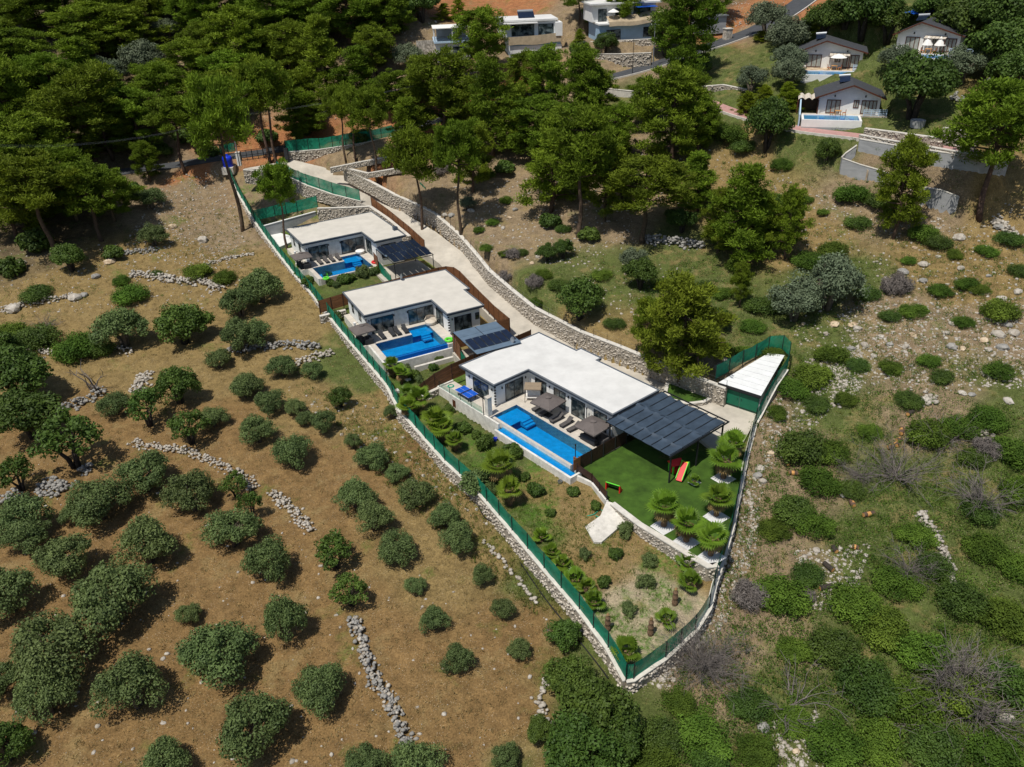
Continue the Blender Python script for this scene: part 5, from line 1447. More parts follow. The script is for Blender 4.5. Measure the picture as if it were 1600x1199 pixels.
for lot, lab, rf in ((G1, 'lowest gabled white house with slate roof, right above the pink lane', .52), (G2, 'middle gabled white house with slate roof behind the lowest one', .40), (G3, 'highest gabled white house with slate roof at upper right', .36)):
    gabled(lot, lab, rf)
W = G1.W
terrace_far(G1, 'cream terrace in front of the lowest gabled house', -3.0, W + 1.2, -1.2, -.02, 2.6)
terrace_far(G2, 'cream terrace in front of the middle gabled house', -1.0, W + 2.0, -3.4, -.02, 2.0, 'stone_warm')
terrace_far(G3, 'cream terrace in front of the highest gabled house', -1.0, G3.W + 1.5, -3.0, -.02, 2.0)
far_pool(G1, 'narrow blue pool on a grey wall before the lowest gabled house', -2.2, 6.2, -5.0, -1.3, 2.8)
far_pool(G2, 'light blue pool behind the lowest gabled house roof', 1.2, 9.6, -7.8, -3.6, 3.5)
far_pool(G3, 'small blue pool half hidden by olives before the highest house', 5.0, 9.4, -7.6, -3.2, 3.0)
for lot, nm, x0, x1, y in ((G1, 'lowest', G1.W - 2.4, G1.W + 1.1, -1.6), (G2, 'middle', G2.W - 1.4, G2.W + 4.6, -3.2), (G3, 'highest', G3.W - .8, G3.W + 2.6, -3.0)):
    t = thing('balcony_railing', 'pale blue timber railing at the right end of the %s gabled house terrace' % nm, 'railing', lot.w(0, 0), lot.rz)
    rail(lot, t, (x0, y), (x1, y + .5), 0.02)
    MB().box(x0 - .1, x1 + .1, y - .1, y + 3.0, -2.6, 0.018).build('stone_base', 'limestone', t)
t = thing('windbreak_wall', 'tall pale blue side screen at the left end of the lowest pool', 'screen', G1.w(-2.9, -2.6), G1.rz)
MB().add([(-.1, -1.9, -1.6), (.1, -1.9, -1.6), (.1, 2.6, -.2), (-.1, 2.6, -.2), (-.1, -1.9, .6), (.1, -1.9, .6), (.1, 2.6, 2.6), (-.1, 2.6, 2.6)], [(3, 2, 1, 0), (4, 5, 6, 7), (0, 1, 5, 4), (1, 2, 6, 5), (2, 3, 7, 6), (3, 0, 4, 7)]).build('screen_board', 'rail_blue', t)
t = thing('reed_pergola', 'dark pergola with cream scalloped awning left of the lowest gabled house', 'pergola', G1.w(-3.3, -.4), G1.rz)
for x in (0, 3.2):
    for y in (0, 2.8): MB().box(x - .08, x + .08, y - .08, y + .08, -.02, 2.2).build('post', 'wood_door', t)
for k in range(3):
    V, Fc = [], []
    for i in range(7):
        a = i / 6
        for y in (-.4, 3.0): V.append((.0 + 1.07 * k + 1.05 * a, y, 2.25 + .32 * math.sin(math.pi * a) + .05 * y))
    for i in range(6): Fc.append((i * 2, i * 2 + 2, i * 2 + 3, i * 2 + 1))
    MB().add(V, Fc).build('awning', 'cream_cushion', t)
MB().box(0, 3.2, 2.7, 2.85, 0, 2.2).build('back_panel', 'wood_dark', t)
def small_parasol(lot, x, y, lab, folded=False):
    t = thing('parasol', lab, 'parasol', lot.w(x, y), lot.rz, 'white parasols on the far terraces')
    MB().tube([(0, 0, 0), (0, 0, 2.5)], .04, 6).build('pole', 'white_wall', t)
    MB().lathe([(.9 if folded else 1.5, 1.2 if folded else 2.0), (.5 if folded else .8, 1.9 if folded else 2.35), (.04, 2.6)], 10).build('canopy', 'white_cloth', t)
small_parasol(G2, G2.W * .62, -1.5, 'white open parasol on the middle gabled house terrace')
small_parasol(G3, G3.W * .52, -1.3, 'left white parasol on the highest gabled house terrace', True)
small_parasol(G3, G3.W * .72, -1.3, 'right white parasol on the highest gabled house terrace', True)
def patio_set(lot, x, y, lab):
    t = thing('patio_table', lab + ' table', 'table', lot.w(x, y), lot.rz)
    MB().box(-.5, .5, -.35, .35, .68, .74).build('table_top', 'wood_cut', t)
    for sx in (-.42, .42):
        for sy in (-.28, .28): MB().box(sx - .04, sx + .04, sy - .04, sy + .04, 0, .68).build('leg', 'wood_cut', t)
    for s, nme in ((-1, 'left'), (1, 'right')):
        c = thing('patio_chair', lab + ' chair, %s of the table' % nme, 'chair', lot.w(x + s * .95, y), lot.rz + (math.pi if s > 0 else 0))
        MB().box(-.25, .25, -.25, .25, .38, .45).build('seat', 'terracotta', c); MB().box(-.27, -.2, -.25, .25, .451, .9).build('backrest', 'terracotta', c)
        for sx in (-.22, .22):
            for sy in (-.22, .22): MB().box(sx - .03, sx + .03, sy - .03, sy + .03, 0, .38).build('leg', 'wood_cut', c)
patio_set(G1, W * .33, -1.2, 'wooden patio set before the lowest gabled house,')
patio_set(G2, W * .66, -2.4, 'wooden patio set before the middle gabled house,')
patio_set(G3, W * .6, -2.3, 'wooden patio set before the highest gabled house,')
for lot, nm, a, b in ((G2, 'middle', .48, .8), (G3, 'highest', .45, .8)):
    t = thing('porch_awning', 'striped cream awning over the doors of the %s gabled house' % nm, 'awning', lot.w(0, 0), lot.rz)
    for k in range(6):
        x0 = lot.W * a + lot.W * (b - a) * k / 6; x1 = x0 + lot.W * (b - a) / 6 - .06
        MB().add([(x0, -.05, 2.55), (x1, -.05, 2.55), (x1, -1.7, 2.3), (x0, -1.7, 2.3), (x0, -.05, 2.48), (x1, -.05, 2.48), (x1, -1.7, 2.23), (x0, -1.7, 2.23)], [(3, 2, 1, 0), (4, 5, 6, 7), (0, 1, 5, 4), (1, 2, 6, 5), (2, 3, 7, 6), (3, 0, 4, 7)]).build('awning_strip', 'cream_cushion', t)
    for x in (lot.W * a + .1, lot.W * b - .1): MB().box(x - .06, x + .06, -1.68, -1.56, 0, 2.24).build('post', 'wood_door', t)
# stone walls and grey concrete walls by the pink lane
stone_wall('retaining_wall', 'stone wall above the pink lane right of the lowest house', W3([(1352,200,21.0),(1400,206,21.1),(1475,216,21.4)]), [1.6, 1.6, 1.6], size=.35, thick=.5)
stone_wall('retaining_wall', 'higher stone wall end above the pink lane behind the right pine', W3([(1475,199,21.8),(1530,207,22.0)]), 2.4, size=.35, thick=.5)
stone_wall('retaining_wall', 'long stone parapet below the pink lane on a grey concrete wall', W3([(1344,210,20.2),(1400,220,20.3),(1455,229,20.5),(1500,237,20.7),(1560,246,20.9)]), .9, size=.35, thick=.5)
def conc_wall(label, pix, m='concrete_grey'):
    t = thing('concrete_wall', label, 'wall')
    pix = [tuple(q) for q in resample([np.array(q, float) for q in pix], 9)]
    Q = [place(a, b, ty, 10) for a, b, ty in pix]
    for (p, h, _), (q, k, _) in zip(Q[:-1], Q[1:]):
        MB().prism([p[:2] + 0, q[:2] + 0, q[:2] + np.array([.1, .4]), p[:2] + np.array([.1, .4])], [p[2] - .8, q[2] - .8, q[2] - .8, p[2] - .8], [p[2] + h, q[2] + k, q[2] + k, p[2] + h]).build('wall_panel', m, t)
        MB().prism([p[:2] - np.array([0, .06]), q[:2] - np.array([0, .06]), q[:2] + np.array([.1, .45]), p[:2] + np.array([.1, .45])], [p[2] + h + .004, q[2] + k + .004, q[2] + k + .004, p[2] + h + .004], [p[2] + h + .1, q[2] + k + .1, q[2] + k + .1, p[2] + h + .1]).build('coping', 'concrete_cap', t)
conc_wall('long grey concrete retaining wall below the pink lane', [(1340,236,218),(1390,247,227),(1450,258,236),(1520,268,246),(1570,276,254)])
conc_wall('pale grey concrete wall slanting across the slope with a brown stain', [(1336,244,228),(1318,262,240),(1311,270,247)])
conc_wall('broad grey concrete wall panel standing on the stony slope', [(1312,272,248),(1340,282,258),(1372,287,267),(1395,296,276)])
conc_wall('grey tilted concrete wall behind the young pine', [(1430,318,292),(1462,333,297),(1492,336,308)])
stn = thing('rust_stain_strip', 'brown timber strip on the broad grey concrete wall', 'board')
_p, _h, _ = place(1352, 284, 263, 10); MB().bar((_p[0] - .02, _p[1] - .08, _p[2]), (_p[0] - .02, _p[1] - .08, _p[2] + _h - .2), .6, .05).build('strip', 'stone_warm', stn)
t = thing('planter_tub', 'round grey concrete tub on the grass below the big carob', 'tub', on_ground(1433, 197))
MB().lathe([(1.0, -.2), (1.1, .9), (1.0, .92), (.9, .5), (.05, .5)], 16).build('tub_shell', 'concrete_grey', t)
# central white house
t = thing('white_house', 'large white flat-roofed house with beige awning at top centre', 'house', CH.w(0, 0), CH.rz)
cw_ = CH.W
MB().box(0, cw_, 0, 9, -.8, 3.6).build('lower_wall', 'light_blue', t)
MB().box(-.2, cw_ + .2, -.06, -.004, -.8, 1.9).build('lower_wall_band', 'white_wall', t)
MB().box(-1.5, cw_ - .8, 1.2, 9.5, 3.6, 6.5).build('upper_wall', 'white_wall', t)
MB().box(-2.0, cw_ - .4, .8, 10, 6.5, 6.85).build('roof', 'roof_white', t)
MB().box(-1.2, cw_ * .55, -.6, 2.4, 6.2, 6.38).build('canopy_slab', 'roof_white', t)
glazing(t, (.6, 1.2), (cw_ * .5, 1.2), 3.7, 6.1, 4); glazing(t, (cw_ * .58, 1.2), (cw_ * .88, 1.2), 3.7, 5.9, 2, name='window')
MB().box(cw_ * .9, cw_ + .3, -.5, 3, 3.6, 6.2).build('stair_block', 'white_wall', t)
aw = MB(); V, Fc = [], []
for i in range(13):
    a = i / 12
    for z, y in ((3.75 + .5 * a * a, -.25), (2.1 + .3 * a * a + .12 * math.sin(9 * a), -.4)): V.append((-.3 + (cw_ + .4) * a, y, z))
for i in range(12): Fc.append((i * 2, i * 2 + 1, i * 2 + 3, i * 2 + 2))
aw.add(V, Fc).build('awning', 'beige_cloth', t)
MB().add([(2.5, 4, 6.9), (6.0, 4, 6.9), (6.0, 6, 8.0), (2.5, 6, 8.0)], [(0, 1, 2, 3)]).build('solar_panel', 'solar', t)
MB().tube([(2.6, 6.2, 8.0), (5.9, 6.2, 8.0)], .35, 10).build('water_heater', 'metal_grey', t)
t = thing('white_annex', 'white annex with roof terrace and shade canopy left of the central house', 'house', CH.w(-15.5, 0), CH.rz)
MB().box(0, 7.0, .2, 9, -1.2, 3.2).build('wall', 'white_wall', t)
glazing(t, (.8, .2), (2.2, .2), .6, 2.4, 1, name='window'); glazing(t, (3.5, .2), (5.4, .2), .2, 2.4, 2)
MB().box(-.4, 7.4, -.3, 9.2, 3.2, 3.5).build('terrace_slab', 'rail_blue', t)
for x in (-.2, 3.5, 7.1):
    for y in (-.1, 6): MB().box(x - .07, x + .07, y - .07, y + .07, 3.5, 6.0).build('post', 'white_wall', t)
MB().box(-.5, 7.5, -.4, 6.4, 6.0, 6.12).build('canopy', 'white_cloth', t)
for k in range(4): MB().box(-.3, 7.2, -.24, -.2, 3.7 + .25 * k, 3.76 + .25 * k).build('rail', 'metal_dark', t)
MB().box(.4, 6.8, 5.5, 5.7, 3.5, 5.6).build('back_wall', 'concrete_grey', t)
t = thing('garden_wall', 'pale rendered garden wall left of the central white house', 'wall', CH.w(-24, 3.5), CH.rz + .1)
MB().box(0, 4.5, 0, .3, -1.5, 2.0).build('wall_panel', 'stone', t); MB().box(4.5, 9, -.02, .28, -1.5, 3.4).build('wall_panel', 'stone', t)
# house behind the pines, right of the central one
t = thing('terraced_house', 'white two-storey house with brown shade sails behind pines at top', 'house', HH.w(0, 0), HH.rz)
hw = HH.W
MB().box(1.5, hw, 0, 9, -.8, 3.2).build('lower_wall', 'light_blue', t)
glazing(t, (hw * .72, 0), (hw * .95, 0), .5, 2.4, 3); glazing(t, (hw * .2, 0), (hw * .4, 0), .2, 2.2, 2)
MB().box(1.2, hw + .3, -.8, 9, 3.2, 3.5).build('balcony_slab', 'white_wall', t)
MB().box(.5, hw - 1, 2.5, 10, 3.5, 6.8).build('upper_wall', 'white_wall', t)
glazing(t, (hw * .12, 2.5), (hw * .24, 2.5), 3.6, 6.0, 2); glazing(t, (hw * .36, 2.5), (hw * .54, 2.5), 3.6, 6.0, 2); glazing(t, (hw * .62, 2.5), (hw * .86, 2.5), 3.6, 6.0, 3)
MB().box(0, hw, 1.6, 10.4, 6.8, 7.1).build('roof', 'roof_white', t)
V, Fc = [], []
for i in range(15):
    a = i / 14
    for j, (y, z) in enumerate(((1.6, 4.6 + 1.0 * a ** 2), (-.9, 3.7 + .7 * a ** 3), (-1.1, 2.9 + 1.0 * a ** 3))): V.append((hw * .22 + hw * .8 * a, y, z + .08 * math.sin(11 * a)))
for i in range(14):
    for j in range(2): Fc.append((i * 3 + j, i * 3 + j + 1, i * 3 + j + 4, i * 3 + j + 3))
MB().add(V, Fc).build('shade_sail', 'beige_cloth', t)
MB().box(hw * .62, hw * .9, -.5, 2.4, 6.2, 6.28).build('blue_awning', 'table_blue', t)
t = thing('parasol', 'white parasol on the upper terrace of the shaded house', 'parasol', HH.w(hw * .3, .6, 3.5), 0, 'white parasols on the far terraces')
MB().tube([(0, 0, 0), (0, 0, 2.4)], .04, 6).build('pole', 'white_wall', t); MB().lathe([(1.2, 2.0), (.7, 2.3), (.04, 2.6)], 10).build('canopy', 'white_cloth', t)
stone_wall('retaining_wall', 'upper pale stone wall below the shaded house', W3([(912,66,27.4),(965,63,27.8),(1030,60,28.3)]), [2.6, 2.6, 2.6], size=.4)
stone_wall('retaining_wall', 'long pale stone retaining wall above the upper road', W3([(922,84,25.7),(965,84,26.2),(1018,82,26.7)]), [3.6, 3.4, 3.0], size=.42, stone='limestone')
conc_wall('low pale concrete parapet below the upper road', [(945,150,139),(985,153,143),(1022,158,149)], 'concrete_cap')
stone_wall('retaining_wall', 'pale stone wall between the pines and the pink lane', W3([(1095,135,22.8),(1130,132,23.2),(1170,140,22.8)]), 1.8, size=.4, stone='limestone')
t = thing('roadside_hut', 'small grey hut beside the upper road bend', 'hut', on_ground(1106, 45), .3)
MB().box(-3, 3, -2, 2, -.8, 2.4).build('wall', 'concrete_grey', t); MB().box(-3.3, 3.3, -2.3, 2.3, 2.4, 2.6).build('roof', 'metal_grey', t)
t = thing('roadside_pillar', 'pale square pillar beside the upper road bend', 'pillar', on_ground(1136, 62), .3)
MB().box(-.7, .7, -.7, .7, -.8, 2.0).build('shaft', 'stone', t); MB().box(-.8, .8, -.8, .8, 2.0, 2.15).build('cap_stone', 'concrete_cap', t)
t = thing('tarpaulin', 'blue tarpaulin heap among trees at the upper right', 'tarpaulin', on_ground(1440, 22), .4)
V, Fc = [], []
for i in range(7):
    for j in range(5): V.append((i - 3, j * .9 - 1.8, .3 + 1.1 * math.exp(-((i - 3) ** 2 / 4 + (j - 2) ** 2 / 2)) + random.uniform(-.15, .15)))
for i in range(6):
    for j in range(4): e = i * 5 + j; Fc.append((e, e + 5, e + 6, e + 1))
MB().add(V, Fc).build('sheet', 'table_blue', t)
# ------------------------------------------------------------------ plants
def unit(a): return a / (np.linalg.norm(a, axis=-1, keepdims=True) + 1e-9)
def cards(C, D, N_, L, W_):
    """quads (lozenges): centre C, long axis D, face normal hint N_, length L, width W_"""
    D = unit(D); S = unit(np.cross(D, N_))
    L, W_ = L[:, None], W_[:, None]
    V = np.stack([C - D * L * .5, C + S * W_ * .5, C + D * L * .5, C - S * W_ * .5], 1).reshape(-1, 3)
    return V, np.arange(len(C) * 4).reshape(-1, 4)
def leaf_cloud(centres, radii, per, L, W_, rng, up=.15, point=0.0, shell=.55):
    """leaves spread over lumps; lumps (k,3) with radii (k,3)"""
    k = len(centres)
    d = unit(rng.normal(size=(k, per, 3)))
    r = rng.uniform(shell, 1.05, (k, per, 1)) ** .7
    P = centres[:, None] + d * r * radii[:, None]
    P, d = P.reshape(-1, 3), d.reshape(-1, 3)
    n = unit(d * 1.0 + rng.normal(size=d.shape) * .55 + np.array([0, 0, up]))
    ax = rng.normal(size=d.shape)
    if point: ax = ax * (1 - point) + (d * .8 + np.array([0, 0, .6])) * point * 2
    ll = L * rng.uniform(.6, 1.25, len(P)); ww = W_ * rng.uniform(.6, 1.25, len(P))
    if not point: ax = ax - n * (ax * n).sum(1, keepdims=True)
    else: n = unit(rng.normal(size=d.shape) + d * .4)
    return cards(P, ax, n, ll, ww)
def pine_meshes(seed, bare, cone, leaf):
    rng = np.random.default_rng(seed); rnd = random.Random(seed)
    zb = 10 * bare
    lean = rng.uniform(-.5, .5, 2)
    spine = [(lean[0] * max(0, z / 10) ** 1.6 + .12 * math.sin(z + seed), lean[1] * max(0, z / 10) ** 1.6 + .1 * math.cos(z * 1.2 + seed), z) for z in np.linspace(-.5, 9.4, 10)]
    tr = MB().tube(spine, [.20 - .017 * i for i in range(10)], 7)
    at = lambda z: np.array([np.interp(z, [p[2] for p in spine], [p[i] for p in spine]) for i in range(2)] + [z])
    Cs, Rs = [], []
    nb = 30 if bare > .3 else 40
    for b in range(nb):
        t = (b + .3) / nb
        z = zb + (9.5 - zb) * t ** (.9 if cone else .75)
        az = b * 2.399 + rng.uniform(-.5, .5)
        f = (z - zb) / (9.7 - zb)
        prof = ((1 - f) ** .75 * .95 + .08) if cone else math.sqrt(max(.03, 1 - abs(f * 1.55 - .55) ** 2.2)) * .98
        r = 3.0 * prof * rng.uniform(.62, 1.12)
        z0 = z - .10 * r
        p0 = at(min(9.3, max(0, z0))); dirv = np.array([math.cos(az), math.sin(az), .28 if not cone else .12])
        tip = p0 + dirv * r
        tr.tube([tuple(p0), tuple(p0 + dirv * r * .5 + np.array([0, 0, -.06 * r])), tuple(tip)], [.055 + .012 * r, .04, .015], 4, False)
        for q in range(max(2, int(2.2 + r * 1.6))):
            g = rng.uniform(.42, 1.0)
            c = p0 + dirv * r * g + rng.normal(size=3) * np.array([.3, .3, .34])
            s = rng.uniform(.42, .75)
            Cs.append(c); Rs.append((s, s, s * rng.uniform(.5, .85)))
    for q in range(7):
        c = at(9.3) + rng.normal(size=3) * np.array([.35, .35, .25]); Cs.append(c); Rs.append((.5, .5, .4))
    V, Fc = leaf_cloud(np.array(Cs), np.array(Rs), 104, .36, .095, rng, point=.5, shell=.2)
    return tr.mesh('trunk', 'bark_pine', True), big_mesh('crown', V, Fc, leaf)
def round_meshes(seed, leaf, bark, n=66, ll=.20, lw=.105, flat=.74, low=.55, stems=3, per=150, sparse=1.0):
    """round-crowned tree about 4.6 wide, 4 tall"""
    rng = np.random.default_rng(seed)
    tr = MB()
    d = unit(rng.normal(size=(n, 3))); d[:, 2] = np.abs(d[:, 2]) * 1.25 - .42
    asym = 1 + .22 * np.sin(np.arctan2(d[:, 1], d[:, 0]) * rng.integers(2, 4) + rng.uniform(0, 6))
    r = rng.uniform(.45, 1.0, n) ** .5
    C = d * r[:, None] * np.array([1.85, 1.85, 1.85 * flat])[None] * asym[:, None] + np.array([0, 0, 1.55 + low])
    C[:, 2] = np.maximum(C[:, 2], low)
    s = rng.uniform(.42, .72, n) * sparse
    for k in range(stems):
        a = 2.1 * k + seed; e = np.array([1.0 * math.cos(a), 1.0 * math.sin(a), 2.2])
        tr.tube([(.12 * math.cos(a), .12 * math.sin(a), -.3), (.3 * math.cos(a), .3 * math.sin(a), .8), tuple(e)], [.20, .15, .06], 6)
        for j in range(4):
            q = C[rng.integers(0, n)]
            tr.tube([tuple(e * .7), tuple(q)], [.06, .015], 4, False)
    V, Fc = leaf_cloud(C, np.c_[s, s, s * .85], per, ll, lw, rng)
    return tr.mesh('trunk', bark, True), big_mesh('crown', V, Fc, leaf)
def bush_mesh(seed, leaf, n=30, per=110, ll=.15, lw=.08, hgt=1.0):
    """low bush about 2 wide, hgt*1.2 tall"""
    rng = np.random.default_rng(seed)
    a = rng.uniform(0, 6.28, n); r = np.sqrt(rng.uniform(0, 1, n)) * .78
    z = np.sqrt(np.maximum(0, 1 - (r / .95) ** 2)) * rng.uniform(.35, .9, n) * hgt
    C = np.c_[r * np.cos(a) * rng.uniform(.8, 1.2), r * np.sin(a), z]
    s = rng.uniform(.20, .36, n)
    V, Fc = leaf_cloud(C, np.c_[s, s, s], per, ll, lw, rng)
    return big_mesh('foliage', V, Fc, leaf)
def dead_mesh(seed, n=46, L=3.0, spread=1.0, r0=.07, twigs=7):
    rng = np.random.default_rng(seed); m = MB()
    for k in range(n):
        a = rng.uniform(0, 6.28); el = rng.uniform(.25, 1.25)
        d = np.array([math.cos(a) * math.cos(el) * spread, math.sin(a) * math.cos(el) * spread, math.sin(el)])
        l = L * rng.uniform(.5, 1.0)
        p = np.array([rng.normal() * .15, rng.normal() * .15, 0.0]); pts = [p]
        for j in range(4):
            d = unit(d + rng.normal(size=3) * .22); p = p + d * l / 4; pts.append(p)
        m.tube([tuple(q) for q in pts], [r0, r0 * .7, r0 * .5, r0 * .35, r0 * .2], 4, False)
        for j in range(twigs):
            q = pts[rng.integers(1, 5)]; e = unit(d + rng.normal(size=3) * .7)
            m.tube([tuple(q), tuple(q + e * l * .16 + rng.normal(size=3) * .05), tuple(q + e * l * .32)], [r0 * .35, r0 * .25, r0 * .12], 3, False)
    return m
def palm_meshes(seed, trunk_h=1.9, dry=True, fronds=17, size=1.5):
    rng = np.random.default_rng(seed)
    tr = MB(); prof = []
    for k in range(9):
        z = -.1 + (trunk_h + .1) * k / 8
        prof.append((.20 + .05 * (k % 2) + .06 * (k / 8), z))
    tr.lathe(prof, 9)
    V, Fc, Vd, Fd = [], [], [], []
    def frond(az, el, L, V, Fc):
        d = np.array([math.cos(az) * math.cos(el), math.sin(az) * math.cos(el), math.sin(el)])
        base = np.array([0, 0, trunk_h]); hub = base + d * L * .5
        side = unit(np.cross(d, [0, 0, 1.0])); upv = unit(np.cross(side, d))
        n0 = len(V); w_ = .018
        V += [tuple(base - side * w_), tuple(base + side * w_), tuple(hub + side * w_), tuple(hub - side * w_)]; Fc.append((n0, n0 + 1, n0 + 2, n0 + 3))
        for k in range(15):
            b = -1.9 + 3.8 * k / 14
            e = unit(d * math.cos(b) + side * math.sin(b) + upv * .12); f = unit(np.cross(e, upv)) * .075
            tip = hub + e * L * .62 * (1 - .25 * abs(b) / 1.9) - np.array([0, 0, .10 * L]); mid = hub + e * L * .33 + upv * .02
            n0 = len(V)
            V += [tuple(hub), tuple(mid + f), tuple(tip), tuple(mid - f)]; Fc.append((n0, n0 + 1, n0 + 2, n0 + 3))
    for k in range(fronds):
        frond(2.399 * k, rng.uniform(.0, 1.3), size * rng.uniform(.85, 1.15), V, Fc)
    for k in range(9): frond(2.399 * k + 1, rng.uniform(-1.2, -.5), size * .8, Vd, Fd)
    ms = [('trunk', tr.mesh('trunk', 'palm_trunk')), ('crown', MB().add(V, Fc).mesh('crown', 'leaf_palm'))]
    if dry: ms.append(('dry_skirt', MB().add(Vd, Fd).mesh('dry_skirt', 'leaf_dry')))
    return ms

PINE_TALL = [pine_meshes(100 + k, .44, False, 'leaf_pine') for k in range(4)]
PINE_LONG = [pine_meshes(110 + k, .60, False, 'leaf_pine') for k in range(3)]
PINE_FULL = [pine_meshes(120 + k, .14, k == 0, 'leaf_pine') for k in range(5)]
PINE_LIGHT = [pine_meshes(140 + k, .40 if k else .22, False, 'leaf_pine_light') for k in range(2)]
OLIVE = [round_meshes(200 + k, 'leaf_olive', 'bark_olive', low=.35) for k in range(6)]
OLIVE_GREY = [round_meshes(220 + k, 'leaf_olive_grey', 'bark_olive', low=.45) for k in range(3)]
BROAD = [round_meshes(240 + k, 'leaf_broad', 'bark_dark', ll=.22, lw=.14, low=.6) for k in range(4)]
SPARSE = [round_meshes(260 + k, 'leaf_broad', 'bark_dark', n=40, ll=.28, lw=.18, low=1.0, stems=4, per=55, sparse=.9) for k in range(2)]
YELLOW = [pine_meshes(280, .05, True, 'leaf_yellow')]
BUSH = [bush_mesh(300 + k, 'leaf_scrub') for k in range(5)]
BUSH_BIG = [bush_mesh(350 + k, 'leaf_broad' if k in (1, 4) else 'leaf_scrub', 75, 110, .085, .05, .8) for k in range(6)]
BUSH_OLIVE = [bush_mesh(320 + k, 'leaf_olive', hgt=1.25) for k in range(3)]
BUSH_BROAD = [bush_mesh(330 + k, 'leaf_broad', ll=.22, lw=.15, hgt=1.2) for k in range(3)]
BUSH_GREY = [bush_mesh(340 + k, 'dead_twig', ll=.28, lw=.03) for k in range(2)]
PALM = [palm_meshes(400 + k) for k in range(3)]
PALM_LOW = [palm_meshes(410 + k, .6, False, 13, 1.2) for k in range(2)]

POOL_L = []                                              # every plant, to be told apart by label afterwards
def plant(name, phrase, cat, meshes, loc, sx, sz, px, py, where, single=False):
    rz = random.uniform(0, 6.28)
    if single:
        o = obj(name, meshes, None, loc, rz, (sx, sx * random.uniform(.9, 1.1), sz))
    else:
        o = obj(name, None, None, loc, rz, (sx, sx * random.uniform(.92, 1.08), sz))
        for part, me in (meshes if isinstance(meshes, list) else zip(('trunk', 'crown'), meshes)): obj(part, me, o)
    o['category'] = cat
    POOL_L.append((phrase, where, px, o))
    return o
def where(px, py):
    if px < 330 and py < 150: return 'at the top left of the wooded slope'
    if px < 210 and py < 290: return 'on the wooded slope left of the road bend'
    if px < 400 and py < 290: return 'on the wooded slope above the road, left of the gate'
    if px < 210 and py < 430: return 'in the dark grove below the road at far left'
    if px < 400 and py < 430: return 'on the stony slope left of the far villa fence'
    if px < 680 and py < 120: return 'high on the slope left of the central white house'
    if px < 680 and py < 225: return 'on the slope just above the road behind the gate'
    if px < 690 and py < 420: return 'inside the fence above the far villa'
    if px < 940 and py < 130: return 'beside the central white house'
    if px < 1130 and py < 130: return 'in front of the shaded house at the top'
    if px < 840 and py < 300: return 'on the slope above the driveway bend'
    if px < 1130 and py < 300: return 'in the pine clump in the middle of the hillside'
    if px < 1110 and py < 400: return 'on the hillside above the long driveway wall'
    if px < 1110 and py < 620: return 'along the driveway wall behind the nearest villa'
    if py < 130: return 'around the gabled houses at upper right'
    if py < 260: return 'beside the pink lane at upper right'
    if py < 420: return 'on the stony slope below the grey walls'
    if px > 1420 and py < 480: return 'on the right part of the stony slope below the walls'
    if py < 480: return 'on the slope left of the stony scrub'
    if px > 1480 and py < 620: return 'at the right edge level with the garage'
    if px > 1370 and py < 620: return 'on the stony scree level with the garage'
    if py < 660: return 'close above the garage net fence'
    if px < 1330 and py < 860: return 'on the scrub slope beside the lawn fence'
    if py < 860: return 'around the cut branches on the right slope'
    if px < 1250: return 'in the scrub around the pointed plot corner'
    if py < 1000: return 'below the cut branches on the right slope'
    if px > 1440: return 'in the bottom right corner'
    return 'in the scrub along the bottom edge'
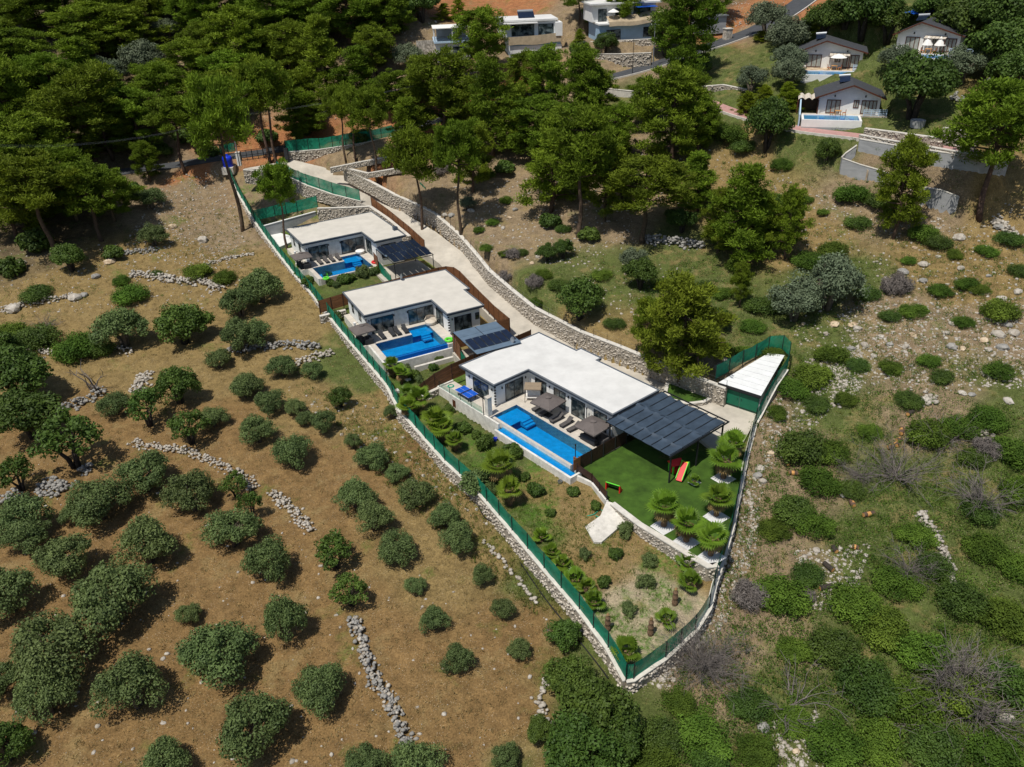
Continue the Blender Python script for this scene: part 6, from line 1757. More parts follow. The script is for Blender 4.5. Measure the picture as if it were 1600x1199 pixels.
PINES = [  # base x, base y, top y, crown width, kind
 (28,238,82,95,'t'),(150,264,103,118,'t'),(62,300,172,115,'f'),(32,330,205,115,'f'),(225,238,133,80,'f'),(288,271,152,80,'l'),(380,362,118,100,'l'),(155,92,2,115,'f'),(208,98,8,95,'f'),(62,66,-34,95,'f'),(20,118,28,75,'f'),(312,66,-24,80,'f'),
 (385,128,8,100,'f'),(421,258,90,82,'l'),(433,263,96,78,'l'),(515,156,20,92,'f'),(435,84,-24,105,'f'),(550,68,-46,115,'f'),(540,251,132,55,'l'),(556,250,134,60,'l'),(591,284,138,72,'l'),(450,395,253,64,'l'),(663,382,198,84,'l'),(719,366,192,84,'l'),
 (695,222,82,115,'f'),(772,244,92,100,'f'),(752,126,12,84,'f'),(855,205,72,80,'f'),(906,215,72,90,'f'),(905,371,170,112,'t'),(862,332,172,118,'f'),(945,345,215,80,'f'),(1005,380,248,140,'t'),(1047,264,103,120,'f'),(1068,130,-24,95,'f'),(1150,412,252,120,'f'),
 (1530,338,122,128,'t'),(1397,373,213,76,'f'),(85,397,232,112,'t'),(159,376,248,100,'t'),(25,372,262,90,'f'),(612,66,-22,70,'f'),(655,30,-60,60,'f'),(110,40,-60,90,'f'),(255,30,-60,90,'f'),(480,30,-70,90,'f'),(975,60,-40,60,'f'),(905,40,-30,50,'t'),
 (120,345,225,85,'f'),(5,300,190,90,'f'),(185,205,95,80,'f'),(345,205,110,85,'f'),(330,120,35,75,'f'),(470,190,110,70,'f'),(590,120,40,70,'f'),(640,235,150,70,'f'),(740,300,190,70,'f'),(1090,240,150,60,'f'),(800,235,130,80,'f'),(1120,30,-50,60,'f'),(20,190,95,80,'f'),(90,180,80,85,'f'),
 (1005,200,120,60,'f'),(1225,405,290,55,'f'),(45,150,40,90,'f'),(130,150,55,85,'f'),(260,185,95,85,'f'),(300,150,60,80,'f'),(410,130,40,90,'f'),(455,130,35,85,'f'),(560,160,70,80,'f'),(10,60,-40,90,'f'),(175,60,-40,90,'f'),(230,55,-50,80,'f'),(345,40,-60,90,'f'),(395,70,-30,85,'f'),(500,70,-30,90,'f'),(590,50,-50,80,'f'),(80,245,140,95,'f'),(175,250,160,80,'f'),(15,270,170,95,'f'),(235,285,218,40,'f'),(360,175,80,90,'f'),(475,225,140,70,'f'),(620,185,110,70,'f'),(665,170,85,75,'f'),(720,215,120,80,'f'),(835,250,150,95,'f'),(890,280,165,95,'f'),(960,260,165,70,'f'),(1090,330,235,80,'f'),(820,170,80,70,'f'),(60,350,245,95,'f'),(180,345,260,70,'f'),(930,200,110,70,'f'),(1120,395,290,75,'f'),(1175,400,300,70,'f'),(1080,205,110,60,'f')]
for i, (bx, by, ty, wp, k) in enumerate(PINES):
    p, h, wd = place(bx, by, ty, wp)
    lib = PINE_LONG if k == 'l' else (PINE_TALL if k == 't' else PINE_FULL)
    ph = ('tall bare-trunked pine' if h > 9 else 'bare-trunked pine') if k in 'tl' else ('tall bushy pine' if h > 11 else 'bushy dark pine')
    plant('pine_tree', ph, 'tree', lib[i % len(lib)], p, wd / 6.1, h / 10.0, bx, by, where(bx, by))
for i, (bx, by, ty, wp) in enumerate([(1058,613,438,128),(1090,580,505,60),(1155,480,410,34),(1010,585,470,70)]):
    p, h, wd = place(bx, by, ty, wp)
    plant('pine_tree', 'bright yellow-green pine', 'tree', PINE_LIGHT[i % 2], p, wd / 6.1, h / 10.0, bx, by, where(bx, by))
for i, (bx, by, ty, wp) in enumerate([(1165,180,142,30),(1192,176,132,38),(1228,172,128,34),(1262,52,22,24),(1190,64,48,22),(693,32,5,26),(718,30,-4,24),(905,72,45,20),(1240,170,140,26)]):
    p, h, wd = place(bx, by, ty, wp)
    plant('cypress_shrub', 'yellow-green clipped conifer', 'shrub', YELLOW[0], p, wd / 5.0, h / 10.0, bx, by, where(bx, by))
def round_tree(name, phrase, lib, lst, fixed=None, zf=None, k0=.36):
    for i, q in enumerate(lst):
        cx, cy, wp = q[:3]; el = q[3] if len(q) > 3 else 1.0
        by = cy + k0 * wp * el
        p = (zf or on_ground)(cx, by)
        wd = wp * np.linalg.norm(p - CAM) / F_PX
        s = wd / 4.7
        plant(name, phrase, 'tree', lib[(i * 7 + 3) % len(lib)], p, s, s * el * random.uniform(.88, 1.05), cx, by, fixed(cx, cy) if fixed else where(cx, cy))
def orchard(px, py):
    if py > 1140: return 'at the bottom edge of the picture'
    if py > 1035: return 'in the lowest rows of the brown orchard'
    if py > 940: return 'in the lower middle of the brown orchard'
    if py > 860: return 'in the middle of the brown orchard'
    if py > 790: return 'in the upper middle of the brown orchard'
    if py > 720: return 'in the upper rows of the brown orchard'
    if py > 640: return 'on the upper orchard terrace'
    if py > 560: return 'beside the rubble lines above the orchard'
    if py > 440: return 'on the straw terrace left of the middle villa'
    return 'on the stony slope left of the far villa fence'
round_tree('olive_tree', 'round olive tree', OLIVE, [(48,834,72),(112,868,78),(184,922,118),(235,848,88),(368,820,86),(426,870,72,1.25),(450,960,68,1.55),(298,958,38),(353,1010,112),(216,1062,98,1.15),(95,1003,125),(18,925,85),(78,1083,86),(407,1126,112),(503,1068,82),(262,1184,74),(2,1062,60),(160,780,84),(122,800,42),(232,735,84),(305,768,78),(45,806,76),
 (182,630,50),(336,650,44),(390,600,50),(378,525,68),(443,570,48),(490,578,38),(385,602,50),(425,625,50),(462,635,36),(508,657,44,1.2),(405,668,62),(463,702,68),(553,688,30,1.2),(585,708,60),(557,768,68),(622,735,42),(650,768,62),(585,805,62),(622,850,72),(697,803,52),(716,835,64),(650,912,37),(755,895,40,1.2),(680,963,50),(787,947,40,1.2),(717,1025,54),(812,1010,40,1.2),(791,1177,44,1.2),(572,1186,72),(655,1190,84),(477,652,30),(345,560,40),
 (197,510,86),(378,472,60),(410,448,68),(402,520,56),(238,308,48),(242,368,46),(612,640,24,1.6),(560,540,26)], orchard)
round_tree('olive_tree', 'grey-green olive tree', OLIVE_GREY, [(175,116,58),(232,102,66),(265,50,44),(322,88,40),(590,82,46),(640,92,50),(575,60,36)], lambda a, b: 'on the wooded slope at upper left' if a < 400 else 'left of the central white house')
round_tree('olive_tree', 'grey-green olive tree', OLIVE_GREY, [(1240,468,88),(1292,445,104),(1225,62,64),(1230,119,58),(1172,128,52),(1400,98,56),(1500,108,62),(1195,35,60),(1230,95,50),(990,405,56),(730,318,30)])
round_tree('carob_tree', 'dark leafy tree', BROAD, [(1345,26,86),(1385,38,74),(1425,148,104),(1565,85,100),(1500,45,90),(1555,35,90),(1460,25,70),(1215,335,70),(1197,198,72,1.3),(905,468,84),(880,388,34,1.3),(1000,430,60),(1290,238,36,1.4),(1085,108,50),(1040,60,60,1.3),(905,85,34),(945,70,36),(930,30,40,1.3),(660,12,60),(625,30,50),(600,20,60),(975,290,70),(1285,40,60),(1590,170,70),(1575,120,70),(1540,205,50),(855,395,36),(1120,500,46),(1320,20,60),(1065,345,50)])
round_tree('carob_tree', 'dark leafy tree', BROAD, [(290,505,86),(113,405,52),(35,590,104),(55,650,92),(282,604,72),(533,618,38,1.3),(10,560,70)], orchard)
round_tree('fig_tree', 'sparse crooked leafy tree', SPARSE, [(120,695,98),(235,642,66),(300,672,60),(525,862,74),(550,922,66),(35,745,60),(370,760,46),(395,790,40,1.4)], orchard)
round_tree('oak_shrub', 'large dense evergreen shrub', BROAD, [(890,1058,84),(932,1108,112),(905,1170,116),(962,1150,92),(880,990,58),(15,1166,72),(845,1140,50)], lambda a, b: 'at the foot of the boundary wall near the plot corner' if a > 500 else 'at the bottom left corner of the orchard', k0=.3)
# bushes
def bushes(name, phrase, lib, lst, fixed=None, zf=None, flat=1.0):
    for i, q in enumerate(lst):
        cx, cy, wp = q[:3]
        p = (zf or on_ground)(cx, cy + .22 * wp)
        s = wp * np.linalg.norm(p - CAM) / F_PX / 2.1
        lb = BUSH_BIG if (lib is BUSH and s > 1.15) else lib
        plant(name, phrase, 'bush', lb[(i * 5 + 1) % len(lb)], p, s, s * flat * random.uniform(.85, 1.15), cx, cy, fixed(cx, cy) if callable(fixed) else (fixed or where(cx, cy)), True)
bushes('green_bush', 'rounded green bush', BUSH, [(60,520,80),(125,537,80),(20,515,60),(160,540,50),(350,430,44),(190,437,30),(245,425,22),(310,420,50),(205,455,60),(60,455,50)], orchard, flat=.8)
bushes('green_bush', 'rounded green bush', BUSH, [(985,245,40),(1140,205,60),(1110,190,50),(1160,225,44),(1220,255,40),(1330,300,60),(1370,310,50),(1285,330,22),(1260,310,24),(1400,330,40),(1440,360,50),(1490,395,30),(1465,375,44),(1530,450,30),(1560,480,60),(1590,420,36),(1470,450,42),(1425,480,46),(1390,490,36),(1390,570,40),(1450,560,36),(1470,585,40),(1560,575,50),(1300,550,56),(1340,565,44),(1270,580,70),(1240,600,60),(1275,625,50),(1320,620,40),(1215,640,40),(1355,455,44),(1265,400,60),(1300,385,50),(1190,470,60),(1175,505,46),(1130,455,40),(1100,445,46),(1085,500,36),(1150,410,44),(1050,330,30),(770,345,26),(790,310,28),(815,392,28),(790,395,24),(760,270,30),(1220,470,50),(1505,500,36),(1540,390,36),(1575,370,44),(760,385,26),(850,425,34),(872,442,38),(838,470,30),(940,425,40),(932,452,34),(1040,440,40),(1065,470,40),(960,502,38),(1020,490,36),(1130,540,46),(1105,530,36),(1162,546,38),(1200,540,46),(880,355,30),(748,358,22),(1080,300,40),(1130,330,36),(1180,362,38),(1240,330,36),(1340,345,44),(1420,405,26),(1510,440,40)], flat=.75)
bushes('green_bush', 'dark understorey bush', BUSH_BROAD, [(150,218,40),(300,214,50),(420,214,40),(250,236,40),(470,204,40),(565,214,36),(330,236,30),(100,220,40),(205,300,36),(120,300,44),(60,380,50),(180,395,36),(20,420,40),(690,245,40),(790,262,40),(960,275,40),(1040,280,44),(860,345,40),(920,365,40)], None, flat=.9)
bushes('green_bush', 'rounded green bush', BUSH, [(1250,690,90),(1300,700,60),(1280,745,70),(1240,790,80),(1210,820,60),(1270,810,70),(1330,760,50),(1450,670,70),(1500,660,60),(1420,620,50),(1540,650,60),(1580,700,70),(1520,710,50),(1430,830,60),(1220,920,90),(1260,890,60),(1330,930,90),(1400,900,80),(1460,880,60),(1540,850,70),(1590,880,60),(1500,930,80),(1570,960,80),(1380,970,90),(1300,1000,90),(1240,1010,60),(1440,1010,90),(1350,1060,100),(1420,1090,90),(1500,1070,90),(1580,1060,80),(1300,1150,90),(1240,1120,60),(1170,1090,70),(1060,1090,60),(1100,1140,90),(1030,1140,80),(1180,1170,70),(1370,1150,80),(1460,1160,90),(1550,1170,90),(1020,1185,80),(1110,1190,70),(1360,670,40),(1590,760,60),(1530,790,60)], flat=.8)
bushes('dry_bush', 'grey leafless twiggy bush', BUSH_GREY, [(1170,925,66),(1050,190,30),(800,395,30),(790,430,28),(835,440,34),(690,265,30),(1400,445,50),(1390,450,30),(620,150,24),(500,180,30),(1260,930,30),(1540,700,40)], None)
def gl(a, b): return 'in the far villa garden' if b < 460 else ('in the middle villa garden' if b < 612 else ('in the garden strip below the nearest pool' if b < 800 else 'in the dry lower garden'))
bushes('garden_shrub', 'glossy green garden shrub', BUSH_BROAD, [(724,667,30),(758,692,34),(838,765,30),(800,705,38),(896,767,24),(930,790,22),(962,864,26),(944,908,26),(687,562,17),(588,422,24),(540,436,24),(700,640,24),(610,566,22),(745,680,20),(860,800,20),(480,440,20),(650,585,16),(820,745,20)], gl, in_garden)
bushes('young_olive', 'blue-green young olive', BUSH_OLIVE, [(977,827,36),(914,865,26),(1015,874,30),(1008,908,34),(983,950,32),(630,577,30),(655,592,20),(513,433,24),(567,424,28),(747,752,58),(525,495,22),(765,762,36)], gl, in_garden)
for i, (fr, u, v, sc) in enumerate([(V1, 17.75, 1.2, .75), (V1, 17.9, 2.9, .85), (V1, 17.8, 4.6, .8), (V1, 17.9, 6.4, 1.05), (V1, 17.7, 8.3, .9), (V1, 18.6, 1.8, .7), (V1, 14.5, -.9, .6), (V2, 19.6, 5.5, .7), (V2, 20.2, 2.4, .9), (V2, 14.0, -1.2, .6)]):
    x, y, _z = fr.w(u, v); z = float(h_in(np.array([x]), np.array([y]))[0])
    q = proj((x, y, z))
    plant('garden_shrub', 'dense green shrub below the pool edge', 'bush', (BUSH_BROAD + BUSH_OLIVE)[i % 6], (x, y, z), sc, sc * 1.1, q[0], q[1], gl(*q), True)
# palms
def palms(lst, lib, zf, phrase, loc):
    for i, (bx, by, sc) in enumerate(lst):
        p = zf(bx, by)
        plant('fan_palm', phrase, 'palm', lib[i % len(lib)], p, sc, sc * random.uniform(.9, 1.1), bx, by, loc(bx, by) if callable(loc) else loc)
PALM_LAWN = [(1037,822,1.15),(1072,846,1.2),(1110,868,1.1),(1119,806,1.1),(1130,747,1.25),(1143,720,1.1)]
palms(PALM_LAWN, PALM, lambda a, b: on_z(a, b, LAWN_Z), 'fan palm in a square of white gravel', 'on the lawn')
palms([(657,648,1.1),(684,682,1.3),(692,690,1.1),(782,758,1.4),(797,790,1.0),(640,632,.9),(712,705,.8),(615,590,.9),(628,600,.8),(640,655,1.0)], PALM, in_garden, 'fan palm with brown trunk', gl)
palms([(898,915,1.0),(878,888,.9),(862,870,.8),(1075,890,1.1),(1078,922,1.1),(1041,975,.9),(980,1030,1.2),(927,950,1.0),(915,925,.8),(490,432,.9),(470,425,.8),(846,845,.8)], PALM_LOW, in_garden, 'low fan palm', gl)
palms([(1085,757,.7),(1128,775,.8),(1146,697,1.0),(1060,800,.5)], PALM_LOW, lambda a, b: on_z(a, b, LAWN_Z), 'small fan palm', 'on the lawn')
for i, (bx, by, lab) in enumerate(((1016, 992, 'nearest the plot corner'), (1054, 945, 'right, near the fence'), (949, 985, 'left, by the long fence'))):
    p = in_garden(bx, by)
    t = thing('palm_stump', 'bare brown palm trunk in the dry lower garden, ' + lab, 'palm', p)
    MB().lathe([(.22, -.1), (.28, .3), (.22, .6), (.27, .9), (.2, 1.2), (.24, 1.5), (.1, 1.75)], 9).build('trunk', 'palm_trunk', t)
    MB().lathe([(.12, 1.7), (.16, 1.85), (.04, 2.05)], 7).build('crown_bud', 'leaf_dry', t)
GRAV = [(1037,823,'left of the lawn palms, beside the lower wall'),(1072,847,'second from the left among the lawn palms'),(1112,870,'at the lowest corner of the lawn'),(1119,808,'half hidden under palms beside the fence'),(1130,748,'beside the fence right of the toy slide'),(1143,722,'highest, beside the driveway corner'),(1085,754,'round a small palm in the lawn')]
for a, b, lab in GRAV:
    t = thing('gravel_bed', 'white gravel square ' + lab, 'gravel bed', on_z(a, b, LAWN_Z), .65)
    s = .95 if a != 1085 else .5
    MB().add([(-s, -s * .9, .01), (s, -s, .01), (s * .95, s, .01), (-s, s * .93, .01), (-s * .9, -s * .8, .05), (s * .9, -s * .9, .05), (s * .86, s * .9, .05), (-s * .9, s * .84, .05)], [(4, 5, 6, 7), (0, 1, 5, 4), (1, 2, 6, 5), (2, 3, 7, 6), (3, 0, 4, 7)]).build('gravel', 'gravel_white', t)
# dead wood
def dead(px, py, wpx, label, mb, name='dead_bush', cat='bush', base_w=6.0):
    p = on_ground(px, py); s = wpx * np.linalg.norm(p - CAM) / F_PX / base_w
    t = thing(name, label, cat, p, random.uniform(0, 6), scale=(s, s, s))
    mb.build('branches', 'dead_twig', t)
dead(1098, 1045, 150, 'large grey dead bush sprawling beside the plot corner', dead_mesh(500, 130, 3.0, 1.3, .022, 16))
dead(1170, 945, 64, 'dense grey ball of dead twigs right of the green fence', dead_mesh(501, 90, 2.6, 1.0, .03, 12))
dead(1488, 1075, 140, 'grey leafless dead tree standing in the lower right scrub', dead_mesh(502, 46, 3.4, .9, .04, 20), 'dead_tree', 'tree')
dead(1400, 745, 150, 'heap of cut grey branches on the scrub slope', dead_mesh(503, 70, 3.0, 2.2, .03, 6), 'brushwood_pile', 'brushwood')
dead(1345, 745, 90, 'left heap of cut twigs beside the branch pile', dead_mesh(504, 60, 3.0, 2.2, .03, 8), 'brushwood_pile', 'brushwood')
dead(1480, 690, 110, 'right heap of dry cut branches above the stone line', dead_mesh(505, 50, 3.0, 2.4, .03, 6), 'brushwood_pile', 'brushwood')
dead(1535, 790, 120, 'dark leafless shrub at the right edge of the slope', dead_mesh(506, 40, 3.2, 1.1, .04, 10))
dead(1420, 895, 100, 'grey bare shrub beside the white stone line', dead_mesh(507, 50, 3.0, 1.3, .03, 10))
dead(1530, 1120, 150, 'tangle of grey dead branches at the lower right', dead_mesh(508, 50, 3.2, 1.8, .04, 10))
dead(1240, 1105, 110, 'pale fallen dead branch lying across the lower scrub', dead_mesh(509, 14, 4.2, 3.0, .06, 8), 'fallen_branch', 'branch')
dead(1385, 1130, 100, 'forked pale fallen branch at the bottom right', dead_mesh(510, 8, 4.2, 3.0, .06, 5), 'fallen_branch', 'branch')
dead(150, 610, 40, 'pruned bare tree on the straw terrace', dead_mesh(511, 6, 4.0, .5, .12, 3), 'dead_tree', 'tree', 3.0)
dead(295, 445, 36, 'small heap of dry sticks on the stone pile left of the fence', dead_mesh(512, 24, 2.6, 1.6, .03, 5), 'brushwood_pile', 'brushwood')
dead(400, 870, 30, 'bare grey shrub among the orchard rubble', dead_mesh(513, 24, 2.6, 1.2, .03, 8))
dead(855, 985, 36, 'black bare vine against the boundary wall', dead_mesh(514, 14, 2.4, 1.3, .06, 5))
dead(70, 510, 60, 'grey dead branches over the bush at the left edge', dead_mesh(515, 30, 3.0, 1.5, .03, 8))
LOGS = [(1294,888,1.1,'b','burnt black log with orange end below the slope bushes'),(1290,920,1.3,'b','longest burnt black log, lowest of the pair'),(1304,861,.7,'b','short black log beside the round cut slice'),(1336,858,.55,'c','round orange cut slice of trunk in the clearing'),(1408,676,1.2,'c','orange cut log at the top of the branch heap'),(1422,648,1.0,'b','dark log above the branch heap'),(1400,697,.5,'c','front left orange log end in the small log pile'),(1390,701,.5,'c','leftmost orange log end in the small log pile'),(1404,690,.6,'c','right orange log end in the small log pile'),(1239,742,.9,'c','orange log on the slope right of the fence, lower one'),(1233,725,1.0,'b','dark log on the slope right of the fence, upper one'),(1251,690,.4,'c','small orange stump among green bushes'),(1357,806,1.2,'c','pale split log below the branch heap'),(1331,789,.9,'c','short pale log left of the split log'),(1318,770,.8,'c','orange broken log in the scrub clearing')]
for a, b, L, k, lab in LOGS:
    t = thing('cut_log', lab, 'log', on_ground(a, b), random.uniform(0, 6.28), 'cut logs on the slope')
    MB().tube([(-L / 2, 0, .22), (0, .03, .24), (L / 2, 0, .22)], [.24, .25, .23], 10).build('bark', 'bark_dark' if k == 'b' else 'bark_pine', t)
    for s in (-1, 1): MB().tube([(s * (L / 2 - .01), 0, .22), (s * (L / 2 + .015), 0, .22)], .21, 10).build('cut_face', 'wood_cut', t)
    if k == 'c': MB().tube([(-L * .2, .0, .225), (L * .1, .0, .235)], .262, 10, True).build('peeled_band', 'wood_cut', t)

# ------------------------------------------------------------------ rocks
def rocks_unit(seed):
    rng = np.random.default_rng(seed)
    import bmesh
    bm = bmesh.new(); bmesh.ops.create_icosphere(bm, subdivisions=2, radius=1.0)
    for v in bm.verts:
        n = vnoise(v.co.x * 1.7 + seed * 9, v.co.y * 1.7 + v.co.z * 2.3, .9)
        v.co *= 1 + .55 * float(n)
        v.co.z = max(v.co.z * .72, -.35)
    me = bpy.data.meshes.new('boulder'); bm.to_mesh(me); bm.free()
    return me
RK = []
for k in range(8):
    me = rocks_unit(k); me.materials.append(MATS[['limestone', 'limestone_grey', 'limestone', 'stone_warm'][k % 4]]); RK.append(me)
BOULD = [(1442,411,13),(1411,422,16),(1466,400,8),(1429,386,8),(1501,417,12),(1442,437,12),(1340,511,14),(1304,504,15),(1351,537,13),(1390,537,10),(1479,519,10),(1537,530,13),(1584,517,16),(1574,506,13),(1520,455,10),(1539,456,10),(1590,454,12),(1545,430,8),(1565,465,14),(1426,522,12),(1415,539,12),(1487,540,16),(1544,544,12),(1504,543,11),(1487,504,10),(1566,541,16),(1376,525,10),(1332,506,14),(1390,572,10),(1560,352,16),(1215,696,11),(1207,706,14),(1187,730,16),(1184,741,14),(1191,750,14),(1282,737,13),(1503,612,13),(1519,615,11),(1476,595,9),(1391,573,9),(1575,624,15),(1317,771,12),(1275,858,12),(1297,828,10),(1574,1119,20),(1193,1132,20),(1236,1194,14),(1244,1172,10),(119,462,18),(131,459,12),(21,479,22),(172,407,16),(695,334,9),(705,335,12),(736,327,12),(796,339,8),(786,355,8),(805,326,9),(840,400,9),(831,410,9),(1133,560,10),(1125,568,9),(1119,572,9),(1144,554,8),(1498,369,16),(150,430,12),(317,373,16),(270,352,12),(35,410,12),(1380,285,14),(1290,520,10),(1255,505,9),(1560,520,18),(1330,543,12),(1365,555,11)]
for i, (a, b, wpx) in enumerate(BOULD):
    p = on_ground(a, b + wpx * .25); s = wpx * np.linalg.norm(p - CAM) / F_PX / 2.0
    o = obj('boulder', RK[i % 8], None, p + np.array([0, 0, s * .15]), random.uniform(0, 6.28), (s, s * random.uniform(.7, 1), s * random.uniform(.7, 1)))
    o['category'] = 'boulder'
    POOL_L.append(('pale limestone boulder', where(a, b) if a > 600 else orchard(a, b), a, o))
# dry stone walls and rubble lines
def dry_wall(label, pix, wd, hg, size, n_per_m, m='limestone_grey', parts=False):
    P = resample([on_ground(*q) for q in pix], .5)
    t = thing('dry_stone_wall', label, 'stone wall')
    Ps, Ss = [], []
    for a, b in zip(P[:-1], P[1:]):
        d = (b - a)[:2]; L = np.linalg.norm(d); q = np.array([-d[1], d[0]]) / (L + 1e-9)
        for _ in range(max(1, int(n_per_m * L))):
            o = random.gauss(0, wd * .3); c = a + (b - a) * random.random()
            x, y = c[0] + q[0] * o, c[1] + q[1] * o
            r = size * random.uniform(.55, 1.2)
            z = float(H(x, y)) + random.uniform(0, hg) * max(0, 1 - (abs(o) / (wd * .7)) ** 2) + r * .25
            Ps.append((x, y, z)); Ss.append((r, r * random.uniform(.7, 1), r * .7))
    if parts:
        for i, (p, s) in enumerate(list(zip(Ps, Ss))[:290]):
            o = obj('stone', STN[i % 6], t, p, random.uniform(0, 6.28), s)
        Ps, Ss = Ps[290:], Ss[290:]
    if Ps:
        o = obj('rubble', stones_mesh('rubble', Ps, Ss, m), t); o['kind'] = 'stuff'
STN = [stones_mesh('stone', [(0, 0, 0)], [(1, 1, 1)], 'limestone_grey' if k % 3 else 'limestone') for k in range(6)]
dry_wall('grey dry stone wall running down the lower orchard to the bottom edge', [(552,968),(566,1010),(578,1050),(600,1085),(622,1130),(640,1175)], 1.1, .6, .2, 24, parts=True)
dry_wall('line of pale rubble in the upper middle of the orchard', [(425,770),(447,790),(470,812),(486,832)], 1.2, .4, .19, 20, 'limestone')
dry_wall('rubble line under the crooked trees on the upper orchard terrace', [(205,692),(250,700),(290,706),(330,722),(365,738),(400,765)], 1.2, .4, .2, 14, 'limestone')
dry_wall('grey dry stone wall on the straw terrace left of the fence', [(355,552),(400,546),(450,541),(500,545)], 1.4, .8, .24, 20)
dry_wall('rubble patch where the straw terrace meets the boundary wall', [(455,570),(490,562),(520,552)], 1.8, .5, .24, 14, 'limestone')
dry_wall('dark dry stone wall beneath the trees at the left edge', [(70,650),(105,640),(140,625),(165,612)], 1.6, .9, .24, 22)
dry_wall('grey rubble mound in the left orchard', [(60,765),(85,760),(105,768)], 2.6, .6, .26, 30)
dry_wall('small rubble mound with a pale trunk in the left orchard', [(125,740),(145,730)], 1.6, .6, .24, 26)
dry_wall('rubble mound at the left edge above the orchard', [(0,790),(20,778),(34,770)], 2.4, .6, .26, 20)
dry_wall('pale stone line crossing the slope left of the far villa', [(190,397),(215,394),(245,392)], 1.2, .5, .24, 14)
dry_wall('pale rubble terrace edge on the slope left of the far villa', [(205,430),(235,432),(275,440),(320,442),(345,455)], 1.8, .6, .26, 20, 'limestone')
dry_wall('pale stone row leading to the boundary wall', [(318,415),(345,408),(372,402),(396,397)], 1.0, .4, .22, 12, 'limestone')
dry_wall('stone terrace edge at the left edge of the straw field', [(0,485),(30,478),(70,472),(115,462)], 1.4, .5, .24, 12, 'limestone')
dry_wall('stony bank below the bushes left of the straw terrace', [(20,548),(70,552),(120,556),(170,545),(210,552)], 1.6, .4, .22, 10, 'limestone')
dry_wall('rubble trail between the straw terrace and orchard', [(225,585),(222,600),(210,615)], 2.0, .4, .24, 26, 'limestone')
dry_wall('white stone line down the scrub slope at right', [(1437,800),(1455,830),(1470,860),(1480,890),(1490,920),(1497,940)], 1.0, .5, .24, 20, 'limestone')
dry_wall('row of pale stones along the foot of the boundary wall', [(755,846),(775,868),(795,890),(815,915),(838,945)], .5, .15, .24, 5, 'limestone')
dry_wall('broken stone line beside the evergreen shrubs at the bottom', [(856,1058),(842,1095),(850,1125),(866,1160),(872,1195)], .9, .35, .22, 10, 'limestone')
dry_wall('grey stone terrace wall in the shade of the hillside pines', [(1005,376),(1040,380),(1075,384),(1100,388)], 1.2, 1.0, .28, 22)
dry_wall('stone row at the right edge below the big pine', [(1552,345),(1570,360),(1585,375)], 1.6, .6, .3, 22, 'limestone')
dry_wall('rocky outcrop above the right pine', [(1540,135),(1570,130),(1598,124)], 2.0, .7, .36, 12)
dry_wall('stony ledge below the big carob at upper right', [(1485,152),(1510,158),(1530,160)], 1.4, .5, .3, 12)
dry_wall('white stone heap on the scrub slope above the stone line', [(1525,680),(1545,700),(1555,722)], 1.8, .5, .28, 24, 'limestone')
dry_wall('small pale stone heap in the middle of the scrub slope', [(1440,625),(1465,630)], 1.6, .4, .28, 24, 'limestone')

# ------------------------------------------------------------------ loose stones, grass and low scrub: uncountable
def scatter(regions):
    out = []
    for (poly, n) in regions:
        P = np.array(poly, float); x0, y0 = P.min(0); x1, y1 = P.max(0); k = 0
        for _ in range(n * 6):
            a, b = random.uniform(x0, x1), random.uniform(y0, y1)
            if inside(P, np.array([a]), np.array([b]))[0]:
                out.append((a, b)); k += 1
                if k >= n: break
    return out
def pix_ground(pts):
    """many pixels at once: coarse march over the terrain"""
    out = []
    P = np.array(pts); n = len(P)
    x, y = P[:, 0] - 800, 599.5 - P[:, 1]
    Rr = _rt[None] * x[:, None] + _up[None] * y[:, None] + _fw[None] * F_PX
    Rr /= np.linalg.norm(Rr, axis=1)[:, None]
    t = np.full(n, 40.0); done = np.zeros(n, bool)
    for it in range(60):
        Q = CAM + Rr * t[:, None]
        dz = Q[:, 2] - H(Q[:, 0], Q[:, 1])
        t = t + np.clip(dz / (np.abs(Rr[:, 2]) + .45), -3, 12) * .9
    Q = CAM + Rr * t[:, None]
    return np.c_[Q[:, :2], H(Q[:, 0], Q[:, 1])]
ST = scatter([([(1180,300),(1830,330),(1830,600),(1280,620),(1240,520)], 2800), ([(1300,470),(1830,480),(1830,610),(1330,600)], 2200), ([(1290,560),(1345,540),(1350,600),(1310,640)], 500), ([(1180,640),(1260,560),(1340,560),(1300,640),(1200,740)], 700), ([(690,290),(960,270),(1000,380),(880,420),(760,400)], 900), ([(970,200),(1180,240),(1340,330),(1180,350),(960,300)], 500),
  ([(260,275),(345,262),(385,345),(380,420),(300,420),(190,390)], 1200), ([(-190,400),(200,380),(400,440),(380,480),(-190,500)], 700), ([(1160,740),(1200,720),(1180,860),(1130,980),(1040,1080),(1000,1060),(1110,960)], 900), ([(1240,860),(1360,850),(1330,960),(1250,950)], 500), ([(150,215),(640,190),(640,140),(150,170)], 500), ([(600,0),(700,0),(700,60),(560,60)], 200), ([(1110,0),(1230,0),(1160,60),(1110,60)], 400),
  ([(-190,640),(900,960),(800,1199),(-190,1199)], 350), ([(440,600),(640,650),(780,830),(640,760),(480,640)], 250), ([(880,400),(1100,420),(1060,560),(900,490)], 300), ([(1200,1130),(1280,1110),(1290,1199),(1200,1199)], 250)])
G_ = pix_ground(ST)
S_ = np.array([[random.choice((.06, .08, .1, .12, .16, .24))] * 3 for _ in G_]) * RNG.uniform(.6, 1.2, (len(G_), 3)) * np.array([1, 1, .7])
k = ~inside(COMP, G_[:, 0], G_[:, 1])
d_, _ = along(G_[:, 0], G_[:, 1], ROAD); k &= d_ > 3.0
tag(obj('loose_stones', stones_mesh('loose_stones', G_[k], S_[k], 'limestone')), 'loose pale stones strewn over the hillside', 'stones', kind='stuff')
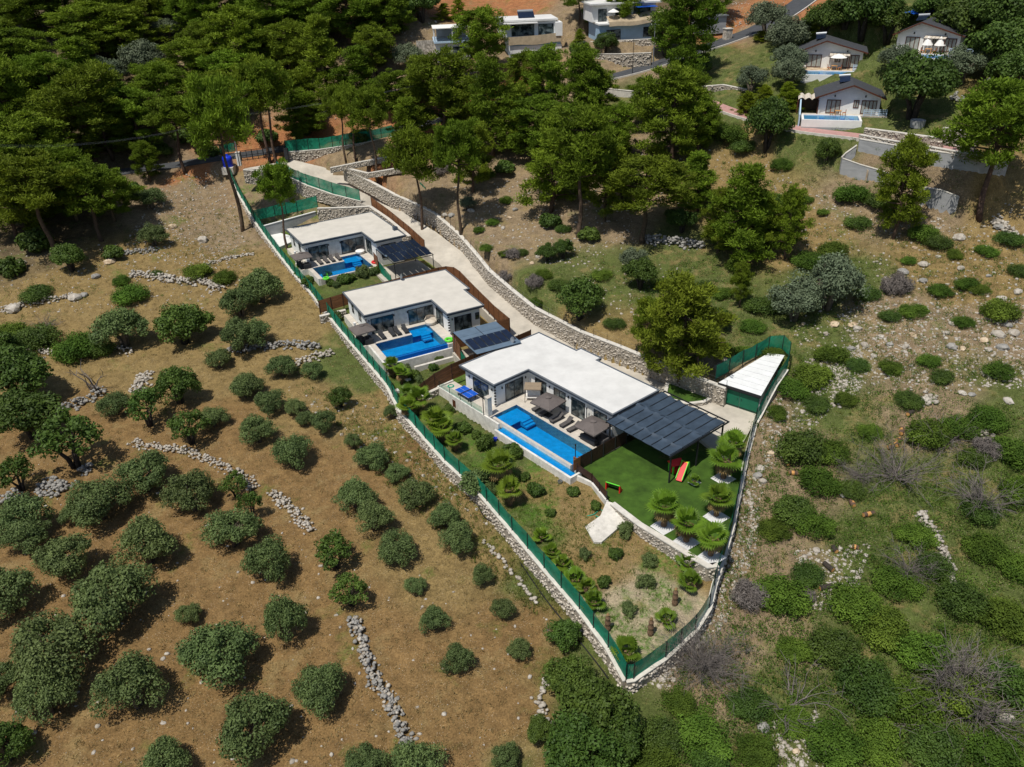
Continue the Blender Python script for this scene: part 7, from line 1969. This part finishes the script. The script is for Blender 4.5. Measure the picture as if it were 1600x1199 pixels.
ST = scatter([([(1190,560),(1830,560),(1830,1199),(960,1199),(1110,980),(1160,740)], 5600), ([(1120,340),(1830,380),(1830,600),(1240,600),(1100,520)], 1300), ([(960,190),(1340,200),(1340,330),(1100,330)], 300), ([(860,400),(1120,400),(1120,560),(900,500)], 350), ([(-190,0),(680,0),(640,220),(-190,300)], 900), ([(-190,290),(200,290),(380,440),(-190,540)], 300), ([(1290,20),(1830,0),(1830,330),(1340,320)], 600), ([(430,540),(640,640),(800,830),(700,800),(480,620)], 160), ([(1000,60),(1280,20),(1240,200),(1000,200)], 300)])
G_ = pix_ground(ST)
d_, _ = along(G_[:, 0], G_[:, 1], ROAD); d2_, _ = along(G_[:, 0], G_[:, 1], LANE)
k = ~inside(COMP, G_[:, 0], G_[:, 1]) & (d_ > 3.2) & (d2_ > 2.2) & (fbm(G_[:, 0], G_[:, 1], 6.0) > -.22)
G_ = G_[k]
n = len(G_); sz = RNG.uniform(.22, .75, n)
V, Fc = leaf_cloud(G_ + np.c_[np.zeros(n), np.zeros(n), sz * .35], np.c_[sz * 1.25, sz * 1.25, sz * .75], 36, .17, .09, RNG, up=.5)
tag(obj('low_scrub', big_mesh('low_scrub', V, Fc, 'leaf_scrub')), 'low green scrub and weeds covering the stony hillside', 'scrub', kind='stuff')
def tufts(regions, name, label, m, hmin, hmax, zf=None, per=7):
    G_ = pix_ground(scatter(regions)) if zf is None else np.array([zf(*q) for q in scatter(regions)])
    n = len(G_) * per
    C = np.repeat(G_, per, 0) + RNG.normal(size=(n, 3)) * np.array([.12, .12, 0])
    L = RNG.uniform(hmin, hmax, n)
    D = unit(np.c_[RNG.normal(size=(n, 2)) * .45, np.ones(n)])
    V, Fc = cards(C + D * L[:, None] * .45, D, RNG.normal(size=(n, 3)), L, L * .16)
    tag(obj(name, big_mesh(name, V, Fc, m)), label, 'grass', kind='stuff')
mat('straw', (0.30, 0.225, 0.095), 0.9, var=0.3, scale=.8, transl=.2)
mat('grass_blade', (0.10, 0.155, 0.022), 0.9, var=0.35, scale=.6, col2=(0.17, 0.17, 0.04), transl=.25)
tufts([([(-190,560),(560,560),(900,1000),(840,1199),(-190,1199)], 4200), ([(-190,380),(420,380),(560,560),(-190,570)], 2200), ([(880,380),(1200,380),(1150,560),(950,500)], 700), ([(1120,180),(1560,380),(1560,500),(1150,330)], 900)], 'dry_grass', 'dry straw-coloured grass on the orchard floor and terraces', 'straw', .15, .4)
tufts([([(480,600),(640,680),(900,960),(830,960),(560,720)], 1100), ([(1180,560),(1830,560),(1830,1199),(1000,1199)], 3200), ([(1130,380),(1830,380),(1830,600),(1200,600)], 1200), ([(260,300),(400,340),(420,470),(300,430)], 500)], 'green_grass', 'green grass and weeds among the scrub', 'grass_blade', .15, .5)
tufts([([(640,650),(760,730),(900,760),(1000,830),(900,900),(700,720)], 900), ([(860,800),(1090,880),(1060,960),(980,1020),(860,870)], 420), ([(530,500),(640,560),(690,590),(640,620),(560,540)], 260)], 'garden_weeds', 'green weeds in the garden soil inside the fence', 'leaf_scrub', .12, .34, in_garden, 8)

# ------------------------------------------------------------------ labels that single out each plant and boulder
from collections import defaultdict
grp = defaultdict(list)
for ph, wh, px, o in POOL_L: grp[(ph, wh)].append((px, o))
for (ph, wh), L in grp.items():
    L.sort(key=lambda q: q[0])
    for i, (px, o) in enumerate(L):
        if len(L) == 1: lab = ph + ' ' + wh
        elif len(L) == 2: lab = '%s %s %s' % (('left', 'right')[i], ph, wh)
        elif i == 0: lab = 'leftmost %s %s' % (ph, wh)
        elif i == len(L) - 1: lab = 'rightmost %s %s' % (ph, wh)
        else: lab = '%s from left, %s %s' % (ORD[min(i, len(ORD) - 1)], ph, wh)
        o['label'] = ' '.join(lab.split()[:16])
        o['group'] = '%s %s' % (ph, wh) if len(L) > 1 else ph
